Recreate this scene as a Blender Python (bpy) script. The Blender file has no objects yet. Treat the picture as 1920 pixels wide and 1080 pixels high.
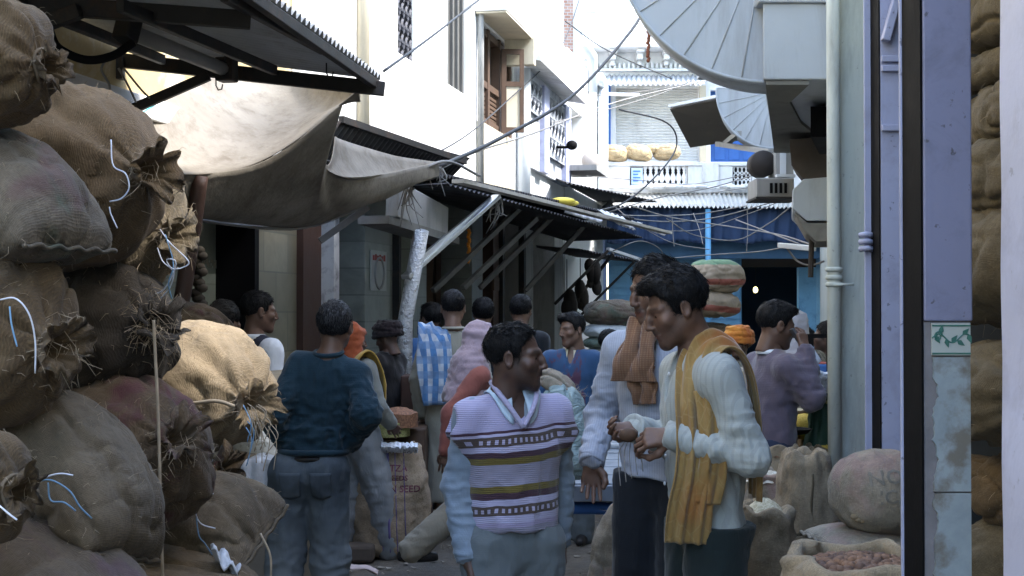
import bpy, math, random
import numpy as np
from mathutils import Vector, Matrix, Euler
from mathutils.bvhtree import BVHTree

SC = bpy.context.scene
COL = SC.collection
F = 2667.0            # focal length in photo pixels (1920 wide)
CAMZ = 1.62
PITCH = math.atan(45 / F)
CP, SP = math.cos(PITCH), math.sin(PITCH)
FA, FB = -3.56, 0.2025      # left facade in plan: X = FA + FB*Y
RA = 0.35                   # right facade: X = RA + FB*Y
FN = Vector((0.980, -0.1985, 0))   # left facade normal (towards the street)
FD = Vector((0.1985, 0.980, 0))    # along the street

def P(px, py, Y):
    u = (px - 960) / F; v = (540 - py) / F
    dy = CP - v * SP; dz = SP + v * CP
    s = Y / dy
    return Vector((u * s, Y, CAMZ + dz * s))

def FY(px, off=0.0):
    return (-FA - off * 1.0203) * F / (1500 - px)
def FP(px, py, off=0.0):
    return P(px, py, FY(px, off))
def FX(Y, off=0.0):
    return FA + FB * Y + off * 1.0203

def tag(o, label=None, cat=None, group=None, kind=None):
    if label: o['label'] = label
    if cat: o['category'] = cat
    if group: o['group'] = group
    if kind: o['kind'] = kind
    return o

def thing(name, label, cat, loc=(0, 0, 0), rz=0.0, group=None, kind=None):
    o = bpy.data.objects.new(name, None)
    COL.objects.link(o)
    o.location = loc; o.rotation_euler = (0, 0, rz)
    o.empty_display_size = 0.1
    return tag(o, label, cat, group, kind)

def link_mesh(name, me, parent=None, world=True):
    o = bpy.data.objects.new(name, me)
    COL.objects.link(o)
    if parent is not None:
        if world:
            M = Matrix.Identity(4)
            ch = []
            p = parent
            while p is not None:
                ch.append(p); p = p.parent
            for p in reversed(ch):
                M = M @ p.matrix_basis
            me.transform(M.inverted())
        o.parent = parent
    return o

class MB:
    """collects geometry, then build() links it as ONE mesh object"""
    def __init__(s):
        s.v = []; s.f = []; s.uv = {}
    def add(s, vs, fs):
        n = len(s.v)
        s.v.extend([tuple(q) for q in vs]); s.f.extend([tuple(i + n for i in f) for f in fs])
        return n
    def box(s, lo, hi, M=None):
        x0, y0, z0 = lo; x1, y1, z1 = hi
        vs = [Vector(q) for q in ((x0,y0,z0),(x1,y0,z0),(x1,y1,z0),(x0,y1,z0),(x0,y0,z1),(x1,y0,z1),(x1,y1,z1),(x0,y1,z1))]
        if M is not None: vs = [M @ q for q in vs]
        s.add(vs, [(0,3,2,1),(4,5,6,7),(0,1,5,4),(1,2,6,5),(2,3,7,6),(3,0,4,7)])
        return s
    def hexa(s, a, b):
        """a, b: two lists of 4 points (front ring, back ring)"""
        s.add(list(a) + list(b), [(0,1,2,3),(7,6,5,4),(0,4,5,1),(1,5,6,2),(2,6,7,3),(3,7,4,0)])
        return s
    def prism(s, poly, ext):
        n = len(poly); ext = Vector(ext)
        a = [Vector(p) for p in poly]; b = [p + ext for p in a]
        s.add(a + b, [tuple(range(n)), tuple(range(2*n-1, n-1, -1))] + [(i, n + i, n + (i+1) % n, (i+1) % n) for i in range(n)])
        return s
    def bar(s, a, b, w, h, up=(0, 0, 1)):
        a = Vector(a); b = Vector(b); d = (b - a).normalized()
        x = d.cross(Vector(up))
        if x.length < 1e-4: x = Vector((1, 0, 0))
        x.normalize(); y = x.cross(d).normalized()
        x *= w / 2; y *= h / 2
        s.hexa([a-x-y, a+x-y, a+x+y, a-x+y], [b-x-y, b+x-y, b+x+y, b-x+y])
        return s
    def tube(s, pts, r, n=8, caps=True, taper=None):
        pts = [Vector(p) for p in pts]
        m = len(pts); base = len(s.v)
        t0 = (pts[1] - pts[0]).normalized()
        x = t0.orthogonal().normalized()
        for i, p in enumerate(pts):
            t = (pts[min(i+1, m-1)] - pts[max(i-1, 0)]).normalized()
            x = (x - t * x.dot(t))
            if x.length < 1e-6: x = t.orthogonal()
            x.normalize(); y = t.cross(x)
            rr = r if taper is None else r * (1 + (taper - 1) * i / (m - 1))
            for k in range(n):
                a = 2 * math.pi * k / n
                s.v.append(tuple(p + x * (rr * math.cos(a)) + y * (rr * math.sin(a))))
        for i in range(m - 1):
            for k in range(n):
                a = base + i*n + k; b = base + i*n + (k+1) % n
                s.f.append((a, b, b + n, a + n))
        if caps:
            s.f.append(tuple(base + k for k in reversed(range(n))))
            s.f.append(tuple(base + (m-1)*n + k for k in range(n)))
        return s
    def lathe(s, c, prof, n=16, axis=None):
        """prof: list of (r, z)"""
        c = Vector(c); base = len(s.v)
        for r, z in prof:
            for k in range(n):
                a = 2*math.pi*k/n
                q = Vector((r*math.cos(a), r*math.sin(a), z))
                if axis is not None: q = axis @ q
                s.v.append(tuple(c + q))
        m = len(prof)
        for i in range(m-1):
            for k in range(n):
                a = base+i*n+k; b = base+i*n+(k+1)%n
                s.f.append((a, b, b+n, a+n))
        s.f.append(tuple(base+k for k in reversed(range(n))))
        s.f.append(tuple(base+(m-1)*n+k for k in range(n)))
        return s
    def ball(s, c, r, n=8, m=6, sc=(1,1,1)):
        c = Vector(c)
        prof = [(max(1e-4, math.sin(math.pi*i/m)), -math.cos(math.pi*i/m)) for i in range(m+1)]
        base = len(s.v)
        for pr, z in prof:
            for k in range(n):
                a = 2*math.pi*k/n
                s.v.append((c.x + r*sc[0]*pr*math.cos(a), c.y + r*sc[1]*pr*math.sin(a), c.z + r*sc[2]*z))
        for i in range(m):
            for k in range(n):
                a = base+i*n+k; b = base+i*n+(k+1)%n
                s.f.append((a, b, b+n, a+n))
        return s
    def grid(s, rows, closed=False):
        """rows: list of equal-length lists of points"""
        base = len(s.v); n = len(rows[0]); m = len(rows)
        for r in rows: s.v.extend([tuple(p) for p in r])
        for i in range(m-1):
            for k in range(n if closed else n-1):
                a = base+i*n+k; b = base+i*n+(k+1)%n
                s.f.append((a, b, b+n, a+n))
        return base
    def slab(s, rows, th):
        """a sheet with real thickness from a grid of points"""
        m = len(rows); n = len(rows[0])
        R = [[Vector(p) for p in r] for r in rows]
        N = []
        for i in range(m):
            nr = []
            for j in range(n):
                du = R[i][min(j+1,n-1)] - R[i][max(j-1,0)]
                dv = R[min(i+1,m-1)][j] - R[max(i-1,0)][j]
                q = du.cross(dv)
                nr.append(q.normalized() if q.length > 1e-9 else Vector((0,0,1)))
            N.append(nr)
        base = len(s.v)
        for sg in (0.5, -0.5):
            for i in range(m):
                for j in range(n): s.v.append(tuple(R[i][j] + N[i][j]*th*sg))
        o = m*n
        for i in range(m-1):
            for j in range(n-1):
                a = base+i*n+j
                s.f.append((a, a+1, a+n+1, a+n))
                s.f.append((a+o, a+o+n, a+o+n+1, a+o+1))
        for j in range(n-1):
            a = base+j; s.f.append((a, a+o, a+o+1, a+1))
            a = base+(m-1)*n+j; s.f.append((a, a+1, a+o+1, a+o))
        for i in range(m-1):
            a = base+i*n; s.f.append((a, a+n, a+n+o, a+o))
            a = base+i*n+n-1; s.f.append((a, a+o, a+n+o, a+n))
        return s
    def mesh(s, name):
        me = bpy.data.meshes.new(name)
        me.from_pydata(s.v, [], s.f)
        me.validate(); me.update()
        return me
    def build(s, name, mat, parent=None, smooth=False, bevel=0.0, world=True):
        me = s.mesh(name)
        if smooth: me.polygons.foreach_set('use_smooth', [True]*len(me.polygons))
        me.materials.append(mat)
        o = link_mesh(name, me, parent, world)
        if bevel:
            b = o.modifiers.new('bevel', 'BEVEL'); b.width = bevel; b.segments = 2; b.limit_method = 'ANGLE'; b.harden_normals = False
        return o

def each(fns, name, mat, parent, **kw):
    """one part per piece: every function fills a fresh MB"""
    out = []
    for fn in fns:
        w = MB(); fn(w); out.append(w.build(name, mat, parent, **kw))
    return out

def lerp(a, b, t): return a + (b - a) * t

def spline(pts, n):
    """Catmull-Rom through points, n samples"""
    pts = [Vector(p) for p in pts]
    if len(pts) == 2: return [pts[0].lerp(pts[1], i/(n-1)) for i in range(n)]
    q = [pts[0]*2 - pts[1]] + pts + [pts[-1]*2 - pts[-2]]
    out = []; m = len(pts) - 1
    for i in range(n):
        t = i/(n-1)*m; k = min(int(t), m-1); u = t - k
        a, b, c, d = q[k], q[k+1], q[k+2], q[k+3]
        out.append(0.5*((2*b) + (c-a)*u + (2*a-5*b+4*c-d)*u*u + (3*b-a-3*c+d)*u**3))
    return out

def sagline(a, b, sag, n=24):
    a = Vector(a); b = Vector(b)
    return [a.lerp(b, i/(n-1)) + Vector((0, 0, -sag*4*(i/(n-1))*(1-i/(n-1)))) for i in range(n)]

def corrugated(mb, a, b, c, d, waves, amp, th=0.004, m=6, per=6, sag=0.0, jag=0.0, seed=0):
    """sheet with corners a,b (one edge) and d,c (opposite edge); the waves run across a->b"""
    rnd = random.Random(seed)
    a, b, c, d = map(Vector, (a, b, c, d))
    nrm = (b-a).cross(d-a).normalized()
    n = waves*per+1; rows = []
    jj = [rnd.uniform(0, jag) for _ in range(n)]
    for i in range(m):
        t = i/(m-1); r = []
        for j in range(n):
            u = j/(n-1)
            tt = t*(1-jj[j]) if jag else t
            p = a.lerp(b, u).lerp(d.lerp(c, u), tt)
            p = p + nrm*amp*math.sin(2*math.pi*u*waves) + Vector((0,0,-sag*4*t*(1-t)))
            r.append(p)
        rows.append(r)
    mb.slab(rows, th)

def to_mesh_text(body, size, font_spacing=1.0):
    cu = bpy.data.curves.new('lettering', 'FONT')
    cu.body = body; cu.size = size; cu.space_character = font_spacing; cu.offset = size*0.012
    cu.resolution_u = 2
    o = bpy.data.objects.new('lettering', cu)
    COL.objects.link(o)
    dg = bpy.context.evaluated_depsgraph_get()
    me = bpy.data.meshes.new_from_object(o.evaluated_get(dg))
    COL.objects.unlink(o); bpy.data.objects.remove(o)
    vs = [tuple(v.co) for v in me.vertices]; fs = [tuple(p.vertices) for p in me.polygons]
    bpy.data.meshes.remove(me)
    return vs, fs

# ------------------------------------------------------------------ materials
class NT:
    def __init__(s, name):
        s.m = bpy.data.materials.new(name); s.m.use_nodes = True
        s.t = s.m.node_tree; s.t.nodes.clear()
        s.out = s.n('ShaderNodeOutputMaterial'); s.b = s.n('ShaderNodeBsdfPrincipled')
        s.l(s.b.outputs[0], s.out.inputs[0])
    def n(s, k, **kw):
        q = s.t.nodes.new(k)
        for a, b in kw.items(): setattr(q, a, b)
        return q
    def l(s, a, b): s.t.links.new(a, b)
    def co(s, kind='Object'):
        if not hasattr(s, 'tc'): s.tc = s.n('ShaderNodeTexCoord')
        return s.tc.outputs[kind]
    def mapping(s, src, scale=(1,1,1), rot=(0,0,0), loc=(0,0,0)):
        q = s.n('ShaderNodeMapping'); s.l(src, q.inputs[0])
        q.inputs['Scale'].default_value = scale; q.inputs['Rotation'].default_value = rot; q.inputs['Location'].default_value = loc
        return q.outputs[0]
    def noise(s, src, scale, detail=4, rough=0.55, dist=0.0):
        q = s.n('ShaderNodeTexNoise'); s.l(src, q.inputs['Vector'])
        q.inputs['Scale'].default_value = scale; q.inputs['Detail'].default_value = detail
        q.inputs['Roughness'].default_value = rough; q.inputs['Distortion'].default_value = dist
        return q.outputs['Fac']
    def ramp(s, src, stops, interp='LINEAR'):
        q = s.n('ShaderNodeValToRGB'); q.color_ramp.interpolation = interp
        e = q.color_ramp.elements
        while len(e) > 1: e.remove(e[-1])
        e[0].position = stops[0][0]; e[0].color = c4(stops[0][1])
        for p, c in stops[1:]:
            k = e.new(p); k.color = c4(c)
        s.l(src, q.inputs[0]); return q.outputs[0]
    def math(s, op, a, b=None, clamp=False):
        q = s.n('ShaderNodeMath', operation=op); q.use_clamp = clamp
        for i, x in enumerate((a, b)):
            if x is None: continue
            if isinstance(x, (int, float)): q.inputs[i].default_value = x
            else: s.l(x, q.inputs[i])
        return q.outputs[0]
    def mix(s, fac, a, b, blend='MIX'):
        q = s.n('ShaderNodeMix', data_type='RGBA', blend_type=blend)
        for i, x in ((0, fac), (6, a), (7, b)):
            if isinstance(x, (int, float)): q.inputs[i].default_value = x
            elif isinstance(x, (tuple, list)): q.inputs[i].default_value = c4(x)
            else: s.l(x, q.inputs[i])
        return q.outputs[2]
    def sep(s, src):
        q = s.n('ShaderNodeSeparateXYZ'); s.l(src, q.inputs[0]); return q.outputs
    def attr(s, name):
        q = s.n('ShaderNodeAttribute'); q.attribute_name = name; return q.outputs
    def bump(s, h, strength=0.3, dist=0.01, prev=None):
        q = s.n('ShaderNodeBump'); q.inputs['Strength'].default_value = strength; q.inputs['Distance'].default_value = dist
        s.l(h, q.inputs['Height'])
        if prev is not None: s.l(prev, q.inputs['Normal'])
        return q.outputs[0]
    def set(s, **kw):
        for k, v in kw.items():
            i = s.b.inputs[k.replace('_', ' ')]
            if hasattr(v, 'is_linked') or hasattr(v, 'links'): s.l(v, i)
            elif isinstance(v, (tuple, list)): i.default_value = c4(v) if len(v) == 3 and i.type == 'RGBA' else v
            else: i.default_value = v
        return s.m

def c4(c): return (c[0], c[1], c[2], 1.0) if len(c) == 3 else tuple(c)
def sh(c, k): return tuple(min(1.0, x*k) for x in c)

_mc = {}
def mk(name, col, rough=0.8, var=0.3, scale=3.0, bump=0.25, bscale=60.0, stain=None, stain_amt=0.5, stain_scale=1.5, metal=0.0, streak=False, bdist=0.004, spec=0.3, chips=0.0, chip_col=(0.06,0.055,0.05)):
    """painted / plain surface with mottling, stains and a fine relief"""
    if name in _mc: return _mc[name]
    t = NT(name); o = t.co('Object')
    n1 = t.noise(o, scale, 6, 0.6)
    c = t.ramp(n1, [(0.25, sh(col, 1-var)), (0.75, sh(col, 1+var*0.6))])
    n2 = t.noise(o, scale*9, 3, 0.6)
    c = t.mix(t.math('MULTIPLY', n2, var*0.6), c, sh(col, 0.55))
    if stain:
        src = t.mapping(o, (1, 1, 0.18)) if streak else o
        n3 = t.noise(src, stain_scale*3, 8, 0.7, 0.4)
        k = t.ramp(n3, [(0.5, (0,0,0)), (0.68, (1,1,1))])
        c = t.mix(t.math('MULTIPLY', k, stain_amt), c, stain)
    nb = t.noise(o, bscale, 4, 0.6)
    if chips:
        kc = t.ramp(t.noise(t.mapping(o, (1,1,0.8), (0,0,0), (2,5,1)), 38, 4, 0.6, 0.3), [(0.66, (0,0,0)), (0.70, (1,1,1))])
        c = t.mix(t.math('MULTIPLY', kc, chips), c, chip_col)
    m = t.set(Base_Color=c, Roughness=t.ramp(n1, [(0.3, (rough*0.85,)*3), (0.7, (min(1, rough*1.1),)*3)]), Metallic=metal, Specular_IOR_Level=spec,
              Normal=t.bump(nb, bump, bdist))
    _mc[name] = m
    return m

def cloth(name, col, rough=0.9, var=0.18, weave=900.0, bump=0.12, sheen=0.15, scale=6.0, col2=None, stripe=0.0, wr=0.35):
    """woven fabric: fine crossed threads, soft creases and slight colour drift"""
    if name in _mc: return _mc[name]
    t = NT(name); o = t.co('Object')
    n1 = t.noise(o, scale, 5, 0.6)
    c = t.ramp(n1, [(0.25, sh(col, 1-var)), (0.75, col2 or sh(col, 1+var*0.7))])
    x, y, z = t.sep(o)
    s1 = t.math('SINE', t.math('MULTIPLY', t.math('ADD', x, y), weave))
    s2 = t.math('SINE', t.math('MULTIPLY', z, weave))
    w = t.math('ADD', s1, s2)
    if stripe:
        st = t.math('SINE', t.math('MULTIPLY', t.math('ADD', x, t.math('MULTIPLY', y, 0.3)), stripe))
        c = t.mix(t.math('MULTIPLY', t.math('GREATER_THAN', st, 0.55), 0.25), c, sh(col, 0.5))
    cr = t.noise(t.mapping(o, (1.0, 1.0, 0.5), (0.3, 0.5, 0.2)), 15, 2, 0.5, 0.9)
    cr = t.math('SUBTRACT', 1.0, t.math('MULTIPLY', t.math('ABSOLUTE', t.math('SUBTRACT', cr, 0.5)), 7.0), True)
    cs = t.noise(t.mapping(o, (1.0, 1.0, 0.5), (0.3, 0.5, 0.2)), 30, 3, 0.55, 0.5)
    b1 = t.bump(t.math('ADD', t.math('MULTIPLY', cr, 0.3), cs), wr*0.6, 0.010)
    m = t.set(Base_Color=c, Roughness=rough, Specular_IOR_Level=0.2, Sheen_Weight=sheen, Normal=t.bump(w, bump, 0.0008, b1))
    _mc[name] = m
    return m

def burlap(name, col=(0.23, 0.165, 0.10), stain=None, sk=2.0, amt=0.0, thread=0.0036, dark=0.5):
    """jute sacking: woven threads from the sack's own UV (metres), slubs and dirt"""
    if name in _mc: return _mc[name]
    t = NT(name); o = t.co('Object'); uv = t.co('UV')
    u, v, _ = t.sep(uv)
    wob = t.math('MULTIPLY', t.noise(uv, 9, 2), 0.02)
    k = 2*math.pi/thread
    su = t.math('SINE', t.math('MULTIPLY', t.math('ADD', u, wob), k))
    sv = t.math('SINE', t.math('MULTIPLY', t.math('ADD', v, wob), k))
    w = t.math('MAXIMUM', t.math('MULTIPLY', su, 1.0), t.math('MULTIPLY', sv, 0.85))
    n1 = t.noise(o, 4.0, 6, 0.65)
    c = t.ramp(n1, [(0.30, sh(col, dark)), (0.5, col), (0.72, sh(col, 1.45))])
    nd = t.noise(o, 11, 6, 0.7, 0.5)
    c = t.mix(t.ramp(nd, [(0.52, (0,0,0)), (0.70, (0.4,)*3)]), c, sh(col, 0.4))
    n2 = t.noise(t.mapping(uv, (60, 700, 1)), 1.0, 2, 0.5)
    c = t.mix(t.ramp(n2, [(0.52, (0,0,0)), (0.7, (0.55,)*3)]), c, sh(col, 1.7))
    n4 = t.noise(t.mapping(uv, (700, 60, 1)), 1.0, 2, 0.5)
    c = t.mix(t.ramp(n4, [(0.52, (0,0,0)), (0.7, (0.55,)*3)]), c, sh(col, 0.5))
    wm = t.ramp(w, [(0.0, (0.68,)*3), (0.9, (1.10,)*3)])
    c = t.mix(0.75, c, t.mix(1.0, c, wm, 'MULTIPLY'))
    if stain:
        for i, (sc, a) in enumerate(stain):
            q = t.noise(t.mapping(o, (1,1,1), (0,0,0), (3.1*i, 1.7, 0.3*i)), sk, 4, 0.6, 0.6)
            c = t.mix(t.math('MULTIPLY', t.ramp(q, [(0.52, (0,0,0)), (0.64, (1,1,1))]), a), c, sc)
    h1 = t.noise(o, 34, 4, 0.6, 0.4)
    h2 = t.noise(o, 13, 3, 0.5, 1.2)
    h2 = t.math('SUBTRACT', 1.0, t.math('MULTIPLY', t.math('ABSOLUTE', t.math('SUBTRACT', h2, 0.5)), 9.0), True)
    b = t.bump(t.math('SUBTRACT', h1, t.math('MULTIPLY', h2, 0.16)), 0.40, 0.012)
    m = t.set(Base_Color=c, Roughness=0.95, Specular_IOR_Level=0.1, Sheen_Weight=0.08, Sheen_Roughness=0.5, Normal=t.bump(w, 0.45, 0.0012, b))
    _mc[name] = m
    return m

# ------------------------------------------------------------------ noise on arrays
def _h(ix, iy, iz, seed):
    n = (ix.astype(np.int64)*374761393 + iy.astype(np.int64)*668265263 + iz.astype(np.int64)*2147483647 + seed*1274126177) & 0xffffffff
    n = ((n ^ (n >> 13)) * 1274126177) & 0xffffffff
    n = ((n ^ (n >> 16)) * 2246822519) & 0xffffffff
    return ((n ^ (n >> 15)) & 0xffff).astype(np.float64)/32767.5 - 1.0
def vnoise(p, seed=0):
    i = np.floor(p).astype(np.int64); f = p - i; f = f*f*(3-2*f)
    r = 0
    for dx in (0, 1):
        for dy in (0, 1):
            for dz in (0, 1):
                w = (f[:,0] if dx else 1-f[:,0])*(f[:,1] if dy else 1-f[:,1])*(f[:,2] if dz else 1-f[:,2])
                r = r + w*_h(i[:,0]+dx, i[:,1]+dy, i[:,2]+dz, seed)
    return r
def fbm(p, seed=0, oct=3):
    r = 0; a = 1.0
    for k in range(oct):
        r = r + a*vnoise(p*(2.03**k)+k*7.3, seed+k); a *= 0.5
    return r
# ------------------------------------------------------------------ world, sun, camera
SUN_EL, SUN_AZ = 46.0, None
SV = Vector((0.62, -0.20, 0.72)).normalized()       # towards the sun
def make_world():
    w = bpy.data.worlds.new('World'); SC.world = w; w.use_nodes = True
    nt = w.node_tree; nt.nodes.clear()
    sky = nt.nodes.new('ShaderNodeTexSky'); sky.sky_type = 'NISHITA'; sky.sun_disc = False
    el = math.asin(SV.z); az = math.atan2(SV.x, SV.y)
    sky.sun_elevation = el; sky.sun_rotation = az
    sky.air_density = 1.3; sky.dust_density = 1.6; sky.ozone_density = 1.0; sky.altitude = 200
    bg = nt.nodes.new('ShaderNodeBackground'); bg.inputs[1].default_value = 0.15
    out = nt.nodes.new('ShaderNodeOutputWorld')
    nt.links.new(sky.outputs[0], bg.inputs[0]); nt.links.new(bg.outputs[0], out.inputs[0])
    s = bpy.data.lights.new('sun', 'SUN'); s.energy = 1.4; s.angle = math.radians(10.0); s.color = (1.0, 0.97, 0.92)
    o = bpy.data.objects.new('sun', s); COL.objects.link(o)
    o.rotation_euler = (-SV).to_track_quat('-Z', 'Y').to_euler(); o.location = (6, -4, 12)
    c = bpy.data.cameras.new('camera'); c.sensor_width = 36; c.lens = F/1920*36; c.clip_end = 400; c.clip_start = 0.05
    co = bpy.data.objects.new('camera', c); COL.objects.link(co)
    co.location = (0, 0, CAMZ); co.rotation_euler = (math.radians(90) + PITCH, 0, 0)
    SC.camera = co
    v = SC.view_settings; v.view_transform = 'Standard'; v.look = 'None'; v.exposure = EXPO; v.gamma = 1.0
    v.use_curve_mapping = False
    SC.cycles.max_bounces = 8; SC.cycles.diffuse_bounces = 5
    SC.cycles.use_denoising = True
EXPO = 3.15
make_world()

# ------------------------------------------------------------------ materials of the setting
M_white = mk('white_limewash', (0.74, 0.74, 0.73), 0.9, 0.08, 1.2, 0.15, 40, stain=(0.45, 0.43, 0.40), stain_amt=0.35, stain_scale=0.8, streak=True)
M_white2 = mk('grimy_whitewash', (0.66, 0.66, 0.65), 0.9, 0.15, 2.0, 0.3, 30, stain=(0.30, 0.28, 0.26), stain_amt=0.6, stain_scale=0.9, streak=True)
M_yellow = mk('yellow_plaster', (0.42, 0.33, 0.17), 0.92, 0.2, 1.6, 0.3, 30, stain=(0.62, 0.60, 0.55), stain_amt=0.8, stain_scale=0.7)
M_cream = mk('cream_plaster', (0.56, 0.50, 0.38), 0.9, 0.12, 1.5, 0.2, 40, stain=(0.30, 0.27, 0.21), stain_amt=0.4, streak=True)
M_grey = mk('grey_cement', (0.30, 0.30, 0.29), 0.92, 0.22, 2.0, 0.35, 40, stain=(0.12, 0.12, 0.115), stain_amt=0.6, streak=True)
M_bluegrey = mk('peeling_bluegrey_plaster', (0.40, 0.42, 0.46), 0.92, 0.22, 3.0, 0.4, 30, stain=(0.10, 0.10, 0.11), stain_amt=0.7, stain_scale=2.2)
M_lav = mk('lavender_paint', (0.23, 0.235, 0.345), 0.55, 0.10, 2.0, 0.25, 26, stain=(0.14, 0.14, 0.19), stain_amt=0.6, stain_scale=2.0, spec=0.3, chips=0.7)
M_lav2 = mk('pale_lavender_paint', (0.36, 0.38, 0.53), 0.5, 0.08, 2.0, 0.25, 26, stain=(0.22, 0.22, 0.29), stain_amt=0.5, stain_scale=2.0, spec=0.3, chips=0.6)
M_pil = mk('pale_green_plaster', (0.47, 0.50, 0.46), 0.85, 0.1, 1.6, 0.25, 30, stain=(0.20, 0.205, 0.19), stain_amt=0.7, stain_scale=1.0, streak=True, chips=0.5, chip_col=(0.2,0.2,0.19))
M_black = mk('black_paint', (0.006, 0.006, 0.007), 0.75, 0.3, 4, 0.15, 60, spec=0.08)
M_steel = mk('dark_rusty_steel', (0.035, 0.033, 0.032), 0.65, 0.4, 8, 0.3, 90, stain=(0.09, 0.05, 0.03), stain_amt=0.5, stain_scale=3, metal=0.3)
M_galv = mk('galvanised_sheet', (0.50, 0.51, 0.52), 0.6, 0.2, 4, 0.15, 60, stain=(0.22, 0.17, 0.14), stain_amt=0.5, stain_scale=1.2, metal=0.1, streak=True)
M_tin_dark = mk('dark_tin_sheet', (0.055, 0.055, 0.06), 0.7, 0.35, 3, 0.25, 60, stain=(0.03, 0.02, 0.016), stain_amt=0.6, metal=0.3)  # even dark tone, mottled darker at random
M_alu = mk('bright_aluminium_tube', (0.62, 0.64, 0.66), 0.32, 0.15, 8, 0.1, 80, metal=0.85)
M_foil = mk('crinkled_foil', (0.66, 0.68, 0.72), 0.3, 0.15, 14, 1.0, 45, metal=0.6, bdist=0.02)
M_wood = mk('old_brown_wood', (0.085, 0.052, 0.035), 0.7, 0.35, 6, 0.3, 50)
M_woodd = mk('dark_door_wood', (0.055, 0.028, 0.02), 0.6, 0.35, 5, 0.3, 50)
M_blue = mk('bright_blue_paint', (0.045, 0.14, 0.42), 0.6, 0.2, 3, 0.2, 50)
M_teal = mk('sky_blue_shop_paint', (0.17, 0.37, 0.56), 0.6, 0.15, 2, 0.2, 40, stain=(0.06, 0.15, 0.27), stain_amt=0.5)
M_navy = mk('navy_awning_cloth', (0.032, 0.058, 0.125), 0.85, 0.25, 3, 0.3, 40)
M_pipe = mk('pale_plastic_pipe', (0.58, 0.62, 0.66), 0.4, 0.08, 3, 0.05, 40)
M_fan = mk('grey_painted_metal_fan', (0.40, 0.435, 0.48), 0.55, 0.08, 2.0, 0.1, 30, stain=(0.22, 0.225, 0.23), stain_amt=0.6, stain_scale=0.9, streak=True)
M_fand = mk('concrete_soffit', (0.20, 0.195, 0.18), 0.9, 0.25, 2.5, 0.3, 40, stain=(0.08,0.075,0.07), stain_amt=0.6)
M_cable = mk('black_cable', (0.03, 0.03, 0.032), 0.6, 0.2, 4, 0.1, 60)
M_cableg = mk('dusty_grey_cable', (0.22, 0.21, 0.20), 0.7, 0.2, 4, 0.1, 60)
M_shutter = mk('white_roller_shutter', (0.62, 0.62, 0.60), 0.6, 0.12, 2, 0.15, 40, stain=(0.38, 0.37, 0.35), stain_amt=0.4, streak=True)

def brickmat():
    t = NT('red_brick'); o = t.mapping(t.co('Object'), (1,1,1), (math.radians(90), 0, 0))
    q = t.n('ShaderNodeTexBrick'); t.l(o, q.inputs['Vector'])
    q.inputs['Color1'].default_value = c4((0.40, 0.20, 0.14)); q.inputs['Color2'].default_value = c4((0.52, 0.32, 0.25)); q.inputs['Mortar'].default_value = c4((0.5, 0.46, 0.42))
    q.inputs['Scale'].default_value = 4.0; q.inputs['Mortar Size'].default_value = 0.03
    return t.set(Base_Color=q.outputs['Color'], Roughness=0.95, Normal=t.bump(q.outputs['Fac'], 0.5, 0.01))
M_brick = brickmat()

def tilemat(name, col, joint, w, h, var=0.25, rough=0.3, offset=0.0):
    """ceramic / marble tiles on a street-facing wall: joints from along-street and height coordinates"""
    t = NT(name); o = t.co('Object'); x, y, z = t.sep(o)
    s = t.math('ADD', t.math('MULTIPLY', x, 0.1985), t.math('MULTIPLY', y, 0.980))
    cx = t.n('ShaderNodeCombineXYZ'); t.l(s, cx.inputs[0]); t.l(z, cx.inputs[1])
    q = t.n('ShaderNodeTexBrick'); t.l(cx.outputs[0], q.inputs['Vector'])
    q.offset = offset
    q.inputs['Scale'].default_value = 1.0; q.inputs['Brick Width'].default_value = w; q.inputs['Row Height'].default_value = h
    q.inputs['Mortar Size'].default_value = 0.006; q.inputs['Mortar Smooth'].default_value = 0.2
    q.inputs['Color1'].default_value = c4(sh(col, 1-var)); q.inputs['Color2'].default_value = c4(sh(col, 1+var*0.5)); q.inputs['Mortar'].default_value = c4(joint)
    n = t.noise(o, 5, 8, 0.7, 0.6)
    c = t.mix(t.ramp(n, [(0.35, (0.55,)*3), (0.6, (0,0,0))]), q.outputs['Color'], sh(col, 0.5))
    return t.set(Base_Color=c, Roughness=rough, Normal=t.bump(q.outputs['Fac'], -0.4, 0.004))
M_tile = tilemat('pale_green_wall_tile', (0.20, 0.225, 0.19), (0.13, 0.14, 0.12), 0.30, 0.45, 0.06, 0.3)
M_marble = tilemat('yellowed_marble_slab', (0.19, 0.175, 0.125), (0.10, 0.10, 0.08), 0.45, 0.27, 0.35, 0.35, 0.5)
M_marble2 = tilemat('green_grey_marble_slab', (0.17, 0.185, 0.165), (0.10, 0.11, 0.10), 0.9, 0.22, 0.3, 0.35, 0.0)

def ground_mat():
    t = NT('damp_trodden_ground'); o = t.co('Object')
    n1 = t.noise(o, 1.6, 8, 0.65); n2 = t.noise(o, 11, 8, 0.7); n3 = t.noise(o, 90, 3)
    c = t.ramp(n1, [(0.3, (0.045, 0.037, 0.028)), (0.5, (0.10, 0.083, 0.062)), (0.75, (0.17, 0.145, 0.11))])
    c = t.mix(t.ramp(n2, [(0.42, (0,0,0)), (0.62, (0.8,)*3)]), c, (0.055, 0.045, 0.035))
    c = t.mix(t.ramp(n3, [(0.62, (0,0,0)), (0.7, (0.6,)*3)]), c, (0.30, 0.26, 0.19))
    r = t.ramp(n1, [(0.3, (0.45,)*3), (0.55, (0.9,)*3)])
    h = t.math('ADD', n2, t.math('MULTIPLY', n3, 0.35))
    return t.set(Base_Color=c, Roughness=r, Normal=t.bump(h, 0.6, 0.02))
M_ground = ground_mat()

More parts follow.
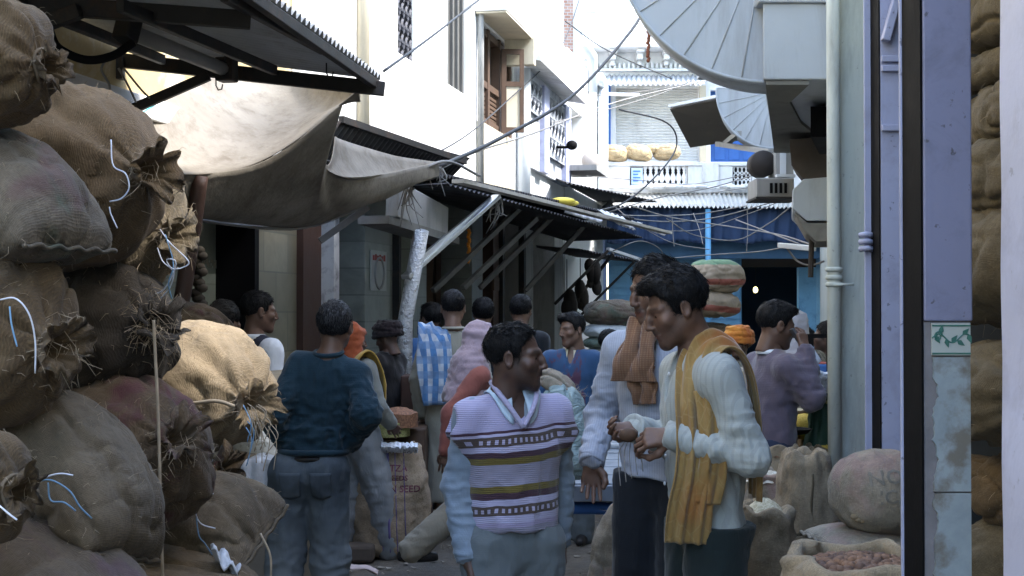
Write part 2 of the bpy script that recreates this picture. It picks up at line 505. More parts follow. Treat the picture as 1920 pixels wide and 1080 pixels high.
# ------------------------------------------------------------------ ground
g = MB(); n = 60
rows = []
for i in range(90):
    Y = -6 + i*0.45
    rows.append([Vector((x, Y, 0.012*math.sin(x*1.7+Y*1.3)+0.01*math.sin(x*4.1-Y*2.3))) for x in [-9 + k*0.6 for k in range(40)]])
g.grid(rows)
tag(g.build('ground', M_ground, smooth=True), kind='structure')
far = MB(); far.grid([[(-150,-60,-0.06),(150,-60,-0.06)],[(-150,200,-0.06),(150,200,-0.06)]])
tag(far.build('outer_ground', M_ground), kind='structure')

# ------------------------------------------------------------------ walls with holes along the left facade
def LW(s, z, off=0.0):      # s = Y on the facade line, off = towards the street
    return Vector((FA + FB*s, s, z)) + FN*off
def holed_wall(mb, s0, s1, z0, z1, holes, depth, mp, off=0.0):
    ss = sorted({s0, s1, *[h[0] for h in holes], *[h[1] for h in holes]})
    zs = sorted({z0, z1, *[h[2] for h in holes], *[h[3] for h in holes]})
    for i in range(len(ss)-1):
        for j in range(len(zs)-1):
            cs, cz = (ss[i]+ss[i+1])/2, (zs[j]+zs[j+1])/2
            if any(h[0] < cs < h[1] and h[2] < cz < h[3] for h in holes): continue
            mb.add([mp(ss[i], zs[j], off), mp(ss[i+1], zs[j], off), mp(ss[i+1], zs[j+1], off), mp(ss[i], zs[j+1], off)], [(0,1,2,3)])
    for a, b, c, d in holes:
        q = [(a,c),(b,c),(b,d),(a,d)]
        for k in range(4):
            (u0,w0),(u1,w1) = q[k], q[(k+1)%4]
            mb.add([mp(u0,w0,off), mp(u1,w1,off), mp(u1,w1,off-depth), mp(u0,w0,off-depth)], [(3,2,1,0)])
    # body behind, so that the wall has depth
    mb.add([mp(s0,z0,off), mp(s0,z1,off), mp(s0,z1,off-3), mp(s0,z0,off-3)], [(0,1,2,3)])
    mb.add([mp(s1,z0,off), mp(s1,z0,off-3), mp(s1,z1,off-3), mp(s1,z1,off)], [(0,1,2,3)])
    mb.add([mp(s0,z1,off), mp(s1,z1,off), mp(s1,z1,off-3), mp(s0,z1,off-3)], [(0,1,2,3)])
    mb.add([mp(s0,z0,off), mp(s0,z0,off-3), mp(s1,z0,off-3), mp(s1,z0,off)], [(0,1,2,3)])
def fbox(mb, s0, s1, z0, z1, o0, o1):
    mb.hexa([LW(s0,z0,o0), LW(s1,z0,o0), LW(s1,z1,o0), LW(s0,z1,o0)], [LW(s0,z0,o1), LW(s1,z0,o1), LW(s1,z1,o1), LW(s0,z1,o1)])
def zF(px, py, off=0.0): return FP(px, py, off).z
def fpx(mb, pa, pb, ya, yb, pref, o0, o1):
    """box on the left facade between two photo columns; heights read at column pref"""
    fbox(mb, FY(pa), FY(pb), zF(pref, yb), zF(pref, ya), o0, o1)

# --- yellow house (nearest on the left)
S_A, S_B, S_C, S_D = -2.5, FY(664), FY(1057), 25.6
yb = thing('yellow_house', 'yellow plastered house with patchy white repairs above the left shops', 'house', LW(6, 0))
w = MB(); holed_wall(w, S_A, S_B-0.02, 2.75, 7.5, [], 0.2, LW); w.build('wall', M_yellow, yb)
w = MB(); fbox(w, FY(100), FY(560), 2.66, 2.78, 0.002, 0.06)
w.build('ledge', M_white2, yb, bevel=0.01)
# grey upper storey with a window, over the tin roof
w = MB(); fbox(w, FY(545), FY(662), 2.95, 7.4, 0.003, 0.06); w.build('cement_panel', M_white2, yb)
w = MB(); fbox(w, FY(588), FY(622), 4.05, 5.6, 0.062, 0.10); fr = w.build('window', M_grey, yb)
w = MB()
for k in range(4):
    s = lerp(FY(590), FY(620), k/3); fbox(w, s-0.03, s+0.03, 4.1, 5.55, 0.10, 0.13)
w.build('window_bars', M_white2, fr)
w = MB(); w.tube([LW(FY(657), 2.6, 0.10), LW(FY(657), 7.4, 0.10)], 0.055, 12); w.build('drainpipe', M_cream, yb, True)

# --- shops under the yellow house: tiled wall, marble, brown posts, doors
sh_ = thing('tiled_shopfront', 'shaded shopfront of pale tile and marble with a brown door frame', 'shopfront', LW(9, 0))
w = MB(); fbox(w, -2.5, FY(474), 0.0, 2.75, -0.4, -0.25); w.build('tiled_wall', M_tile, sh_)
def frieze_mat():
    t = NT('patterned_border_tile'); o = t.co('Object'); x, y, z = t.sep(o)
    v = t.n('ShaderNodeTexVoronoi'); t.l(o, v.inputs['Vector']); v.inputs['Scale'].default_value = 28
    c = t.ramp(v.outputs['Distance'], [(0.25, (0.30, 0.34, 0.30)), (0.4, (0.10, 0.12, 0.10)), (0.55, (0.22, 0.20, 0.15))])
    return t.set(Base_Color=c, Roughness=0.35)
w = MB(); fbox(w, 3.0, FY(474), zF(400, 497), zF(400, 480), -0.25, -0.246); w.build('border_tiles', frieze_mat(), sh_)
w = MB(); fbox(w, FY(472), FY(480), 0, 2.75, -0.25, 0.02); w.build('corner_post', M_black, sh_)
w = MB(); fbox(w, FY(480), FY(556), 0, 2.75, -0.3, 0.0); w.build('marble_wall', M_marble, sh_)
w = MB(); fbox(w, FY(556), FY(590), 0, 2.75, -0.3, 0.05); w.build('brown_post', M_woodd, sh_)
w = MB(); fbox(w, FY(590), FY(680), 0, 2.75, -0.9, -0.6); w.build('door_leaf', M_woodd, sh_)
w = MB()
for a, b in ((593, 602), (653, 663)): fbox(w, FY(a), FY(b), 0, 2.4, -0.3, -0.12)
w.build('door_jamb', M_bluegrey, sh_)
w = MB(); fbox(w, 7.6, FY(478), 2.22, 2.5, -0.24, 0.03); w.build('lintel_beam', M_grey, sh_, bevel=0.01)
# recessed darker shops further along
sf = thing('open_shop_row', 'row of dark open shops beneath the white house with pale marble pilasters', 'shopfront', LW(15, 0))
w = MB()
fbox(w, FY(680), S_D, 0, 3.1, -2.8, -2.6); w.build('back_wall', mk('shop_gloom_wall', (0.05, 0.05, 0.048), 0.9, 0.4, 2, 0.3, 40), sf)  # dark wall colour carries the gloom inside the shops
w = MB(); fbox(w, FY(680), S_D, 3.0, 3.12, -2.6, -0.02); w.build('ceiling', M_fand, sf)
for a, b, m_ in ((684, 736, M_marble2), (775, 800, M_marble2), (925, 940, M_woodd), (885, 905, M_marble2), (985, 1000, M_grey), (1040, 1056, M_grey)):
    w = MB(); fbox(w, FY(a), FY(b), 0, 3.0, -0.35, 0.0); w.build('pilaster', m_, sf, bevel=0.008)
for a, b in ((740, 772), (806, 840), (842, 880), (908, 922), (945, 980), (1003, 1037)):
    w = MB(); fbox(w, FY(a), FY(b), 0, 3.0, -0.7, -0.6); d = w.build('door_leaf', M_woodd, sf)
    w = MB(); s0, s1 = FY(a), FY(b)
    for k in range(3):
        z0 = 0.15+k*0.75; fbox(w, s0+(s1-s0)*0.18, s0+(s1-s0)*0.82, z0, z0+0.6, -0.6, -0.575)
    w.build('panel', M_wood, d, bevel=0.006)
each([lambda w, a=a: fbox(w, FY(a), FY(a+4), 0, 3.0, -0.02, 0.05) for a in (738, 935, 975)], 'iron_stanchion', M_steel, sf)
# printed notices on the pilasters: pale card with a red heading bar and a round mark
M_card = mk('faded_card', (0.40, 0.41, 0.40), 0.7, 0.2, 5, 0.1, 40)
M_redink = mk('faded_red_ink', (0.30, 0.07, 0.06), 0.8, 0.3, 20)
w = MB(); fpx(w, 693, 722, 470, 545, 705, 0.004, 0.012)
o = w.build('notice', M_card); tag(o, 'faded notice with a red heading on the marble pilaster', 'notice')
w = MB()
s0, s1 = FY(694), FY(721); zt = zF(705, 482)
for k in range(6):
    a = s0 + (s1-s0)*(0.08+0.15*k); fbox(w, a, a+(s1-s0)*0.10, zt-0.03, zt+0.012+0.01*(k % 2), 0.012, 0.016)
w.build('red_heading', M_redink, o)
w = MB(); cc = LW((s0+s1)/2, zF(705, 512), 0.016)
ring = [cc + FD*(0.13*math.cos(a)) + Vector((0,0,0.13*math.sin(a))) for a in [2*math.pi*k/20 for k in range(21)]]
w.tube(ring, 0.012, 4); w.build('round_emblem', M_grey, o)
for a, b, y0, y1, m_, lb in ((757, 766, 437, 510, M_card, 'blank white board hanging slanted beside the shop doorway'),
                            (912, 922, 520, 545, M_wood, 'small brown picture frame on the shop pilaster')):
    w = MB(); fpx(w, a, b, y0, y1, (a+b)/2, 0.06, 0.09); o = w.build('board', m_, bevel=0.004); tag(o, lb, 'board')

# --- white house
wh = thing('white_house', 'tall sunlit white house with grilled windows and brown wooden shutters', 'house', LW(15, 0))
ZT = 9.0
def hole(pa, pb, ya, yb, pref): return (FY(pa), FY(pb), zF(pref, yb), zF(pref, ya))
h1 = (FY(667), FY(691), zF(680, 62), 5.3)
h2 = (FY(745), FY(776), zF(760, 108), 5.35)
h3 = (FY(838), FY(884), zF(862, 172), 5.5)
h4 = (FY(896), FY(962), zF(930, 245), 4.88)
h5 = (FY(979), FY(1000), zF(990, 215), 4.62)
h6 = (FY(1013), FY(1044), zF(1028, 300), 4.6)
w = MB(); holed_wall(w, S_B, S_C, 2.9, ZT, [h1, h2, h3, h4], 0.14, LW)
w.build('wall', M_white, wh)
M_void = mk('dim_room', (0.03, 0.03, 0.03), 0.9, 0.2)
def lattice(mb, s0, s1, z0, z1, off, th=0.016, cell=0.14):
    """cast lattice screen: rings and bars filling a window"""
    ns = max(2, int(round((s1-s0)*1.02/cell))); nz = max(2, int(round((z1-z0)/cell)))
    for i in range(ns):
        for j in range(nz):
            c = LW(lerp(s0, s1, (i+0.5)/ns), lerp(z0, z1, (j+0.5)/nz), off)
            ra = (s1-s0)*1.02/ns*0.5; rb = (z1-z0)/nz*0.5
            pts = [c + FD*(ra*math.cos(a)*(1+0.25*math.cos(4*a))*0.85) + Vector((0,0,rb*math.sin(a)*(1+0.25*math.cos(4*a))*0.85)) for a in [2*math.pi*k/14 for k in range(15)]]
            mb.tube(pts, th, 4, False)
    for i in range(ns+1):
        s = lerp(s0, s1, i/ns); mb.bar(LW(s, z0, off), LW(s, z1, off), th*1.4, th*1.4)
    for j in range(nz+1):
        z = lerp(z0, z1, j/nz); mb.bar(LW(s0, z, off), LW(s1, z, off), th*1.4, th*1.4)
M_grille = mk('sooty_iron_grille', (0.05, 0.05, 0.06), 0.6, 0.3, 8, 0.2, 60)
for hh in (h1, h2):
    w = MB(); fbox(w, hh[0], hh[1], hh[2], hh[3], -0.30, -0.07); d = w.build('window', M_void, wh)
    w = MB(); lattice(w, hh[0], hh[1], hh[2], hh[3], -0.035); w.build('grille', M_grille, d)
w = MB(); fbox(w, h3[0], h3[1], h3[2], h3[3], -0.30, -0.10); d = w.build('window', mk('weathered_shutter_wood', (0.045, 0.043, 0.038), 0.85, 0.35, 5, 0.5, 30, stain=(0.06,0.055,0.05), stain_amt=0.6, streak=True), wh)
w = MB()
for k in range(5):
    s = lerp(h3[0], h3[1], (k+0.5)/5); fbox(w, s-0.03, s+0.03, h3[2], h3[3], -0.10, -0.07)
w.build('batten', mk('grey_batten', (0.10, 0.10, 0.095), 0.9, 0.3), d)
# brown wooden window with a shutter leaf swung open
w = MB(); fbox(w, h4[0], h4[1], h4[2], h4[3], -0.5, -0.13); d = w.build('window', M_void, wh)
w = MB()
for k in range(4):
    s = lerp(h4[0]+0.04, h4[1]-0.04, k/3); fbox(w, s-0.045, s+0.045, h4[2], h4[3], -0.13, -0.02)
for z in (h4[2]+0.05, lerp(h4[2], h4[3], 0.42), h4[3]-0.06): fbox(w, h4[0], h4[1], z-0.04, z+0.04, -0.128, -0.03)
for k in range(7):
    z = lerp(h4[2]+0.12, lerp(h4[2], h4[3], 0.38), k/6); fbox(w, h4[0]+0.05, h4[1]-0.05, z-0.02, z+0.02, -0.126, -0.06)
w.build('frame', M_wood, d, bevel=0.006)
w = MB()
hy = FY(940); z0, z1 = zF(940, 248), zF(940, 92)
A = LW(hy, 0, 0.0); out = (FN*0.95 + FD*0.30).normalized()
def leaf(u0, u1, za, zb, t0, t1): 
    pu = lambda u: A + out*u
    tt = out.cross(Vector((0,0,1)))
    w.hexa([pu(u0)+Vector((0,0,za))+tt*t0, pu(u1)+Vector((0,0,za))+tt*t0, pu(u1)+Vector((0,0,zb))+tt*t0, pu(u0)+Vector((0,0,zb))+tt*t0],
           [pu(u0)+Vector((0,0,za))+tt*t1, pu(u1)+Vector((0,0,za))+tt*t1, pu(u1)+Vector((0,0,zb))+tt*t1, pu(u0)+Vector((0,0,zb))+tt*t1])
leaf(0, 0.06, z0, z1, -0.02, 0.02); leaf(0.22, 0.27, z0, z1, -0.02, 0.02)
for za, zb in ((z0, z0+0.06), (z1-0.06, z1), (lerp(z0,z1,0.55), lerp(z0,z1,0.55)+0.06)): leaf(0.06, 0.22, za, zb, -0.018, 0.018)
d2 = w.build('shutter_leaf', M_wood, d)
w = MB(); leaf(0.06, 0.22, z0+0.06, lerp(z0,z1,0.55), -0.006, 0.006); w.build('shutter_panel', M_cream, d2)
# cream apron wall under that window and the bare rusty downpipe beside it
w = MB(); fbox(w, FY(893), FY(958), 2.95, h4[2]-0.02, 0.003, 0.05); w.build('apron', M_cream, wh)
w = MB(); w.tube([LW(FY(893), 2.95, 0.05), LW(FY(893), 7, 0.05)], 0.035, 8); w.build('drainpipe', M_grey, wh, True)
# boxed balcony over it
zq = 4.92
w = MB(); fbox(w, 15.55, 17.12, zq, zq+1.0, 0.003, 0.36); w.build('balcony', M_white, wh, bevel=0.01)
w = MB(); fbox(w, 15.57, 17.10, zq-0.02, zq-0.003, 0.01, 0.35); w.build('balcony_soffit', M_cream, wh)
w = MB(); fbox(w, 17.125, 17.25, 4.60, zq+1.0, 0.004, 0.362); w.build('fin_wall', M_cream, wh)
# blue water pipe
w = MB(); w.tube([LW(FY(968), 2.9, 0.10), LW(FY(968), 4.68, 0.10)], 0.085, 12); w.build('water_pipe', M_pipe, wh, True)
# grey peeling bay with chajja and lattice windows
w = MB(); fbox(w, FY(977), FY(1056), 3.5, 4.75, 0.004, 0.07); w.build('peeling_plaster', M_bluegrey, wh)
for hh in (h5, h6):
    w = MB(); fbox(w, hh[0], hh[1], hh[2], hh[3], 0.072, 0.09); d = w.build('window', M_grille, wh)
    w = MB(); lattice(w, hh[0], hh[1], hh[2], hh[3], 0.11, 0.014, 0.3); w.build('grille', M_bluegrey, d)
w = MB()
s0, s1, z0 = 17.4, 21.1, 4.69
w.hexa([LW(s0,z0+0.06,0.071), LW(s1,z0+0.06,0.071), LW(s1,z0+0.28,0.071), LW(s0,z0+0.28,0.071)], [LW(s0,z0,0.40), LW(s1,z0,0.40), LW(s1,z0+0.06,0.40), LW(s0,z0+0.06,0.40)])
w.build('sunshade', M_white2, wh)
each([lambda w, a=a: fbox(w, FY(a), FY(a+10), 3.5, 4.66, 0.072, 0.14) for a in (1002, 1044)], 'pilaster', M_lav2, wh)

# --- narrow white house at the far end of the left row
ew = thing('end_house', 'narrow white end house with a tall soil pipe before the blue shop', 'house', LW(23, 0))
w = MB(); holed_wall(w, S_C+0.02, S_D, 0, 5.3, [(FY(1064), FY(1090), 3.6, 4.8)], 0.3, LW, 0.02); w.build('wall', M_white, ew)
w = MB(); fbox(w, FY(1064), FY(1090), 3.6, 4.8, -0.5, -0.29); d = w.build('window', M_grey, ew)
w = MB(); fbox(w, FY(1068), FY(1074), 3.6, 4.8, -0.29, -0.2); fbox(w, FY(1080), FY(1085), 3.6, 4.8, -0.29, -0.2); w.build('frame', M_white2, d)
w = MB()
a = LW(FY(1118), 0, 0.12)
w.tube([Vector((a.x,a.y,3.1)), Vector((a.x,a.y,5.55)), Vector((a.x,a.y,5.62))-FD*0.05, Vector((a.x,a.y,5.64))-FD*0.5], 0.095, 12)
w.build('soil_pipe', M_pipe, ew, True)
w = MB(); w.tube([LW(FY(1085), 5.9, 0.1)-FD*0.3, LW(FY(1093), 5.9, 0.1)+FD*0.4, LW(FY(1093), 5.3, 0.1)+FD*0.45], 0.085, 10); w.build('vent_pipe', M_pipe, ew, True)
w = MB(); fbox(w, FY(1060), FY(1128), 5.303, 5.65, -0.3, 0.03); w.build('parapet', M_white, ew)
w = MB(); fbox(w, FY(1050), FY(1072), 3.72, 3.80, 0.02, 0.55); w.build('shelf', M_grey, ew)
o = MB().ball(LW(FY(1068), 3.95, 0.33), 0.14, 14, 10, (1,1,1.1)); o = o.build('water_pot', mk('grey_clay', (0.36, 0.33, 0.31), 0.9, 0.2), smooth=True)
tag(o, 'round grey clay pot standing on the shelf of the end house', 'pot')
w = MB(); w.ball(LW(FY(1029), 3.98, 0.33), 0.08, 12, 8, (1, 1, 0.85)); w.tube([LW(FY(1029), 3.95, 0.33), LW(FY(1029), 3.96, 0.05)], 0.02, 6)
o = w.build('dish_lamp', M_black, smooth=True); tag(o, 'black round lamp on a short arm on the peeling grey wall', 'lamp')

# brick house seen behind
bh = thing('brick_house', 'bare red brick house rising behind the white end house', 'house', (1.2, 29.2, 0))
w = MB(); w.box((-3, 29.0, 4), (1.42, 33, 11)); w.build('wall', M_brick, bh)
w = MB(); w.box((-3.04, 28.94, 10.6), (1.46, 29.0, 10.8)); w.build('coping', M_white2, bh)


# unseen house added behind the viewer to hold back low frontal sky light
rh = thing('rear_light_blocker', 'added unseen house behind the viewer holding back low sky light', 'house', (0, -11, 0))
w = MB(); holed_wall(w, -9.0, 9.0, 0, 4.6, [(-3.2,-1.8,3.0,4.1), (1.6,3.0,3.0,4.1), (-2.6,-1.0,0.0,2.3)], 0.25, lambda a, z, off=0.0: Vector((-a, -11+off, z))); w.build('wall', M_cream, rh)
each([lambda w, a=a: w.box((-a-0.8, -11.3, 2.9), (-a+0.8, -11.2, 4.2)) for a in (-2.5, 2.3)], 'window', M_grille, rh)
w = MB(); w.box((0.9, -11.3, 0), (2.7, -11.2, 2.4)); w.build('door', M_woodd, rh)
# ------------------------------------------------------------------ blue shop house closing the street
BY = 26.0; K = F/BY
def bx(px): return (px-960)/K
def bz(py): return CAMZ + (585-py)/K
def bxy(px, Y): return (px-960)*Y/F
def bzy(py, Y): return CAMZ + (585-py)*Y/F
bk = thing('blue_shop_house', 'ornate whitewashed house with a balcony above a blue shop closing the street', 'house', (3, BY, 0))
def BW(s, z, off=0.0): return Vector((s, BY - off, z))
xl, xr = bx(1088), 8.5
w = MB()
holed_wall(w, xl, xr, 3.62, 10.5, [(bx(1155), bx(1312), bz(303), bz(163)), (bx(1333), bx(1420), bz(303), bz(168)), (bx(1095), bx(1195), bz(22), 9.2)], 0.25, BW)
w.build('wall', M_white, bk)
w = MB()   # roller shutter: real horizontal laths
x0, x1, z0, z1 = bx(1155), bx(1312), bz(303), bz(163)
prof = []
nl = 26
for i in range(nl*4+1):
    z = lerp(z0, z1, i/(nl*4)); d = 0.018*abs(math.sin(math.pi*i/4))
    prof.append([Vector((x0, BY+0.20-d, z)), Vector((x1, BY+0.20-d, z))])
w.slab(prof, 0.01); w.build('roller_shutter', M_shutter, bk)
w = MB(); w.box((bx(1137), BY-0.06, bz(300)), (bx(1145), BY-0.003, bz(160))); w.build('blue_frame', M_blue, bk)
w = MB(); w.box((bx(1312), BY-0.05, bz(303)), (bx(1324), BY-0.003, bz(160))); w.build('ochre_jamb', M_cream, bk)
w = MB(); w.box((bx(1335), BY+0.16, bz(303)), (bx(1420), BY+0.24, bz(168))); dd = w.build('blue_door', M_blue, bk)
w = MB()
for i in range(3):
    a = lerp(bx(1337), bx(1418), i/3)+0.05; w.box((a, BY+0.14, bz(298)), (a+0.2, BY+0.158, bz(175)))
w.build('panel', M_blue, dd, bevel=0.01)
# top storey window and shutters
w = MB(); w.box((bx(1095), BY+0.2, bz(22)), (bx(1195), BY+0.26, 9.2)); d = w.build('window', mk('pale_window_glass', (0.5, 0.53, 0.56), 0.2, 0.1), bk)
w = MB()
for p in (1095, 1118, 1145, 1172, 1190): w.box((bx(p), BY+0.1, bz(22)), (bx(p)+0.05, BY+0.198, 9.2))
w.build('frame', M_white2, d)
# cornice, brackets and dentils under the top balcony
w = MB(); w.box((xl+0.02, BY-0.55, bz(32)), (xr, BY-0.003, bz(22))); w.box((xl+0.02, BY-0.62, bz(98)), (xr, BY-0.003, bz(88)))
w.build('cornice', M_white2, bk, bevel=0.02)
w = MB(); w.box((xl+0.02, BY-0.50, bz(87.5)), (xr, BY-0.38, bz(32.5)))
w.build('top_parapet', M_white, bk)
w = MB()
for p in range(1105, 1300, 30):    # pierced scroll medallions on the parapet
    c = Vector((bx(p), BY-0.505, bz(58)))
    for q in range(4):
        a = q*math.pi/2+0.785
        cc = c + Vector((0.07*math.cos(a), 0, 0.09*math.sin(a)))
        w.tube([cc + Vector((0.06*math.cos(b), 0, 0.075*math.sin(b))) for b in [2*math.pi*k/10 for k in range(11)]], 0.018, 5, False)
w.build('scroll_relief', M_white2, bk)
for p in (1100, 1148, 1198, 1248, 1298, 1348):
    x = bx(p); w = MB()
    w.box((x-0.07, BY-0.5, bz(104)), (x+0.07, BY-0.003, bz(98.5)))
    w.box((x-0.055, BY-0.36, bz(115)), (x+0.055, BY-0.003, bz(104.5)))
    w.box((x-0.04, BY-0.2, bz(124)), (x+0.04, BY-0.003, bz(115.5)))
    w.build('bracket', M_white2, bk, bevel=0.012)
w = MB()
for i in range(26):
    x = bx(1098) + i*0.085; w.box((x, BY-0.10, bz(128)), (x+0.045, BY-0.003, bz(118)))
w.box((bx(1095), BY-0.12, bz(134)), (bx(1330), BY-0.003, bz(129)))
w.build('dentil_band', M_white2, bk)
# corrugated hood over the shutter
w = MB(); corrugated(w, (bx(1136), BY-0.02, bz(140)), (bx(1320), BY-0.02, bz(140)), (bxy(1322, BY-0.7), BY-0.7, bzy(158, BY-0.7)), (bxy(1134, BY-0.7), BY-0.7, bzy(158, BY-0.7)), 20, 0.02)
w.build('corrugated_hood', M_galv, bk, True)
# balcony
fl = 25.2
def fx(px): return bxy(px, fl)
def fz(py): return bzy(py, fl)
w = MB(); w.box((fx(1120), fl, fz(362)), (xr, BY-0.003, fz(350))); w.build('balcony_slab', M_white2, bk, bevel=0.02)
w = MB()
w.box((fx(1120), fl+0.02, fz(310)), (fx(1520), fl+0.24, fz(303)))
w.box((fx(1120), fl+0.04, fz(350)), (fx(1182), fl+0.2, fz(310.5)))
w.box((fx(1291), fl+0.04, fz(350)), (fx(1375), fl+0.2, fz(310.5)))
w.box((fx(1412), fl+0.04, fz(350)), (fx(1520), fl+0.2, fz(310.5)))
w.box((fx(1182.2), fl+0.05, fz(350)), (fx(1290.8), fl+0.18, fz(346)))
w.box((fx(1318), fl-0.01, fz(349)), (fx(1348), fl+0.037, fz(304)))
w.box((fx(1120), fl-0.03, fz(352)), (fx(1520), fl+0.038, fz(350.5)))
bal = w.build('balustrade', M_white2, bk, bevel=0.008)
for i in range(8):
    x = lerp(fx(1211), fx(1285), i/7); z0, z1 = fz(346), fz(310.3); h = z1-z0
    w = MB(); w.lathe((x, fl+0.12, z0), [(0.045,0),(0.045,0.1*h),(0.025,0.16*h),(0.055,0.34*h),(0.05,0.45*h),(0.022,0.66*h),(0.03,0.75*h),(0.022,0.8*h),(0.045,0.9*h),(0.045,h)], 10)
    w.build('baluster', M_white, bal, True)
w = MB()
for i in range(4):
    for j in range(3):
        c = Vector((lerp(fx(1378), fx(1409), (i+0.5)/4), fl+0.1, lerp(fz(348), fz(311), (j+0.5)/3)))
        w.tube([c + Vector((0.036*math.cos(a), 0, 0.055*math.sin(a))) for a in [2*math.pi*k/10 for k in range(11)]], 0.012, 5, False)
w.build('lattice_panel', M_white2, bal)
each([lambda w, a=a, b=b: w.box((fx(a), fl+0.205, fz(349)), (fx(b), fl+0.22, fz(311))) for a, b in ((1183,1290),(1376,1411))], 'shade_backing', M_void, bal)  # dark sheets stand in for the shade seen through the balustrade gaps
# little blue board on the balustrade
w = MB(); w.box((fx(1184), fl-0.02, fz(346)), (fx(1205), fl+0.02, fz(315))); o = w.build('notice_board', mk('pale_blue_board', (0.32, 0.44, 0.72), 0.5, 0.1), bevel=0.006)
tag(o, 'small pale blue board fixed to the balcony balustrade', 'notice')
w = MB()
for k in range(4): w.box((fx(1187), fl-0.026, fz(322+k*6)), (fx(1201-k % 2*4), fl-0.021, fz(319.5+k*6)))
w.build('faded_lines', M_blue, o)
# rubble and rags on the ledge
rnd = random.Random(5)
w = MB()
for i in range(46):
    x = rnd.uniform(fx(1190), fx(1470)); r = rnd.uniform(0.03, 0.11)
    w.ball((x, fl-0.22+rnd.uniform(0, 0.1), fz(357)+r*0.3+rnd.uniform(0.0, 0.04)), r, 6, 4, (rnd.uniform(0.8,1.8), 1, rnd.uniform(0.3,0.6)))
w.build('ledge_rubble', M_white2, bk)
# corrugated eave
w = MB(); corrugated(w, (bxy(1090, fl+0.3), fl+0.3, bzy(357, fl+0.3)), (bxy(1570, fl+0.3), fl+0.3, bzy(357, fl+0.3)), (bxy(1560, 24.2), 24.2, bzy(391, 24.2)), (bxy(1130, 24.2), 24.2, bzy(387, 24.2)), 52, 0.022, jag=0.05, seed=3)
ea = w.build('corrugated_eave', mk('pale_tin_sheet', (0.55, 0.54, 0.50), 0.6, 0.15, 3, 0.2, 40, stain=(0.34,0.30,0.26), stain_amt=0.5, metal=0.2), bk, True)
# navy valance with soft folds, hung under the eave
rows = []
for i in range(9):
    t = i/8; r = []
    for j in range(90):
        px = lerp(1138, 1540, j/89); Y = 24.45 + 0.05*math.sin(j*0.9)+0.03*math.sin(j*2.3+i*0.4)
        r.append(Vector((bxy(px, 24.45), Y, lerp(bzy(390, 24.45), bzy(455 + 3*math.sin(j*0.35), 24.45), t))))
    rows.append(r)
w = MB(); w.slab(rows, 0.012); w.build('valance', M_navy, bk, True)
w = MB(); w.box((bxy(1135, 24.9), 24.85, bzy(485, 24.9)), (bxy(1545, 24.9), 25.0, bzy(450, 24.9))); w.build('fascia_beam', mk('dull_blue_fascia', (0.07, 0.16, 0.29), 0.6, 0.2), bk, bevel=0.01)
w = MB(); w.tube([(bxy(1328, 24.3), 24.3, 0), (bxy(1328, 24.3), 24.3, bzy(392, 24.3))], 0.05, 10); w.build('post', mk('blue_post_paint', (0.12, 0.33, 0.55), 0.5, 0.15), bk, True)
# shop interior: sky-blue boarded wall left, dark room right, side walls
w = MB(); w.box((bx(1139), 25.6, 0), (bx(1381), 25.8, 3.4)); bw = w.build('blue_shutter_wall', M_teal, bk)
w = MB()
for i in range(22): w.box((bx(1140), 25.57, 0.1+i*0.14), (bx(1380), 25.598, 0.21+i*0.14))
w.build('shutter_lath', M_teal, bw)
w = MB(); w.box((bx(1090), 26.02, 0), (bx(1138), 26.9, 3.6)); w.build('side_wall', M_lav2, bk)
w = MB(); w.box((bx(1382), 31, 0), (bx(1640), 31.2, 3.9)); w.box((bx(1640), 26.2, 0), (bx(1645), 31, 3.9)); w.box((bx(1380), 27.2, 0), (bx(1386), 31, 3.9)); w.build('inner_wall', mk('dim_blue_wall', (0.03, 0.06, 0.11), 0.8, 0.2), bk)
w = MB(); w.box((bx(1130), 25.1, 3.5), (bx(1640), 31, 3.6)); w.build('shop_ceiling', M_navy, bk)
w = MB(); w.box((bx(1382), 26.3, 2.45), (bx(1535), 26.4, 3.48)); w.build('lintel', mk('dark_brown_board', (0.05, 0.035, 0.03), 0.7, 0.3), bk)
each([lambda w: w.box((bx(1382), 26.1, 0), (bx(1392), 26.28, 3.48)), lambda w: w.box((bx(1500), 26.1, 0), (bx(1535), 26.28, 2.44)), lambda w: w.box((bx(1528), 25.4, 0), (bx(1540), 25.9, 3.48))], 'blue_jamb', M_teal, bk)
w = MB(); w.box((bx(1541), 25.3, 0), (bx(1570), 25.8, 3.48)); w.build('pale_pier', M_cream, bk)
def glow(name, col, e):
    t = NT(name); return t.set(Base_Color=col, Emission_Color=col, Emission_Strength=e)
w = MB(); w.ball((bx(1443), 27.5, bz(541)), 0.045, 10, 8, (1,1,1.3)); o = w.build('light_bulb', glow('lit_bulb', (1.0, 0.85, 0.35), 1.2), smooth=True)
tag(o, 'small lit yellow bulb hanging inside the dark blue shop', 'bulb')
w = MB(); w.tube([(bx(1443), 27.5, bz(536)), (bx(1443), 27.5, 3.5)], 0.006, 5); w.build('flex', M_cable, o)
# tube light fixtures on the left side of the shutter
w = MB(); w.tube([(bxy(1138, 25.4), 25.4, bzy(175, 25.4)), (bxy(1200, 25.4), 25.4, bzy(177, 25.4))], 0.035, 10); o = w.build('tube_lamp', mk('white_tube', (0.7,0.72,0.74), 0.3, 0.05), smooth=True)
w = MB(); w.box((bxy(1136, 25.4), 25.42, bzy(179, 25.4)), (bxy(1142, 25.4), BY, bzy(171, 25.4))); w.build('bracket', M_grey, o)
tag(o, 'unlit white tube lamp sticking out beside the upstairs shutter', 'lamp')
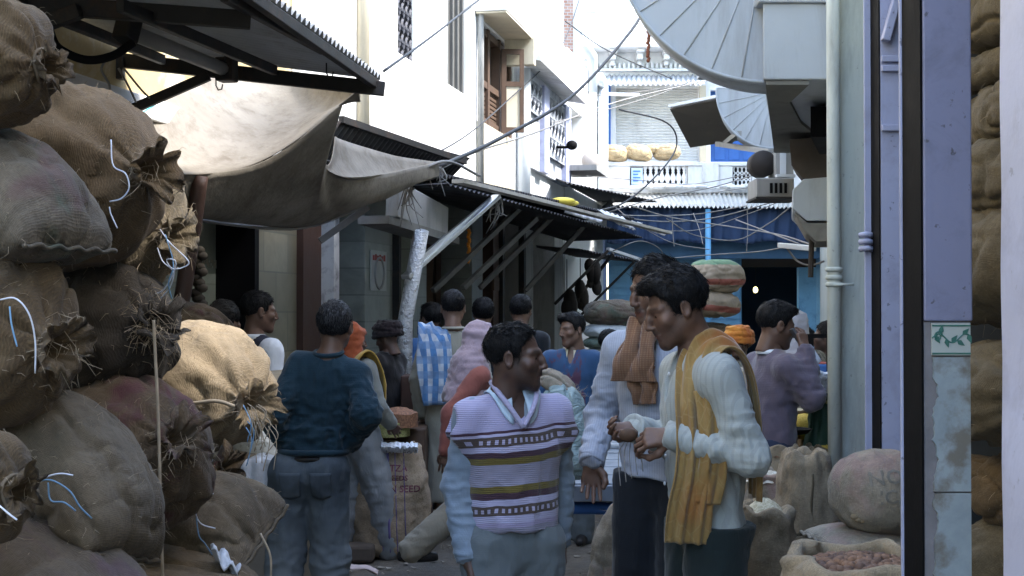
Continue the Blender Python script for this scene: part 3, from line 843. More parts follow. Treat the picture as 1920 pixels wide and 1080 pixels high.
# ------------------------------------------------------------------ near tin roof on the left
tr = thing('tin_roof', 'corrugated tin roof on black steel beams over the nearest left shop', 'roof', (-1.6, 7, 0))
e0, e1 = P(500, -14, 5.5), P(716, 146, 7.55)          # eave ends
b0, b1 = Vector((FX(5.3, 0.02), 5.3, 3.20)), Vector((FX(7.45, 0.02), 7.45, 3.02))
e00 = e0 + (e0-e1)*1.2; b00 = b0 + (b0-b1)*1.3
w = MB(); corrugated(w, e00, e1, b1, b00, 62, 0.016, 0.003, m=4); w.build('tin_sheet', M_galv, tr, True)
def beam(name, a, b, wd, ht, m=M_steel, par=tr, bev=0.004):
    q = MB(); q.bar(a, b, wd, ht); return q.build(name, m, par, bevel=bev)
beam('main_beam', P(214, 112, 7.45), P(721, 167, 7.45), 0.04, 0.075)
beam('knee_brace', P(222, 216, 7.45), P(392, 142, 7.44), 0.04, 0.05)
beam('beam_end_plate', P(205, 126, 7.42), P(232, 126, 7.42), 0.06, 0.13)
beam('main_beam', P(-60, 0, 5.4), P(470, 38, 5.6), 0.045, 0.07)
beam('knee_brace', P(30, 65, 5.45), P(150, 20, 5.42), 0.045, 0.055)
for a, b, ya, yb in (((0, -10), (305, 112), 5.2, 7.38), ((225, 10), (515, 132), 5.2, 7.38), ((420, -10), (640, 112), 5.2, 7.38)):
    beam('purlin', P(a[0], a[1], ya), P(b[0], b[1], yb), 0.032, 0.05)
beam('eave_rail', e00 + Vector((-0.02,0,-0.045)), e1 + Vector((-0.02,0,-0.045)), 0.035, 0.05)
for px, py, Y in ((405, 142, 7.4), (612, 118, 7.2), (30, 22, 5.4)):
    w = MB(); c = P(px, py, Y)
    w.tube([c, c+Vector((0,0,-0.05)), c+Vector((0.012,0,-0.075)), c+Vector((0.03,0,-0.07)), c+Vector((0.035,0,-0.045))], 0.004, 6); w.build('hook', M_steel, tr)
# tube light hung below it
w = MB(); w.tube([P(242, 58, 6.3), P(425, 132, 7.2)], 0.035, 10); o = w.build('tube_light', mk('dusty_tube_housing', (0.33, 0.32, 0.30), 0.6, 0.2), smooth=True)
tag(o, 'unlit dusty tube light slung under the corrugated tin roof', 'lamp')
each([lambda w: w.bar(P(228, 45, 6.25), P(250, 62, 6.32), 0.09, 0.12), lambda w: w.bar(P(418, 128, 7.15), P(432, 134, 7.25), 0.09, 0.12)], 'end_holder', M_steel, o, bevel=0.008)
each([lambda w: w.tube([P(248, 60, 6.3), P(244, 18, 6.2)], 0.006, 5), lambda w: w.tube([P(420, 128, 7.15), P(424, 95, 7.1)], 0.006, 5)], 'hanger_wire', M_cable, o)
# small black spotlight
w = MB()
a, b = P(88, 82, 5.5), P(104, 128, 5.5); ax = (b-a).normalized(); R = ax.to_track_quat('Z', 'Y').to_matrix()
w.lathe(a, [(0.018,0),(0.022,0.03),(0.03,0.06),(0.055,0.085),(0.05,0.10)], 16, R); o = w.build('spotlight', M_black, smooth=True)
w = MB(); w.tube([a, P(85, 60, 5.47), P(92, 30, 5.45)], 0.008, 6); w.build('arm', M_black, o)
w = MB(); w.lathe(a+ax*0.088, [(0.044,0),(0.046,0.008)], 16, R); w.build('lens', M_fan, o)
tag(o, 'small black spotlight hanging beneath the tin roof above the sacks', 'lamp')
w = MB(); w.tube(spline([P(92,55,5.5), P(110,90,5.5), P(160,112,5.52), P(210,105,5.56), P(250,80,5.6)], 30), 0.017, 8); o = w.build('hose', M_black, smooth=True)
tag(o, 'black hose drooping in a loop under the tin roof', 'hose')
for pts, lb in (([(205,105,6.5),(190,130,6.5),(205,160,6.5),(203,190,6.5)], 'thin frayed wire dangling above the big tied sack, left of its twin'),
                ([(222,128,7.3),(240,160,7.3),(255,192,7.3)], 'grey wire sagging left of the roof brace'),
                ([(232,128,7.3),(262,165,7.3),(280,184,7.3)], 'grey wire crossing behind the roof brace')):
    w = MB(); w.tube(spline([P(*q) for q in pts], 16), 0.006, 5); tag(w.build('wire', M_cableg, smooth=True), lb, 'wire')

# ------------------------------------------------------------------ tarpaulin
def tarp_mat():
    t = NT('stained_canvas'); o = t.co('Object')
    n1 = t.noise(o, 1.5, 8, 0.65, 0.4); n2 = t.noise(o, 7, 6, 0.7)
    c = t.ramp(n1, [(0.3, (0.15, 0.128, 0.102)), (0.5, (0.245, 0.22, 0.185)), (0.75, (0.32, 0.295, 0.255))])
    c = t.mix(t.ramp(n2, [(0.5, (0,0,0)), (0.7, (0.5,)*3)]), c, (0.10, 0.078, 0.06))
    m = t.set(Base_Color=c, Roughness=0.9, Specular_IOR_Level=0.15, Normal=t.bump(t.noise(o, 22, 4), 0.3, 0.02))
    tr_ = t.n('ShaderNodeBsdfTranslucent'); t.l(c, tr_.inputs[0])
    mx = t.n('ShaderNodeMixShader'); mx.inputs[0].default_value = 0.12
    t.l(t.b.outputs[0], mx.inputs[1]); t.l(tr_.outputs[0], mx.inputs[2]); t.l(mx.outputs[0], t.out.inputs[0])
    return m
M_tarp = tarp_mat()
def loft(mb, A, B, n=40, m=16, bulge=Vector((0,0,0)), wr=0.012, seed=1, th=0.006):
    a = spline(A, n); b = spline(B, n); rows = []
    for i in range(m):
        t = i/(m-1); r = []
        for j in range(n):
            u = j/(n-1)
            p = a[j].lerp(b[j], t) + bulge*(4*t*(1-t))
            q = np.array([[u*7+seed, t*2.2, 0.5]])
            p = p + Vector((0, -0.3, 0.7))*(wr*float(fbm(q, seed)[0])*(1-abs(2*t-1)**6)*(1-abs(2*u-1)**8))
            r.append(p)
        rows.append(r)
    mb.slab(rows, th)
tp = MB()
rim1 = [P(225,330,7.3), P(290,328,7.45), P(390,326,7.7), P(470,310,7.85), P(545,270,7.95), P(615,215,8.0), P(672,168,7.95)]
top1 = [P(222,236,7.32), P(265,203,7.65), P(330,166,8.05), P(395,138,8.5), P(470,135,8.9), P(560,142,8.8), P(672,163,8.05)]
loft(tp, rim1, top1, 44, 18, Vector((0,0.10,-0.06)), 0.03, 3)
rimA = [P(225,332,7.3), P(340,329,7.6), P(470,312,7.85), P(560,262,7.97), P(640,196,8.0), P(612,250,8.25), P(606,302,8.55), P(640,331,8.9), P(720,326,9.6), P(822,304,10.5)]
lowA = [P(225,408,7.4), P(300,402,7.8), P(400,412,8.3), P(480,421,8.8), P(540,427,9.2), P(590,422,9.4), P(640,403,9.7), P(690,377,9.9), P(740,350,10.1), P(822,306,10.5)]
loft(tp, rimA, lowA, 60, 18, Vector((0,0,-0.10)), 0.03, 9)
# second scoop, seen from above
up2 = [P(628,256,9.2), P(640,262,9.4), P(680,275,9.8), P(740,292,10.3), P(790,300,10.6), P(824,304,10.7)]
lo2 = [P(606,302,8.55), P(612,318,8.65), P(650,332,8.9), P(720,326,9.6), P(780,313,10.2), P(822,304,10.5)]
loft(tp, lo2, up2, 40, 12, Vector((0,0.05,-0.08)), 0.02, 5)
tag(tp.build('tarpaulin', M_tarp, smooth=True), 'big stained canvas tarpaulin slung between the tin roof and the lower awnings', 'tarpaulin')
w = MB(); loft(w, [P(222,238,7.25), P(250,222,7.45), P(292,196,7.7)], [P(224,222,7.3), P(252,208,7.5), P(285,194,7.72)], 14, 5, wr=0.02)
tag(w.build('plastic_sheet', mk('turquoise_plastic', (0.10, 0.42, 0.48), 0.4, 0.15), smooth=True), 'scrap of turquoise plastic sheet tucked behind the canvas tarpaulin', 'plastic sheet')
w = MB(); w.tube(spline([P(300,404,7.8), P(540,429,9.2), P(650,400,9.75), P(735,354,10.1), P(830,303,10.5), P(900,330,11.5)], 40), 0.012, 6)
tag(w.build('rope', M_cableg, smooth=True), 'pale rope tied along the lower edge of the tarpaulin', 'rope')
# leaning timber pole behind the pile
w = MB(); w.tube(spline([P(375,330,7.7), P(362,430,7.7), P(345,540,7.65), P(325,680,7.6), P(300, 1120, 7.5)], 20), 0.045, 9)
o = w.build('pole', M_woodd, smooth=True); tag(o, 'crooked wooden pole propping up the canvas tarpaulin', 'pole')
w = MB()
for i in range(14):
    c = P(372+6*math.sin(i*2.1), 470+i*10, 7.8); w.ball(c, 0.035, 6, 5, (1.1,1,0.8))
tag(w.build('bundle', mk('dusty_brown_rag', (0.05,0.04,0.03), 0.9, 0.4, 9), smooth=True), 'string of dark brown bundles hanging beside the crooked wooden pole', 'bundle')

# ------------------------------------------------------------------ lower awnings on the left
aw = thing('awning', 'dark tin awning with a raised front seen just above the tarpaulin', 'awning', LW(11, 0))
A0, A1 = P(560, 230, 9.6), P(872, 302, 12.6)
B0, B1 = LW(9.0, 2.78, 0.01), LW(12.9, 2.85, 0.01)
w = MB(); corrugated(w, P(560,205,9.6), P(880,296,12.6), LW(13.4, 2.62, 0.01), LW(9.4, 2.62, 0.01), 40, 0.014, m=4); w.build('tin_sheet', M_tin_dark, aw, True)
w = MB(); w.bar(P(640,224,10.2), P(872,303,12.5), 0.04, 0.05); w.build('front_rail', M_steel, aw)
# straight row further on: sheets overlap and tatter towards the far end
aw2 = thing('awning', 'long tattered tin awning on slanting struts along the white house', 'awning', LW(15, 0))
E0, E1 = P(745, 318, 10.8), P(1225, 436, 17.5)
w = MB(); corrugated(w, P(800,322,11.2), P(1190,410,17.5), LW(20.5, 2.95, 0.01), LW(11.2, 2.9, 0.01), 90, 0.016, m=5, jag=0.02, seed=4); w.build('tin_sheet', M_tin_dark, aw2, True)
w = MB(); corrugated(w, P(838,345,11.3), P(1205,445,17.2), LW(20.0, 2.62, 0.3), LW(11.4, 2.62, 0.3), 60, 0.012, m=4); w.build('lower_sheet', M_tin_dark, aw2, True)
w = MB()
for a, b in (((826,340,11.2),(1010,384,13.7)), ((960,371,13.0),(1110,409,15.5)), ((1090,402,15.2),(1232,437,17.6))):
    w.bar(P(*a)+FN*0.14, P(*b)+FN*0.14, 0.10, 0.03)
w.build('pale_edge_strip', mk('pale_sunlit_edge', (0.48, 0.45, 0.40), 0.85, 0.3, 10, 0.4, 30), aw2)  # pale bars stand in for the sunlit edges of the tin
w = MB()
for a, b, c, d in (((1120,392,15.8),(1168,408,16.8),(1192,432,16.8),(1160,420,15.8)), ((1150,408,16.3),(1205,418,17.4),(1200,424,17.3),(1146,414,16.3)), ((1180,415,16.8),(1250,438,17.8),(1246,442,17.7),(1176,420,16.8)),
                   ((1060,394,14.6),(1130,412,15.7),(1127,420,15.6),(1058,399,14.6))):
    corrugated(w, P(*a), P(*b), P(*c), P(*d), 5, 0.012, m=3)
w.build('torn_sheet_end', M_galv, aw2, True)
w = MB(); w.bar(P(760,520,11.0), P(932,368,12.3), 0.075, 0.035); w.bar(P(768,505,11.02), P(926,372,12.32), 0.03, 0.06); w.build('bright_strut', M_alu, aw2, bevel=0.004)
for a, b in (((812,545,12.6),(980,385,13.6)), ((900,540,14.2),(1040,402,14.8)), ((985,545,15.5),(1100,418,15.8)), ((600,452,9.9),(690,388,10.0)), ((868,540,13.2),(1005,410,14.0))):
    w = MB(); w.bar(P(*a), P(*b), 0.045, 0.045); w.build('strut', mk('dusty_steel', (0.13, 0.13, 0.13), 0.6, 0.4, 8, 0.2, 60, metal=0.2), aw2)
w = MB(); w.bar(P(735,372,10.6), P(830,420,11.9), 0.10, 0.28); w.build('concrete_lintel', M_grey, aw2, bevel=0.01)
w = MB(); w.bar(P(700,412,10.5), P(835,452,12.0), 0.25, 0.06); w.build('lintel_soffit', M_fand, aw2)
# last little awning before the blue shop
aw3 = thing('awning', 'small crooked tin awning above the far left stall', 'awning', LW(21, 0))
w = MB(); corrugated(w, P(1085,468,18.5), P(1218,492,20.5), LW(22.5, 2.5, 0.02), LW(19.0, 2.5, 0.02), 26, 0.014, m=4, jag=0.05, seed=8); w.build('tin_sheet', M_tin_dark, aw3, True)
w = MB(); w.bar(P(1140,467,19.0), P(1222,494,20.6), 0.05, 0.04); w.build('pale_edge_strip', M_galv, aw3)
for a, b in (((1080,600,20),(1190,490,20)), ((1070,575,19.5),(1150,475,19)), ((1040,570,18.6),(1140,470,18.8))):
    w = MB(); w.bar(P(*a), P(*b), 0.035, 0.035); w.build('strut', M_steel, aw3)
aw4 = thing('awning', 'narrow dark tin ledge fixed below the end house pipe', 'awning', LW(22, 0))
w = MB(); corrugated(w, P(1058,342,19.0), P(1232,378,22.5), LW(25, 3.55, 0.03), LW(20.5, 3.55, 0.03), 26, 0.012, m=3); w.build('tin_sheet', M_tin_dark, aw4, True)
w = MB(); w.bar(P(1150,375,21), P(1120,400,22.5), 0.05, 0.05); w.build('strut', M_steel, aw4)
# yellow scrap, rags and things hanging
w = MB(); w.ball(P(1055,377,14.6), 0.09, 10, 6, (1.5,0.8,0.45)); w.ball(P(1072,381,14.7), 0.06, 8, 6, (1.3,0.8,0.5))
tag(w.build('plastic_bag', mk('yellow_plastic', (0.65, 0.52, 0.08), 0.5, 0.1), smooth=True), 'crumpled yellow plastic bag lying on the long tattered awning', 'bag')
rnd = random.Random(11)
for px, py, Y, ln, lb in ((820,310,10.6,0.22,'knotted pale rag at the tarpaulin corner'), (932,375,12.3,0.30,'torn pale rag hanging at the top of the bright strut'), (770,350,10.3,0.32,'shredded rag hanging under the concrete lintel')):
    w = MB()
    for k in range(9):
        c = P(px+rnd.uniform(-9,9), py+rnd.uniform(-6,6), Y)
        w.tube(spline([c, c+Vector((rnd.uniform(-.05,.05),0,-ln*0.5*rnd.random())), c+Vector((rnd.uniform(-.09,.09),0,-ln*rnd.uniform(0.3,1)))], 7), 0.010, 5, taper=0.3)
    tag(w.build('rag', M_cableg, smooth=True), lb, 'rag')
w = MB()
for i in range(15): w.ball(P(879+1.2*math.sin(i*1.7), 432+i*4.2, 13.0), 0.017, 8, 6)
o = w.build('marigold_garland', mk('marigold_orange', (0.60, 0.20, 0.02), 0.8, 0.2, 30), smooth=True); tag(o, 'string of orange marigolds hanging in the dark under the awning', 'garland')
w = MB(); w.tube([P(879, 425, 13.0), P(880, 500, 13.0)], 0.004, 5); w.build('thread', M_cableg, o)
w = MB(); a = P(757,640,11.2); a.z = 0; b = P(790,432,11.0)
w.tube([a, P(760,600,11.2), b], 0.060, 14); o = w.build('foil_duct', M_foil, smooth=True); tag(o, 'slanting silver foil-wrapped post between the shop doorways', 'post')
# dark hanging goods in the far shop
for (px, py, Y, sx, sz, lb) in ((1063,560,18.0,0.16,0.36,'dark cloth bundle hanging under the far awning, left of another'), (1088,555,18.5,0.15,0.34,'dark cloth bundle hanging under the far awning, above the smiling man'), (1112,505,19.0,0.13,0.14,'brown gourd cluster hung on the far awning strut'), (1115,535,19.2,0.12,0.12,'dark pot hung on the lowest awning strut')):
    w = MB()
    for k in range(7): w.ball(P(px+rnd.uniform(-8,8), py+rnd.uniform(-0.35,0.35)*sz*150, Y), sx*rnd.uniform(0.35,0.6), 9, 7, (1,0.8,rnd.uniform(1.3,2.6)))
    w.tube([P(px, py, Y), P(px, py-sz*150-20, Y)], 0.006, 5)
    tag(w.build('bundle', mk('dark_hanging_cloth', (0.03,0.025,0.022), 0.9, 0.4, 6), smooth=True), lb, 'bundle')

# ------------------------------------------------------------------ cables and strings
def cable(pts, r, lb, m=M_cable, n=36):
    w = MB(); w.tube(spline([P(*q) for q in pts], n), r, 6); tag(w.build('cable', m, smooth=True), lb, 'cable')
cable([(1222,-6,16),(1180,62,15.2),(1075,178,13.8),(940,258,12.2),(825,312,10.6)], 0.017, 'thick black cable swooping from the top down to the tarpaulin corner')
cable([(1330,150,22),(1160,190,19),(1000,250,15),(900,282,12.5),(822,318,10.6)], 0.009, 'grey cable running just below the thick swooping one', M_cableg)
cable([(905,-6,12),(810,68,10),(720,133,8.2)], 0.009, 'thin black cable from the white house down to the tin roof corner')
cable([(1090,-10,22),(1050,90,20),(950,190,16),(850,270,13),(720,316,11),(560,290,9.6)], 0.008, 'thin cable sagging across the white wall behind the tarpaulin')
cable([(1060,40,22),(1140,95,23),(1260,148,24.5)], 0.010, 'thin wire across the brick house to the upper balcony')
cable([(1160,205,20),(1250,230,20),(1268,275,20),(1230,330,19),(1160,385,18),(1060,400,16)], 0.012, 'black cable looping down from the tilted flap past the balcony')
cable([(1100,395,18),(1230,415,20),(1340,408,21),(1480,370,18)], 0.009, 'lowest slack grey wire over the navy valance', M_cableg)
cable([(1180,385,19),(1260,408,20),(1370,425,20),(1460,440,17),(1530,462,13)], 0.010, 'grey wire slanting down to the pale bracket', M_cableg)
cable([(1110,395,19),(1180,404,20),(1300,402,21),(1400,386,20)], 0.008, 'grey wire just under the corrugated eave', M_cableg)
cable([(1250,410,20),(1300,440,21),(1380,450,21),(1440,420,20),(1480,390,18)], 0.009, 'wire curving in a deep loop before the navy valance', M_cableg)
cable([(1380,412,20),(1440,435,18),(1500,458,14.5)], 0.009, 'short wire running to the white bracket tube', M_cableg)
cable([(1240,486,20),(1330,478,20),(1420,472,19),(1480,462,15)], 0.008, 'lower wire across the dull blue fascia', M_cableg)
cable([(1100,330,21),(1200,338,22),(1300,345,23),(1420,322,20),(1475,300,15)], 0.007, 'slim wire crossing before the balcony balustrade', M_cableg)
cable([(1140,398,20),(1230,372,20),(1340,350,20),(1440,318,17),(1490,290,13)], 0.008, 'slim wire rising to the air conditioner', M_cableg)
cable([(1476,466,13.5),(1496,490,13.4),(1520,497,13.3),(1545,490,13.2)], 0.010, 'drooping wire end below the white bracket tube', M_cableg)
for pts, lb in (([(1120,398,19),(1200,425,20),(1300,432,21),(1400,402,20),(1490,366,14)], 'thin slack wire dipping low in the middle of the navy valance'),
                ([(1150,386,20),(1195,420,19.5),(1260,455,20),(1330,468,20)], 'thin wire dropping from the awning end to the blue post'),
                ([(1300,400,21),(1312,432,20.6),(1318,458,20.4)], 'short wire hanging straight beside the blue post'),
                ([(1401,392,21),(1402,430,21),(1400,472,21)], 'hair-thin wire hanging down the right of the valance'),
                ([(1260,408,20),(1262,440,20),(1264,462,20)], 'hair-thin wire hanging down left of the blue post'),
                ([(1090,352,21),(1190,362,22),(1290,366,23),(1400,352,20),(1480,338,14)], 'wire running along the pale corrugated eave'),
                ([(1100,180,21),(1200,172,22),(1330,150,22)], 'wire stretched across the upstairs hood'),
                ([(1035,230,19),(1140,205,20),(1240,175,21),(1300,150,21)], 'wire climbing from the peeling bay to the fan canopy'),
                ([(1150,470,17.5),(1200,452,18),(1240,470,18.4),(1235,500,18.5)], 'curled wire end at the torn awning tip')):
    cable(pts, 0.006, lb, M_cableg)
w = MB(); w.bar(P(1462,460,13.6), P(1526,466,12.6), 0.05, 0.05); tag(w.build('bracket_tube', M_pipe, bevel=0.01), 'pale bracket tube where the wires meet at right', 'bracket')
rnd = random.Random(2)
w = MB()
for i in range(30): w.ball(P(1215+rnd.uniform(-2.2,2.2), -8+i*4.2, 11.0), 0.013*rnd.uniform(0.8,1.25), 7, 5)
w.tube([P(1216,-30,11), P(1215,116,11)], 0.004, 4)
tag(w.build('bead_string', mk('dried_red_brown_pods', (0.20, 0.07, 0.035), 0.8, 0.35, 40), smooth=True), 'string of dried brown pods hanging beside the big fan canopy', 'string')

# ------------------------------------------------------------------ right side of the street
def RX(Y, off=0.0): return RA + FB*Y - off
rb = thing('right_building', 'tall building on the right with open shops between lavender pillars', 'building', (3, 6, 0))
def rmass(y0, y1, z0, z1):
    w = MB(); a, b = RX(y0), RX(y1)
    w.prism([(a, y0, z0), (a+5, y0, z0), (b+5, y1, z0), (b, y1, z0)], (0, 0, z1-z0)); return w
for y0, y1, z1 in ((-3.0, 2.9, 6.2), (2.9, 4.3, 3.7), (4.3, 7.0, 5.9), (7.0, 24.9, 7.0)):
    rmass(y0, y1-0.01, 2.95, z1).build('upper_wall', M_pil, rb)
rmass(8.0, 24.9, 0, 2.94).build('lower_wall', M_pil, rb)
w = MB(); w.box((RX(7.5)+0.9, 5.25, 0), (RX(7.5)+3.4, 7.9, 2.94)); w.build('shop_wall', M_lav, rb)
w = MB(); w.box((2.9, -2, 0), (3.1, 5.2, 2.94)); w.build('shop_wall', mk('shop_gloom_wall', (0.05, 0.05, 0.048)), rb)  # near-black colour stands for the shade behind the stacked sacks
w = MB(); w.box((1.45, 5.0, 0), (2.88, 5.2, 2.94)); w.build('shop_wall', mk('shop_gloom_wall', (0.05, 0.05, 0.048)), rb)
# pillar A : pale green pilaster with a round downpipe, iron channel at its right
def pillar(pxl, pxr, Y, dep, m, name='pillar', z1=2.94, z0=0):
    w = MB(); x0 = (pxl-960)*Y/F; x1 = (pxr-960)*Y/F
    w.box((x0, Y, z0), (x1, Y+dep, z1)); return w.build(name, m, rb, bevel=0.006)
pillar(1566, 1640, 7.2, 0.11, M_pil, 'pillar', 4.2)
w = MB(); xx = (1564-960)*7.14/F; w.tube([(xx, 7.14, 0), (xx, 7.14, 4.2)], 0.034, 14); w.build('drainpipe', M_pil, rb, True)
w = MB()
for py in (505, 520, 533): 
    z = bzy(py, 7.1); w.lathe((xx, 7.14, z-0.012), [(0.036,0),(0.044,0.004),(0.044,0.02),(0.036,0.024)], 14)
w.bar((xx-0.01, 7.1, bzy(534,7.1)), (xx+0.09, 7.1, bzy(533,7.1)), 0.012, 0.014); w.build('pipe_clamp', M_pil, rb, True)
# black-painted street sides of the next pillars, each with a lavender flange behind it
def channel(pxa, pxb, pxc, Y, z1=2.94):
    """flange from pxa to pxb, black side face from pxb to the front corner at pxc, depth Y"""
    xc = (pxc-960)*Y/F; Y2 = xc*F/(pxb-960)
    w = MB(); w.box((xc-0.006, Y+0.004, 0), (xc-0.001, Y2, z1)); w.build('black_channel', M_black, rb)
    xa = (pxa-960)*Y2/F
    w = MB(); w.box((xa, Y2+0.001, 0), (xc+0.02, Y2+0.012, z1)); w.build('channel_flange', M_lav2, rb, bevel=0.003)
channel(1622, 1637, 1653, 5.3)
channel(1689, 1698, 1733, 3.25)
w = MB()
for py in (441, 454, 467):
    z = bzy(py, 5.4); w.tube([(1.325, 5.42, z), (1.35, 5.40, z+0.004), (1.372, 5.41, z)], 0.011, 8)
w.build('hinge', M_lav2, rb, True)
# lavender folded panel between the channels
x0, x1 = (1653-960)*5.3/F, (1740-960)*5.3/F
w = MB(); w.box((x0, 5.3, 0), (x1, 5.40, 2.94)); w.build('lavender_panel', M_lav2, rb)
each([lambda w, z=bzy(py, 5.3): w.box((x0, 5.28, z-0.012), (x1, 5.298, z+0.012)) for py in (110, 128, 240)], 'panel_rail', M_lav2, rb, bevel=0.004)
w = MB(); w.bar((x0+0.01, 5.27, bzy(78, 5.3)), (x0+0.085, 5.27, bzy(-60, 5.3)), 0.03, 0.04, (0,1,0)); w.build('panel_brace', M_lav2, rb, bevel=0.004)
# lavender pillar with a tiled dado
Y = 3.25; x0, x1 = (1733-960)*Y/F, (1824-960)*Y/F
zt = bzy(602, Y)
w = MB(); w.box((x0, Y, zt), (x1, Y+0.15, 2.94)); w.build('pillar', M_lav, rb, bevel=0.004)
w = MB(); w.box((x0, Y+0.006, 0), (x1-0.004, Y+0.15, zt-0.002)); w.build('pillar_plinth', mk('bare_grey_render', (0.20, 0.19, 0.20), 0.95, 0.3, 12, 0.5, 60), rb)
def dado_mat():
    t = NT('blue_grey_glazed_tile'); o = t.co('Object'); n = t.noise(o, 9, 8, 0.7, 0.5); n2 = t.noise(t.mapping(o, (1,1,1), (0,0,0), (4,2,7)), 5, 6, 0.65)
    c = t.ramp(n, [(0.35, (0.22, 0.265, 0.295)), (0.7, (0.31, 0.36, 0.39))])
    c = t.mix(t.ramp(n2, [(0.50, (0,0,0)), (0.60, (0.85,)*3)]), c, (0.135, 0.115, 0.09))
    return t.set(Base_Color=c, Roughness=0.3, Normal=t.bump(n, 0.1, 0.004))
M_dado = dado_mat()
xa, xb = (1746-960)*Y/F, (1818-960)*Y/F
w = MB()
prev = bzy(668, Y)
rnd = random.Random(3)
for py in (922, 1180, 1450):
    z = bzy(py, Y); n = 34
    # chipped left edge
    pts = [Vector((xa + 0.010*max(0, math.sin(i*0.37+py)) + rnd.uniform(0, 0.007), Y-0.004, lerp(prev-0.002, z+0.002, i/n))) for i in range(n+1)]
    w.prism([Vector((xb, Y-0.004, z+0.002)), Vector((xb, Y-0.004, prev-0.002))] + pts, (0, 0.0085, 0)); prev = z
w.build('dado_tile', M_dado, rb)
w = MB(); w.box((xa, Y-0.005, bzy(666, Y)), (xb, Y+0.004, bzy(606, Y))); bt = w.build('border_tile', mk('pale_glazed_border', (0.42, 0.45, 0.43), 0.3, 0.1), rb)
w = MB()   # green leaf scroll on the border tile
zc = bzy(634, Y)
M_leaf = mk('green_glaze', (0.05, 0.16, 0.13), 0.35, 0.3, 60)
w.tube(spline([Vector((lerp(xa, xb, t), Y-0.0055, zc+0.010*math.sin(t*9))) for t in [k/12 for k in range(13)]], 40), 0.0018, 5)
for k in range(7):
    t = (k+0.5)/7; c = Vector((lerp(xa, xb, t), Y-0.0055, zc+0.010*math.sin(t*9))); a = (1 if k % 2 else -1)*1.0 + 0.4*math.sin(k*2.0)
    d = Vector((math.cos(a), 0, math.sin(a))); nn = Vector((-d.z, 0, d.x)); L = 0.022
    w.prism([c, c+d*L*0.35+nn*0.006, c+d*L*0.6+nn*0.004, c+d*L, c+d*L*0.6-nn*0.004, c+d*L*0.35-nn*0.006], (0, -0.0012, 0))
sp = Vector((lerp(xa, xb, 0.16), Y-0.0055, zc+0.004))
w.tube([sp + Vector((0.010*(1-q/26)*math.cos(q*0.55), 0, 0.012*(1-q/26)*math.sin(q*0.55))) for q in range(24)], 0.0018, 5)
w.box((xa, Y-0.0065, bzy(664, Y)), (xb, Y-0.0052, bzy(661, Y))); w.box((xa, Y-0.0065, bzy(612, Y)), (xb, Y-0.0052, bzy(609, Y)))
w.build('leaf_scroll', M_leaf, bt)
# nearest pillar
Y = 2.15; w = MB(); x0 = (1872-960)*Y/F
rows = []
for i in range(60):
    z = i/59*2.94; r = []
    for k in range(6):
        a = math.pi/2*k/5; r.append(Vector((x0+0.016-0.016*math.sin(a)+0.0010*math.sin(z*23+k), Y-0.016+0.016*math.cos(a), z)))
    r.append(Vector((x0+0.0012*math.sin(z*9), Y-0.4, z))); r.append(Vector((x0, 1.3, z))); r.append(Vector((x0+0.4, 1.3, z))); r.append(Vector((x0+0.4, Y, z)))
    rows.append(r)
w.grid(rows, True); w.build('pillar', mk('light_lavender_paint', (0.44, 0.46, 0.62), 0.5, 0.08, 3.0, 0.3, 26, stain=(0.28,0.28,0.38), stain_amt=0.5, stain_scale=3, chips=0.6, chip_col=(0.18,0.18,0.24)), rb, True)
# upper right: balcony box, soffit, fans, flap, hoods
bcy = thing('concrete_balcony', 'overhanging concrete balcony box with a broken grey soffit at upper right', 'balcony', (2, 10, 3))
Yb = 9.0; xL = (1432-960)*Yb/F; zlo, zhi = bzy(148, Yb), bzy(4, Yb)
w = MB(); w.prism([(xL, Yb, zlo), (RX(Yb)+0.05, Yb, zlo), (RX(12.9)+0.05, 12.9, zlo), (xL+0.2025*3.9, 12.9, zlo)], (0, 0, zhi-zlo)); w.build('balcony_wall', M_fan, bcy, bevel=0.01)
w = MB(); xR = (1520-960)*Yb/F
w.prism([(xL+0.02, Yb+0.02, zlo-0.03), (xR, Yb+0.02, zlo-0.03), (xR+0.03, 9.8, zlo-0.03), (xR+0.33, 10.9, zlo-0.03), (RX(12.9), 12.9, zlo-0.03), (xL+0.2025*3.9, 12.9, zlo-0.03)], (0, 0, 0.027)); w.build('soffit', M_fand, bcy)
w = MB(); w.box((xL-0.03, Yb-0.03, zhi), (RX(Yb), 12, zhi+0.12)); w.build('coping', M_fan, bcy, bevel=0.01)
xq = (1521-960)*9.9/F; zq_ = bzy(256, 9.9)
w = MB(); w.prism([(xq, 9.9, zq_), (RX(9.9)+0.02, 9.9, zq_), (RX(11)+0.02, 11, zq_), (xq+0.3, 11, zq_)], (0, 0, zlo-0.04-zq_)); w.build('recess_shade_block', M_black, bcy)  # solid black block stands in for the shade of a hole beside the soffit
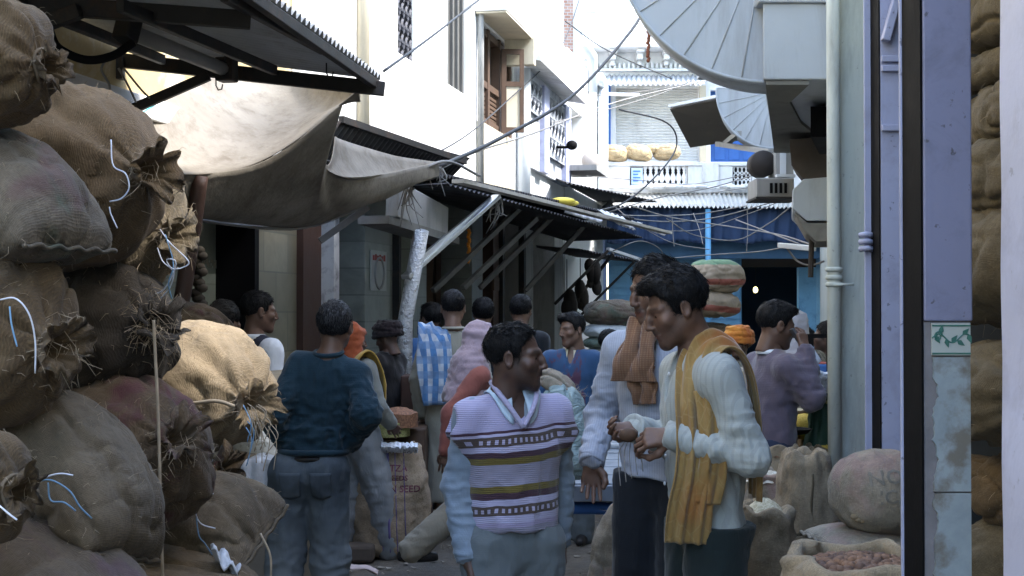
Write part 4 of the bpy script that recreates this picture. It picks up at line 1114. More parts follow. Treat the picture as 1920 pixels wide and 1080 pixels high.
def fan(px, py, Y, R, dep, a0, a1, n, lb, m=M_fan):
    f = thing('fan_canopy', lb, 'canopy', P(px, py, Y))
    c = P(px, py, Y); w = MB(); rim = []
    N = n*6
    front = [c] + [c + Vector((R*math.cos(t), 0, R*math.sin(t))) for t in [lerp(a0, a1, k/N) for k in range(N+1)]]
    w.prism(front, (0, 0.02, 0)); w.build('fan_face', m, f)
    w = MB()
    for k in range(n+1):
        t = lerp(a0, a1, k/n); d = Vector((math.cos(t), 0, math.sin(t)))
        w.tube([c + d*R*0.05 + Vector((0,-0.003,0)), c + d*(R-0.004) + Vector((0,-0.003,0))], 0.0042*R+0.001, 6)
    w.build('seam', m, f, True)
    rows = []
    for k in range(N+1):
        t = lerp(a0, a1, k/N); d = Vector((math.cos(t), 0, math.sin(t)))
        rows.append([c + d*(R+0.012) + Vector((0, -0.012, 0)), c + d*(R+0.012) + Vector((0.2025*dep, dep, 0))])
    w = MB(); w.slab(rows, 0.02); w.build('curved_hood', m, f, True)
    return f
fan(1438, -135, 9.15, 287/F*9.15, 0.45, math.radians(190), math.radians(272), 7, 'large grey fan-shaped canopy end with raised seams at top right')
fan(1449, 172, 14.0, 104/F*14, 0.4, math.radians(176), math.radians(272), 6, 'smaller pale fan-shaped canopy end beyond the balcony soffit')
w = MB(); w.box((bxy(1362,14.1), 14.1, bzy(192,14.1)), (bxy(1440,14.1), 14.6, bzy(172,14.1))); tag(w.build('signboard', M_pipe, bevel=0.01), 'plain pale board above the smaller fan canopy', 'board')
fp = thing('hinged_flap', 'tilted dark board flap on struts sticking out above the balcony', 'flap', P(1380, 230, 14))
q = [P(1256,205,15), P(1366,183,14.2), P(1425,258,15.6), P(1294,277,16.2)]
w = MB(); w.prism(q, (0.02, 0.03, 0.035)); w.build('board', mk('dark_ply', (0.12, 0.105, 0.09), 0.8, 0.3), fp)
w = MB(); w.bar(q[0]+Vector((0,-.03,.03)), q[1]+Vector((0,-.03,.03)), 0.05, 0.03); w.build('white_edge', M_pipe, fp)
w = MB()
for t in (0.35, 0.7): w.bar(q[0].lerp(q[3], t)+Vector((0.5,-.02,-.01)), q[1].lerp(q[2], t)+Vector((0.1,-.02,-.01)), 0.04, 0.05)
w.bar(P(1345,270,15), P(1445,285,13.5), 0.05, 0.05); w.bar(P(1360,270,15), P(1385,250,14), 0.06, 0.05); w.build('strut', M_grey, fp)
# small hooded bay below
by_ = thing('hooded_bay', 'small pale eight-sided bay with a grey underside at right', 'bay', P(1520, 380, 10))
Yh = 10.2
poly = [(1486,356),(1506,336),(1560,331),(1620,331),(1620,414),(1512,414),(1486,391)]
w = MB(); w.prism([P(a,b,Yh) for a,b in reversed(poly)], (0.25, 1.3, 0)); w.build('bay_body', M_fan, by_, bevel=0.008)
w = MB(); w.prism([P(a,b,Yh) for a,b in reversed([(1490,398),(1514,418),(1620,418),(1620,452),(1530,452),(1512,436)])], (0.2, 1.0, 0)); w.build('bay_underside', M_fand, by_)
w = MB(); w.tube([P(1522,440,10.6), P(1520,520,10.6)], 0.02, 6); w.build('iron_hanger', M_steel, by_)
w = MB(); w.prism([P(a,b,Yh+1.2) for a,b in reversed([(1480,262),(1560,255),(1560,332),(1505,334),(1484,310)])], (0.2, 0.8, 0)); w.build('brown_hood', mk('brown_stained_board', (0.085, 0.075, 0.068), 0.85, 0.35, 4, stain=(0.05,0.04,0.03)), by_)
# air conditioner and clutter on the right facade
ac = thing('air_conditioner', 'grey box air conditioner with a slotted grille beside the balcony', 'air conditioner', P(1450, 360, 13))
Ya = 13.0
w = MB(); w.box((bxy(1419,Ya), Ya, bzy(369,Ya)), (bxy(1490,Ya), Ya+0.5, bzy(333,Ya))); w.build('casing', M_grey, ac, bevel=0.01)
w = MB()
for i in range(4): w.box((bxy(1444+i*9,Ya), Ya-0.012, bzy(362,Ya)), (bxy(1449+i*9,Ya), Ya-0.001, bzy(343,Ya)))
w.build('grille', M_black, ac)
w = MB(); w.box((bxy(1416,Ya), Ya-0.05, bzy(373,Ya)), (bxy(1500,Ya), Ya+0.5, bzy(369.5,Ya))); w.build('shelf', M_steel, ac)
w = MB(); w.lathe(P(1432,306,13.3), [(0.115,0),(0.125,0.02),(0.125,0.22),(0.11,0.24)], 20, Matrix.Rotation(math.radians(-90),3,'X')); tag(w.build('water_drum', mk('brown_drum', (0.03,0.025,0.023), 0.7, 0.3), smooth=True), 'round brown drum end above the air conditioner', 'drum')
w = MB(); w.box((bxy(1455,13.2), 13.2, bzy(330,13.2)), (bxy(1489,13.2), 13.6, bzy(283,13.2))); o = w.build('meter_box', M_grey, bevel=0.008); tag(o, 'grey meter box with a pale door next to the brown drum', 'box')
w = MB(); w.box((bxy(1463,13.2), 13.18, bzy(326,13.2)), (bxy(1474,13.2), 13.198, bzy(284,13.2))); w.build('door', M_pipe, o)
w = MB(); w.box((bxy(1454,13.2), 13.1, bzy(333,13.2)), (bxy(1489,13.2), 13.19, bzy(328,13.2))); w.build('sill', M_pipe, o)
# black railing before the far right stall
rl = thing('railing', 'black iron railing beside the pale pilaster on the right', 'railing', (1.7, 9, 0))
Yr = 8.6
each([lambda w, q=q: w.bar(P(1470,q,Yr), P(1565,q,Yr), 0.025, 0.025) for q in (630, 703)], 'rail', M_black, rl)
for px in (1520, 1555):
    w = MB(); a = P(px,628,Yr); w.bar((a.x,a.y,0.3), a, 0.03, 0.03); w.build('post', M_black, rl)
w = MB(); a, b = P(1440,706,Yr+0.1), P(1600,706,Yr+0.1); w.box((a.x, Yr+0.1, 0), (b.x, Yr+1.6, a.z)); tag(w.build('stall_counter', mk('cream_boards', (0.33,0.30,0.25), 0.8, 0.2), bevel=0.01), 'cream boarded stall counter behind the black railing', 'counter')
w = MB(); a = P(1528,700,Yr+0.4); w.box((a.x-0.12, Yr+0.3, a.z-0.03), (a.x+0.16, Yr+0.7, a.z+0.06)); o = w.build('packet', M_blue, bevel=0.01); tag(o, 'bright blue packet lying on the cream counter', 'packet')
w = MB(); w.box((a.x-0.08, Yr+0.32, a.z+0.061), (a.x+0.1, Yr+0.66, a.z+0.066)); w.build('red_label', M_redink, o)
# ------------------------------------------------------------------ burlap sacks
B_brown = burlap('brown_burlap', (0.110, 0.076, 0.043))
B_tan = burlap('tan_burlap', (0.25, 0.19, 0.12))
B_grey = burlap('grey_brown_burlap', (0.108, 0.084, 0.057))
B_green = burlap('green_stained_burlap', (0.112, 0.093, 0.070), [((0.05, 0.12, 0.09), 0.4), ((0.09, 0.03, 0.045), 0.35)], 5.0)
B_purple = burlap('purple_stained_burlap', (0.098, 0.074, 0.052), [((0.08, 0.035, 0.06), 0.4)], 6.0)
B_plum = burlap('plum_dashed_burlap', (0.082, 0.058, 0.036), [((0.07, 0.02, 0.035), 0.6)], 9.0)
B_dark = burlap('dark_burlap', (0.038, 0.031, 0.024))
B_olive = burlap('olive_burlap', (0.15, 0.118, 0.075))
B_pale = burlap('pale_burlap', (0.27, 0.232, 0.18), [((0.35, 0.16, 0.18), 0.25)], 4.0)
B_sack = burlap('right_tan_burlap', (0.29, 0.23, 0.155))
M_fibre = mk('jute_fibre', (0.34, 0.27, 0.19), 0.95, 0.35, 20)
M_thrw = mk('white_plastic_thread', (0.62, 0.64, 0.72), 0.5, 0.1)
M_thrb = mk('blue_plastic_thread', (0.16, 0.30, 0.46), 0.5, 0.1)

def frame(axis, up=(0,0,1)):
    x = Vector(axis).normalized(); u = Vector(up)
    y = u.cross(x)
    if y.length < 1e-3: y = Vector((0,1,0)).cross(x)
    y.normalize(); z = x.cross(y)
    return Matrix((x, y, z)).transposed()

def sack_arrays(L, R1, R2, endA, endB, seed, lump=0.065, nr=72, nt=88, frill=0.13, bend=0.0, sag=0.15, folds=1.0):
    """rows of points in local space: x along the sack, y across, z up; returns rows, uvs"""
    rnd = random.Random(seed)
    ts = list(np.linspace(-1, 1, nr))
    prof = []   # x, a, b, pleat, kind
    def half(t, end):
        u = abs(t)
        if end == 'flat':
            a = R1*(1-0.10*u**3)*(1-max(0,(u-0.93)/0.07)**2*0.06); b = R2*max(0.0, 1-u**2.6)**0.62 + 0.006; pl = 0.03*u**3
        elif end == 'tied':
            q = max(0.0, 1-u**2.7)**0.60; a = R1*q + 0.035; b = R2*q + 0.032; pl = 0.16*u**2.2
        else:
            q = max(0.0, 1-u**3.0)**0.45; a = R1*q + 0.001; b = R2*q + 0.001; pl = 0.02*u
        return a, b, pl
    rows = []
    for t in ts:
        a, b, pl = half(t, endA if t < 0 else endB)
        rows.append([t*L/2, a, b, pl])
    def add_frill(sign):
        out = []
        for i in range(1, 10):
            k = i/9
            r = 0.036 + 0.075*k**0.9*(frill/0.13)
            out.append([sign*(L/2 + frill*k*(1-0.35*k)), r*1.1, r*0.85, 0.12+0.16*k])
        for k in (0.8, 0.5, 0.2):      # the cloth turns back inside the mouth
            r = 0.03 + 0.05*k*(frill/0.13)
            out.append([sign*(L/2 + frill*k*0.62), r, r*0.75, 0.12+0.12*k])
        return out
    if endB == 'tied': rows = rows + add_frill(1)
    if endA == 'tied': rows = list(reversed(add_frill(-1))) + rows
    th = np.linspace(0, 2*np.pi, nt, endpoint=False)
    n1 = rnd.choice([5, 6, 7]); n2 = rnd.choice([9, 11, 13]); ph = rnd.uniform(0, 6); ph2 = rnd.uniform(0, 6)
    V = []; UV = []
    for x, a, b, pl in rows:
        c, s_ = np.cos(th), np.sin(th)
        e = 0.86
        y = a*np.sign(c)*np.abs(c)**e; z = b*np.sign(s_)*np.abs(s_)**e
        k = 1 + pl*(0.6*np.cos(n1*th+ph+x*6) + 0.4*np.cos(n2*th+ph2-x*9))
        y = y*k; z = z*k
        z = np.where(z < 0, z*(1-sag), z) - bend*(x/(L/2))**2
        V.append(np.stack([np.full(nt, x), y, z], 1)); UV.append((x, (a+b)/2))
    V = np.array(V); sh_ = V.shape; p = V.reshape(-1, 3)
    ctr = p.copy(); ctr[:, 1:] = 0; ctr[:, 0] *= 0.75; ctr[:, 2] -= bend*(p[:, 0]/(L/2))**2
    d = p - ctr; ln = np.linalg.norm(d, axis=1, keepdims=True)+1e-9
    fade = np.clip(ln/0.06, 0, 1)
    R = (R1+R2)/2
    fr = np.clip((np.abs(p[:, 0])-L/2)/max(frill, .01), 0, 1)[:, None]
    p[:, 1:] += (fr*0.030)*np.stack([fbm(p*17+seed, seed+20, 2), fbm(p*17+seed+9, seed+21, 2)], 1)
    p[:, 0] += fr[:, 0]*0.022*fbm(p*14+4, seed+22, 2)
    n = fbm(p*3.2+seed*5.7, seed, 2)[:, None]*lump*R*1.2
    f = fbm(p*np.array([4.5, 11, 11])+seed, seed+9, 2)
    crease = -(np.clip(1-np.abs(f)*3.0, 0, 1)**1.6)[:, None]*0.017*folds
    f2 = fbm(p*np.array([16, 9, 9])+seed*1.7, seed+13, 2)
    crease = crease - (np.clip(1-np.abs(f2)*3.4, 0, 1)**2)[:, None]*0.005*folds
    fine = fbm(p*22+3, seed+4, 2)[:, None]*0.004
    p2 = p + d/ln*(n+crease+fine)*fade
    return p2.reshape(sh_), UV, th

def sack_mesh(name, V, UV, th):
    nr, nt, _ = V.shape
    me = bpy.data.meshes.new(name)
    vs = V.reshape(-1, 3)
    fs = []
    for i in range(nr-1):
        for k in range(nt):
            a = i*nt+k; b = i*nt+(k+1) % nt
            fs.append((a, b, b+nt, a+nt))
    nv = len(vs)
    vs = np.vstack([vs, V[0].mean(0)[None], V[-1].mean(0)[None]-np.array([[0.05 if len(UV) > 74 else 0, 0, 0]])])
    for k in range(nt):
        fs.append((nv, (k+1) % nt, k)); fs.append((nv+1, (nr-1)*nt+k, (nr-1)*nt+(k+1) % nt))
    me.from_pydata([tuple(v) for v in vs], [], fs)
    me.polygons.foreach_set('use_smooth', [True]*len(fs))
    uvl = me.uv_layers.new(name='UVMap'); uv = []
    Rm = max(u[1] for u in UV)
    for i in range(nr-1):
        for k in range(nt):
            v0, v1 = th[k]*Rm, (th[k]+2*np.pi/nt)*Rm
            uv += [UV[i][0], v0, UV[i][0], v1, UV[i+1][0], v1, UV[i+1][0], v0]
    uv += [0.0, 0.0]*(3*2*nt)
    uvl.data.foreach_set('uv', uv)
    me.update()
    return me

def fibres(o, name, n, ln=0.03, r=0.0007, seed=0, mat=None, xmin=None, parent=None, droop=0.5):
    """stray jute hairs standing off a sack's surface"""
    rnd = random.Random(seed); me = o.data; w = MB()
    ids = list(range(len(me.vertices)))
    if xmin is not None: ids = [i for i in ids if me.vertices[i].co.x > xmin]
    for _ in range(n):
        v = me.vertices[rnd.choice(ids)]; p = v.co.copy(); nn = v.normal.copy()
        d = (nn + Vector((rnd.gauss(0, .6), rnd.gauss(0, .6), rnd.gauss(0, .6)))).normalized()
        l = ln*rnd.uniform(0.3, 1.4); q = Vector((rnd.gauss(0,.4), rnd.gauss(0,.4), rnd.gauss(0,.4)-droop))
        w.tube([p-nn*0.002, p+d*l*0.5, p+(d*0.8+q*0.5)*l], r, 3, False, 0.4)
    q = w.build(name, mat or M_fibre, parent or o, world=False); q['kind'] = 'stuff'; return q

def sack(label, c, axis, L, R1, R2, endA='round', endB='tied', seed=1, mat=None, up=(0,0,1), group=None, fib=140, fray=0, name='burlap_sack', **kw):
    V, UV, th = sack_arrays(L, R1, R2, endA, endB, seed, **kw)
    me = sack_mesh(name, V, UV, th); me.materials.append(mat or B_brown)
    o = link_mesh(name, me)
    o.location = c; o.rotation_euler = frame(axis, up).to_euler()
    tag(o, label, 'sack', group)
    if fib: fibres(o, 'loose_fibres', fib, 0.026, 0.0007, seed)
    if fray: fibres(o, 'frayed_fringe', fray, 0.06, 0.0009, seed+50, xmin=L/2-0.02)
    for end, sg in ((endB, 1), (endA, -1)):
        if end == 'tied':
            w = MB(); w.tube([(sg*(L/2-0.004)+0.004*math.sin(a*2), (0.039+0.003*math.sin(3*a))*math.cos(a), 0.036*math.sin(a)-kw.get('bend',0)) for a in [2*math.pi*k/18 for k in range(37)]], 0.0042, 6)
            w.build('tie_cord', mk('dark_jute_cord', (0.16,0.12,0.08), 0.95, 0.3), o, True, world=False)
        elif end == 'flat' and max(R1, R2) > 0.1 and fib:
            w = MB(); pts = [(sg*(L/2+0.004), y, 0.004*math.sin(y*90)-kw.get('bend',0)) for y in np.linspace(-R1*0.86, R1*0.86, 40)]
            w.tube(pts, 0.0055, 6); w.build('sewn_rim', mat or B_brown, o, True, world=False)
    return o

def thread(par, pts, m, r=0.0022, name='loose_thread', n=24):
    w = MB(); w.tube(spline([P(*q) for q in pts], n), r, 5); return w.build(name, m, par, True)

GL = 'burlap sacks piled on the left'
S1 = sack('dark bulging sack with a knotted corner at the very top of the left pile', P(-66, 112, 3.05), (1, -0.12, -0.10), 0.36, 0.17, 0.125, 'round', 'tied', 11, B_brown, group=GL, frill=0.032, fib=120)
S2 = sack('huge brown sack with a gathered curling mouth second from the top of the left pile', P(88, 343, 3.75), (0.93, -0.36, 0.05), 0.60, 0.26, 0.235, 'round', 'tied', 23, B_brown, group=GL, frill=0.10, fib=260, fray=40)
S2b = sack('fuzzy sack with tangled white threads behind the huge curling-mouthed sack', P(205, 425, 4.05), (0.95, -0.28, -0.16), 0.36, 0.21, 0.20, 'round', 'tied', 31, B_olive, group=GL, frill=0.08, fib=260, fray=80)
S3 = sack('slumped sack with green and purple stains against the huge top sack', P(-15, 372, 3.15), (0.86, -0.25, -0.50), 0.46, 0.20, 0.145, 'flat', 'flat', 5, B_green, group=GL, fib=160)
S4 = sack('round brown sack with a chewed frilly knot at the left edge', P(-45, 634, 3.1), (0.93, -0.36, -0.10), 0.40, 0.21, 0.20, 'round', 'tied', 8, B_brown, group=GL, frill=0.075, fib=200, fray=50)
S5 = sack('dark sack whose mouth bursts into brown frayed shreds mid pile', P(170, 640, 3.9), (0.86, -0.45, 0.20), 0.42, 0.20, 0.185, 'round', 'tied', 41, B_dark, group=GL, frill=0.075, fib=160, fray=170)
S6 = sack('sunlit tan sack with a tied rosette end and hanging strings', P(352, 735, 4.55), (0.80, -0.58, -0.10), 0.54, 0.225, 0.205, 'round', 'tied', 17, B_tan, group=GL, frill=0.085, fib=260, fray=50)
S7 = sack('long sloping sack with blue threads lying diagonally low in the pile', P(150, 893, 3.25), (0.56, -0.28, -0.80), 0.44, 0.20, 0.125, 'flat', 'flat', 12, B_grey, up=(0.7, 0, 0.6), group=GL, fib=160)
S8 = sack('brown sack with dark plum dashes and a folded lip under the sunlit sack', P(235, 875, 3.8), (0.72, -0.48, 0.36), 0.40, 0.215, 0.20, 'round', 'tied', 57, B_plum, group=GL, frill=0.08, fib=160, fray=60)
S9 = sack('wedge-shaped sack with a roped seam pointing at the jeans', P(375, 985, 4.15), (0.95, -0.22, -0.16), 0.40, 0.19, 0.135, 'round', 'flat', 66, B_grey, up=(-0.15, -0.5, 1), group=GL, fib=160)
S10 = sack('purple-streaked sack at the bottom left corner', P(40, 1090, 3.05), (0.88, -0.3, -0.30), 0.52, 0.24, 0.13, 'flat', 'flat', 71, B_purple, group=GL, fib=120)
S11 = sack('small sack end with a knob and white threads at the lower left edge', P(-55, 925, 2.75), (1, -0.25, 0.02), 0.20, 0.11, 0.10, 'round', 'tied', 77, B_brown, group=GL, frill=0.05, fib=80)
S12 = sack('sack with a twisted brown ear poking out below the sunlit sack', P(312, 905, 4.35), (0.97, -0.2, 0.12), 0.26, 0.13, 0.12, 'round', 'tied', 83, B_plum, group=GL, frill=0.13, fib=80)
S13 = sack('lowest sack in view beneath the wedge-shaped one', P(320, 1112, 3.9), (0.95, -0.2, -0.1), 0.50, 0.21, 0.11, 'flat', 'round', 91, B_brown, group=GL, fib=60)
S14 = sack('shadowed sack sunk behind the frayed and sloping ones', P(60, 760, 4.2), (0.95, -0.2, 0), 0.7, 0.24, 0.22, 'round', 'round', 97, B_dark, group=GL, fib=0)
S15 = sack('shadowed sack wedged between the huge sack and the stained one', P(40, 480, 4.15), (0.95, -0.2, 0), 0.6, 0.22, 0.2, 'round', 'round', 98, B_dark, group=GL, fib=0)
# the hidden foot of the pile, which carries the ones above
rnd = random.Random(9)
for i, (x, y, z) in enumerate(((-1.15,3.1,0.80),(-1.0,3.75,0.78),(-1.25,4.35,0.86),(-1.2,3.0,0.47),(-1.05,3.7,0.46),(-1.1,4.4,0.5),(-1.2,3.1,0.15),(-1.1,3.8,0.15),(-1.05,4.4,0.16))):
    sack('plain brown sack buried at the foot of the left pile', (x, y, z), (0.95, -0.25, 0), 0.8, 0.30, 0.18, 'flat', 'flat', 100+i, B_brown, group=GL, fib=0)
# threads and strings on the pile
for par, pts, m in ((S2b, [(300,430,3.9),(318,455,3.85),(350,485,3.82),(352,497,3.82),(325,505,3.82),(312,487,3.82),(330,490,3.82),(322,520,3.84),(305,545,3.86),(288,552,3.88)], M_thrw),
                    (S2b, [(295,465,3.86),(305,490,3.84),(325,510,3.83),(318,540,3.85),(300,560,3.86)], M_thrw),
                    (S2b, [(310,440,3.86),(325,495,3.83),(316,530,3.83),(322,560,3.85)], M_thrb),
                    (S2, [(208,262,3.42),(212,310,3.40),(235,325,3.40),(242,352,3.40),(228,372,3.41),(206,378,3.42)], M_thrw),
                    (S2, [(205,388,3.42),(208,402,3.42),(220,428,3.42)], M_thrw),
                    (S4, [(0,562,2.86),(30,560,2.84),(55,590,2.84),(66,640,2.85),(66,700,2.86)], M_thrw),
                    (S4, [(18,575,2.84),(22,610,2.83),(32,650,2.83)], M_thrb),
                    (S7, [(58,910,2.98),(85,895,2.96),(112,888,2.95),(137,891,2.95)], M_thrw),
                    (S7, [(62,905,2.98),(95,900,2.95),(130,920,2.95),(150,950,2.96),(172,972,2.98)], M_thrb),
                    (S7, [(90,905,2.96),(95,938,2.96),(120,942,2.95),(142,958,2.96)], M_thrb),
                    (S11, [(-5,945,2.62),(15,962,2.6),(32,975,2.6)], M_thrw),
                    (S9, [(340,915,3.94),(360,945,3.92),(375,980,3.92),(404,991,3.93)], M_thrw),
                    (S9, [(345,912,3.94),(380,914,3.92),(400,926,3.93)], M_thrw),
                    (S9, [(365,935,3.93),(372,1000,3.93),(385,1020,3.94),(405,1050,3.96)], M_thrb)):
    thread(par, pts, m, 0.0018)
# rope hanging from the frayed sack
w = MB(); w.tube(spline([P(288,600,3.6), P(291,660,3.6), P(296,760,3.58), P(299,860,3.56), P(301,960,3.55), P(306,1100,3.55)], 60), 0.0045, 6)
tag(w.build('jute_rope', M_fibre, smooth=True), 'thin jute rope hanging straight down the front of the left pile', 'rope')
# seam and strings of the sunlit sack
thread(S6, [(258,742,4.37),(300,753,4.29),(350,757,4.22),(405,752,4.2),(440,762,4.2)], M_fibre, 0.006, 'seam_cord')
rnd = random.Random(21)
for k in range(15):
    x0 = 455+rnd.uniform(0, 50); y0 = 765+rnd.uniform(-10, 40)
    pts = [(x0, y0, 4.12), (x0+rnd.uniform(5, 18), y0+rnd.uniform(10, 35), 4.1), (x0+rnd.uniform(-8, 22), y0+rnd.uniform(45, 95), 4.1)]
    thread(S6, pts, M_fibre if k % 5 else M_thrb, 0.0015, 'hanging_string', 12)
thread(S9, [(488,1000,3.98),(506,1040,3.97),(508,1085,3.97)], M_fibre, 0.0035, 'rope_end')

# ------------------------------------------------------------------ sacks stacked in the shop on the right
B_olive2 = burlap('dusty_olive_burlap', (0.125, 0.102, 0.068))
GR = 'sacks stacked behind the nearest lavender pillar'
for i, (px, py, R, m, e, lb) in enumerate((
    (1905, 30, 0.115, B_olive2, 'round', 'topmost sack of the stack seen between the two lavender pillars'),
    (1892, 120, 0.06, B_olive2, 'round', 'small dark sack end just below the topmost one by the near pillar'),
    (1905, 222, 0.115, B_olive2, 'round', 'rounded olive sack third from the top beside the near pillar'),
    (1872, 335, 0.10, B_olive2, 'tied', 'brown sack squeezed under the olive one beside the near pillar'),
    (1905, 505, 0.20, B_olive2, 'round', 'largest smooth olive sack bulging out beside the near pillar'),
    (1885, 745, 0.14, B_olive2, 'tied', 'wrinkled sack with a knotted mouth level with the tiled dado'),
    (1888, 920, 0.09, B_brown, 'tied', 'dark crumpled sack below the knotted one beside the near pillar'),
    (1900, 1040, 0.13, B_olive2, 'flat', 'slanting striped sack at the foot of the right stack'))):
    o = sack(lb, P(px, py, 4.1), (0.15+0.25*math.sin(i*2.3), -1, 0.10*math.sin(i*1.7)) if e != 'flat' else (0.9, -0.3, 0.45), 0.62, R*1.1, R*0.95, 'round', e, 140+i, m, group=GR, fib=60, frill=0.06)
for k in range(3):
    sack('plain sack hidden low in the right shop stack', (1.62, 4.25, 0.14+0.27*k), (0.15, -1, 0), 0.7, 0.24, 0.15, 'flat', 'flat', 160+k, B_olive2, group=GR, fib=0)

# ------------------------------------------------------------------ upright sacks
def open_sack(label, px, ybase_z, Y, W, D, H, seed, mat, contents=None, grain=None, lean=0.0, group=None, rim=0.035, heap=0.06, name='open_sack', x=None, nuts=0, nut_mat=None, collar=None):
    """an upright filled sack with a rolled-down mouth; its contents are a child"""
    x = (px-960)*Y/F if x is None else x
    rnd = random.Random(seed); nt = 56
    th = np.linspace(0, 2*np.pi, nt, endpoint=False)
    hs = list(np.linspace(0, 1, 30)); V = []; UV = []
    for h in hs:
        k = (1-(1-min(1, h/0.10))**2*0.30)*(1+0.10*math.sin(math.pi*min(1, h*1.05)))*(1-0.10*max(0, h-0.75)/0.25)
        V.append((h*H, W/2*k, D/2*k, 0.03*h*h)); 
    a, b = V[-1][1], V[-1][2]
    for i in range(1, 8):      # rolled rim
        t = i/7*math.pi*1.15
        V.append((H + rim*math.sin(t)*0.8, a+rim*(1-math.cos(t))*0.5*(-1), b+rim*(1-math.cos(t))*0.5*(-1), 0.05))
    rows = []
    for z, aa, bb, pl in V:
        c, s_ = np.cos(th), np.sin(th); e = 0.8
        k = 1 + pl*np.cos(9*th+seed) + 0.6*pl*np.cos(14*th+2*seed)
        rows.append(np.stack([aa*np.sign(c)*np.abs(c)**e*k, bb*np.sign(s_)*np.abs(s_)**e*k, np.full(nt, z)+0.012*np.sin(5*th+seed)*(z/H)], 1))
    A = np.array(rows); shp = A.shape; p = A.reshape(-1, 3)
    d = p.copy(); d[:, 2] = 0; ln = np.linalg.norm(d, axis=1, keepdims=True)+1e-9
    f = fbm(p*np.array([5, 5, 15])+seed*3, seed, 2)
    p = p + d/ln*(fbm(p*4+seed, seed+2, 2)[:, None]*0.02 - (np.clip(1-np.abs(f)*3, 0, 1)**2)[:, None]*0.018)
    p[:, 0] += lean*p[:, 2]
    A = p.reshape(shp)
    me = bpy.data.meshes.new(name); fs = []; nr = len(A)
    for i in range(nr-1):
        for k in range(nt):
            q = i*nt+k; r = i*nt+(k+1) % nt; fs.append((q, r, r+nt, q+nt))
    nv = len(p); fs += [(nv, (k+1) % nt, k) for k in range(nt)]
    me.from_pydata([tuple(v) for v in p]+[(0,0,0)], [], fs)
    me.polygons.foreach_set('use_smooth', [True]*len(fs))
    uvl = me.uv_layers.new(name='UVMap'); uv = []; Rm = (W+D)/4
    for i in range(nr-1):
        for k in range(nt):
            u0, u1 = th[k]*Rm, (th[k]+2*np.pi/nt)*Rm; uv += [u0, V[i][0], u1, V[i][0], u1, V[i+1][0], u0, V[i+1][0]]
    uv += [0.0, 0.0]*(3*nt); uvl.data.foreach_set('uv', uv); me.update(); me.materials.append(mat)
    o = link_mesh(name, me); o.location = (x, Y, ybase_z); tag(o, label, 'sack', group)
    if contents is not None or nuts:
        w = MB(); rows = []
        for i in range(10):
            q = i/9; r = []
            for k in range(28):
                t = 2*math.pi*k/28
                zz = H - rim*0.5 + heap*(1-q*q) + rnd.uniform(-1, 1)*0.006
                r.append((a*0.93*max(q, 0.01)*math.cos(t)+lean*H, b*0.93*max(q, 0.01)*math.sin(t), zz))
            rows.append(r)
        w.grid(rows, True); q = w.build('contents', contents, o, True, world=False)
    if nuts:
        w = MB()
        for _ in range(nuts):
            t = rnd.uniform(0, 2*math.pi); q = math.sqrt(rnd.random())*0.95
            r = rnd.uniform(0.013, 0.019)
            w.ball((a*0.92*q*math.cos(t)+lean*H, b*0.92*q*math.sin(t), H-rim*0.5+heap*(1-q*q)+rnd.uniform(0, 0.014)), r, 9, 7, (1, rnd.uniform(0.85,1.1), rnd.uniform(0.8,1)))
        nn = w.build('nuts', nut_mat, o, True, world=False); nn['kind'] = 'stuff'
    fibres(o, 'loose_fibres', 60, 0.02, 0.0007, seed)
    return o
def heapmat(name, c1, c2, sc=140):
    t = NT(name); o = t.co('Object'); v = t.n('ShaderNodeTexVoronoi'); t.l(o, v.inputs['Vector']); v.inputs['Scale'].default_value = sc
    s_ = t.sep(v.outputs['Color'])
    c = t.ramp(s_[0], [(0.1, c1), (0.9, c2)])
    return t.set(Base_Color=c, Roughness=0.8, Normal=t.bump(v.outputs['Distance'], -0.8, 0.008))
H_cream = heapmat('cream_grain', (0.42, 0.37, 0.24), (0.62, 0.56, 0.40))
H_yellow = heapmat('yellow_spice', (0.52, 0.36, 0.05), (0.70, 0.52, 0.10))
H_brown = heapmat('brown_spice', (0.12, 0.055, 0.03), (0.26, 0.12, 0.06), 90)
H_green = heapmat('green_spice', (0.16, 0.17, 0.06), (0.30, 0.29, 0.12))
H_white = heapmat('white_pods', (0.45, 0.42, 0.34), (0.66, 0.63, 0.55), 70)
M_nut = heapmat('brown_nut_skin', (0.10, 0.058, 0.042), (0.21, 0.115, 0.068), 22)
GO = 'open sacks of spices along the right side'
R2 = open_sack('open sack of round brown nuts at the lower right', 1618, 0, 4.33, 0.52, 0.64, 0.845, 3, B_sack, H_brown, nuts=620, nut_mat=M_nut, rim=0.05, heap=0.035, group=GO)
R4 = open_sack('tall full sack with a stitched centre seam standing beside the pilaster', 1508, 0, 6.3, 0.25, 0.3, 0.96, 7, B_sack, None, group=GO, rim=0.06)
w = MB(); w.tube([(0.0+0.004*math.sin(z*30), -0.150-0.012*math.sin(math.pi*z/0.93), z) for z in np.linspace(0.03, 0.92, 40)], 0.005, 5); w.build('seam', B_olive, R4, True, world=False)
w = MB(); w.tube([(0.135*math.cos(a), 0.162*math.sin(a), 0.66+0.008*math.sin(3*a)) for a in [2*math.pi*k/30 for k in range(31)]], 0.008, 6); w.build('binding_cord', B_olive, R4, True, world=False)
top = sack('pinched top', (0,0,0), (0.1, 0.0, 1), 0.16, 0.125, 0.135, 'round', 'round', 8, B_olive, fib=0) if False else None
R5 = open_sack('open sack of cream grain behind the scarf wearer', 1432, 0, 5.75, 0.24, 0.3, 0.80, 9, B_sack, H_cream, group=GO, rim=0.045, heap=0.09)
def row_sack(lb, px, ytop, Y, W, H, seed, m, cont, heap=0.05):
    zt = bzy(ytop, Y); return open_sack(lb, px, zt-H-0.03, Y, W, W*0.9, H, seed, m, cont, group=GO, rim=0.04, heap=heap)
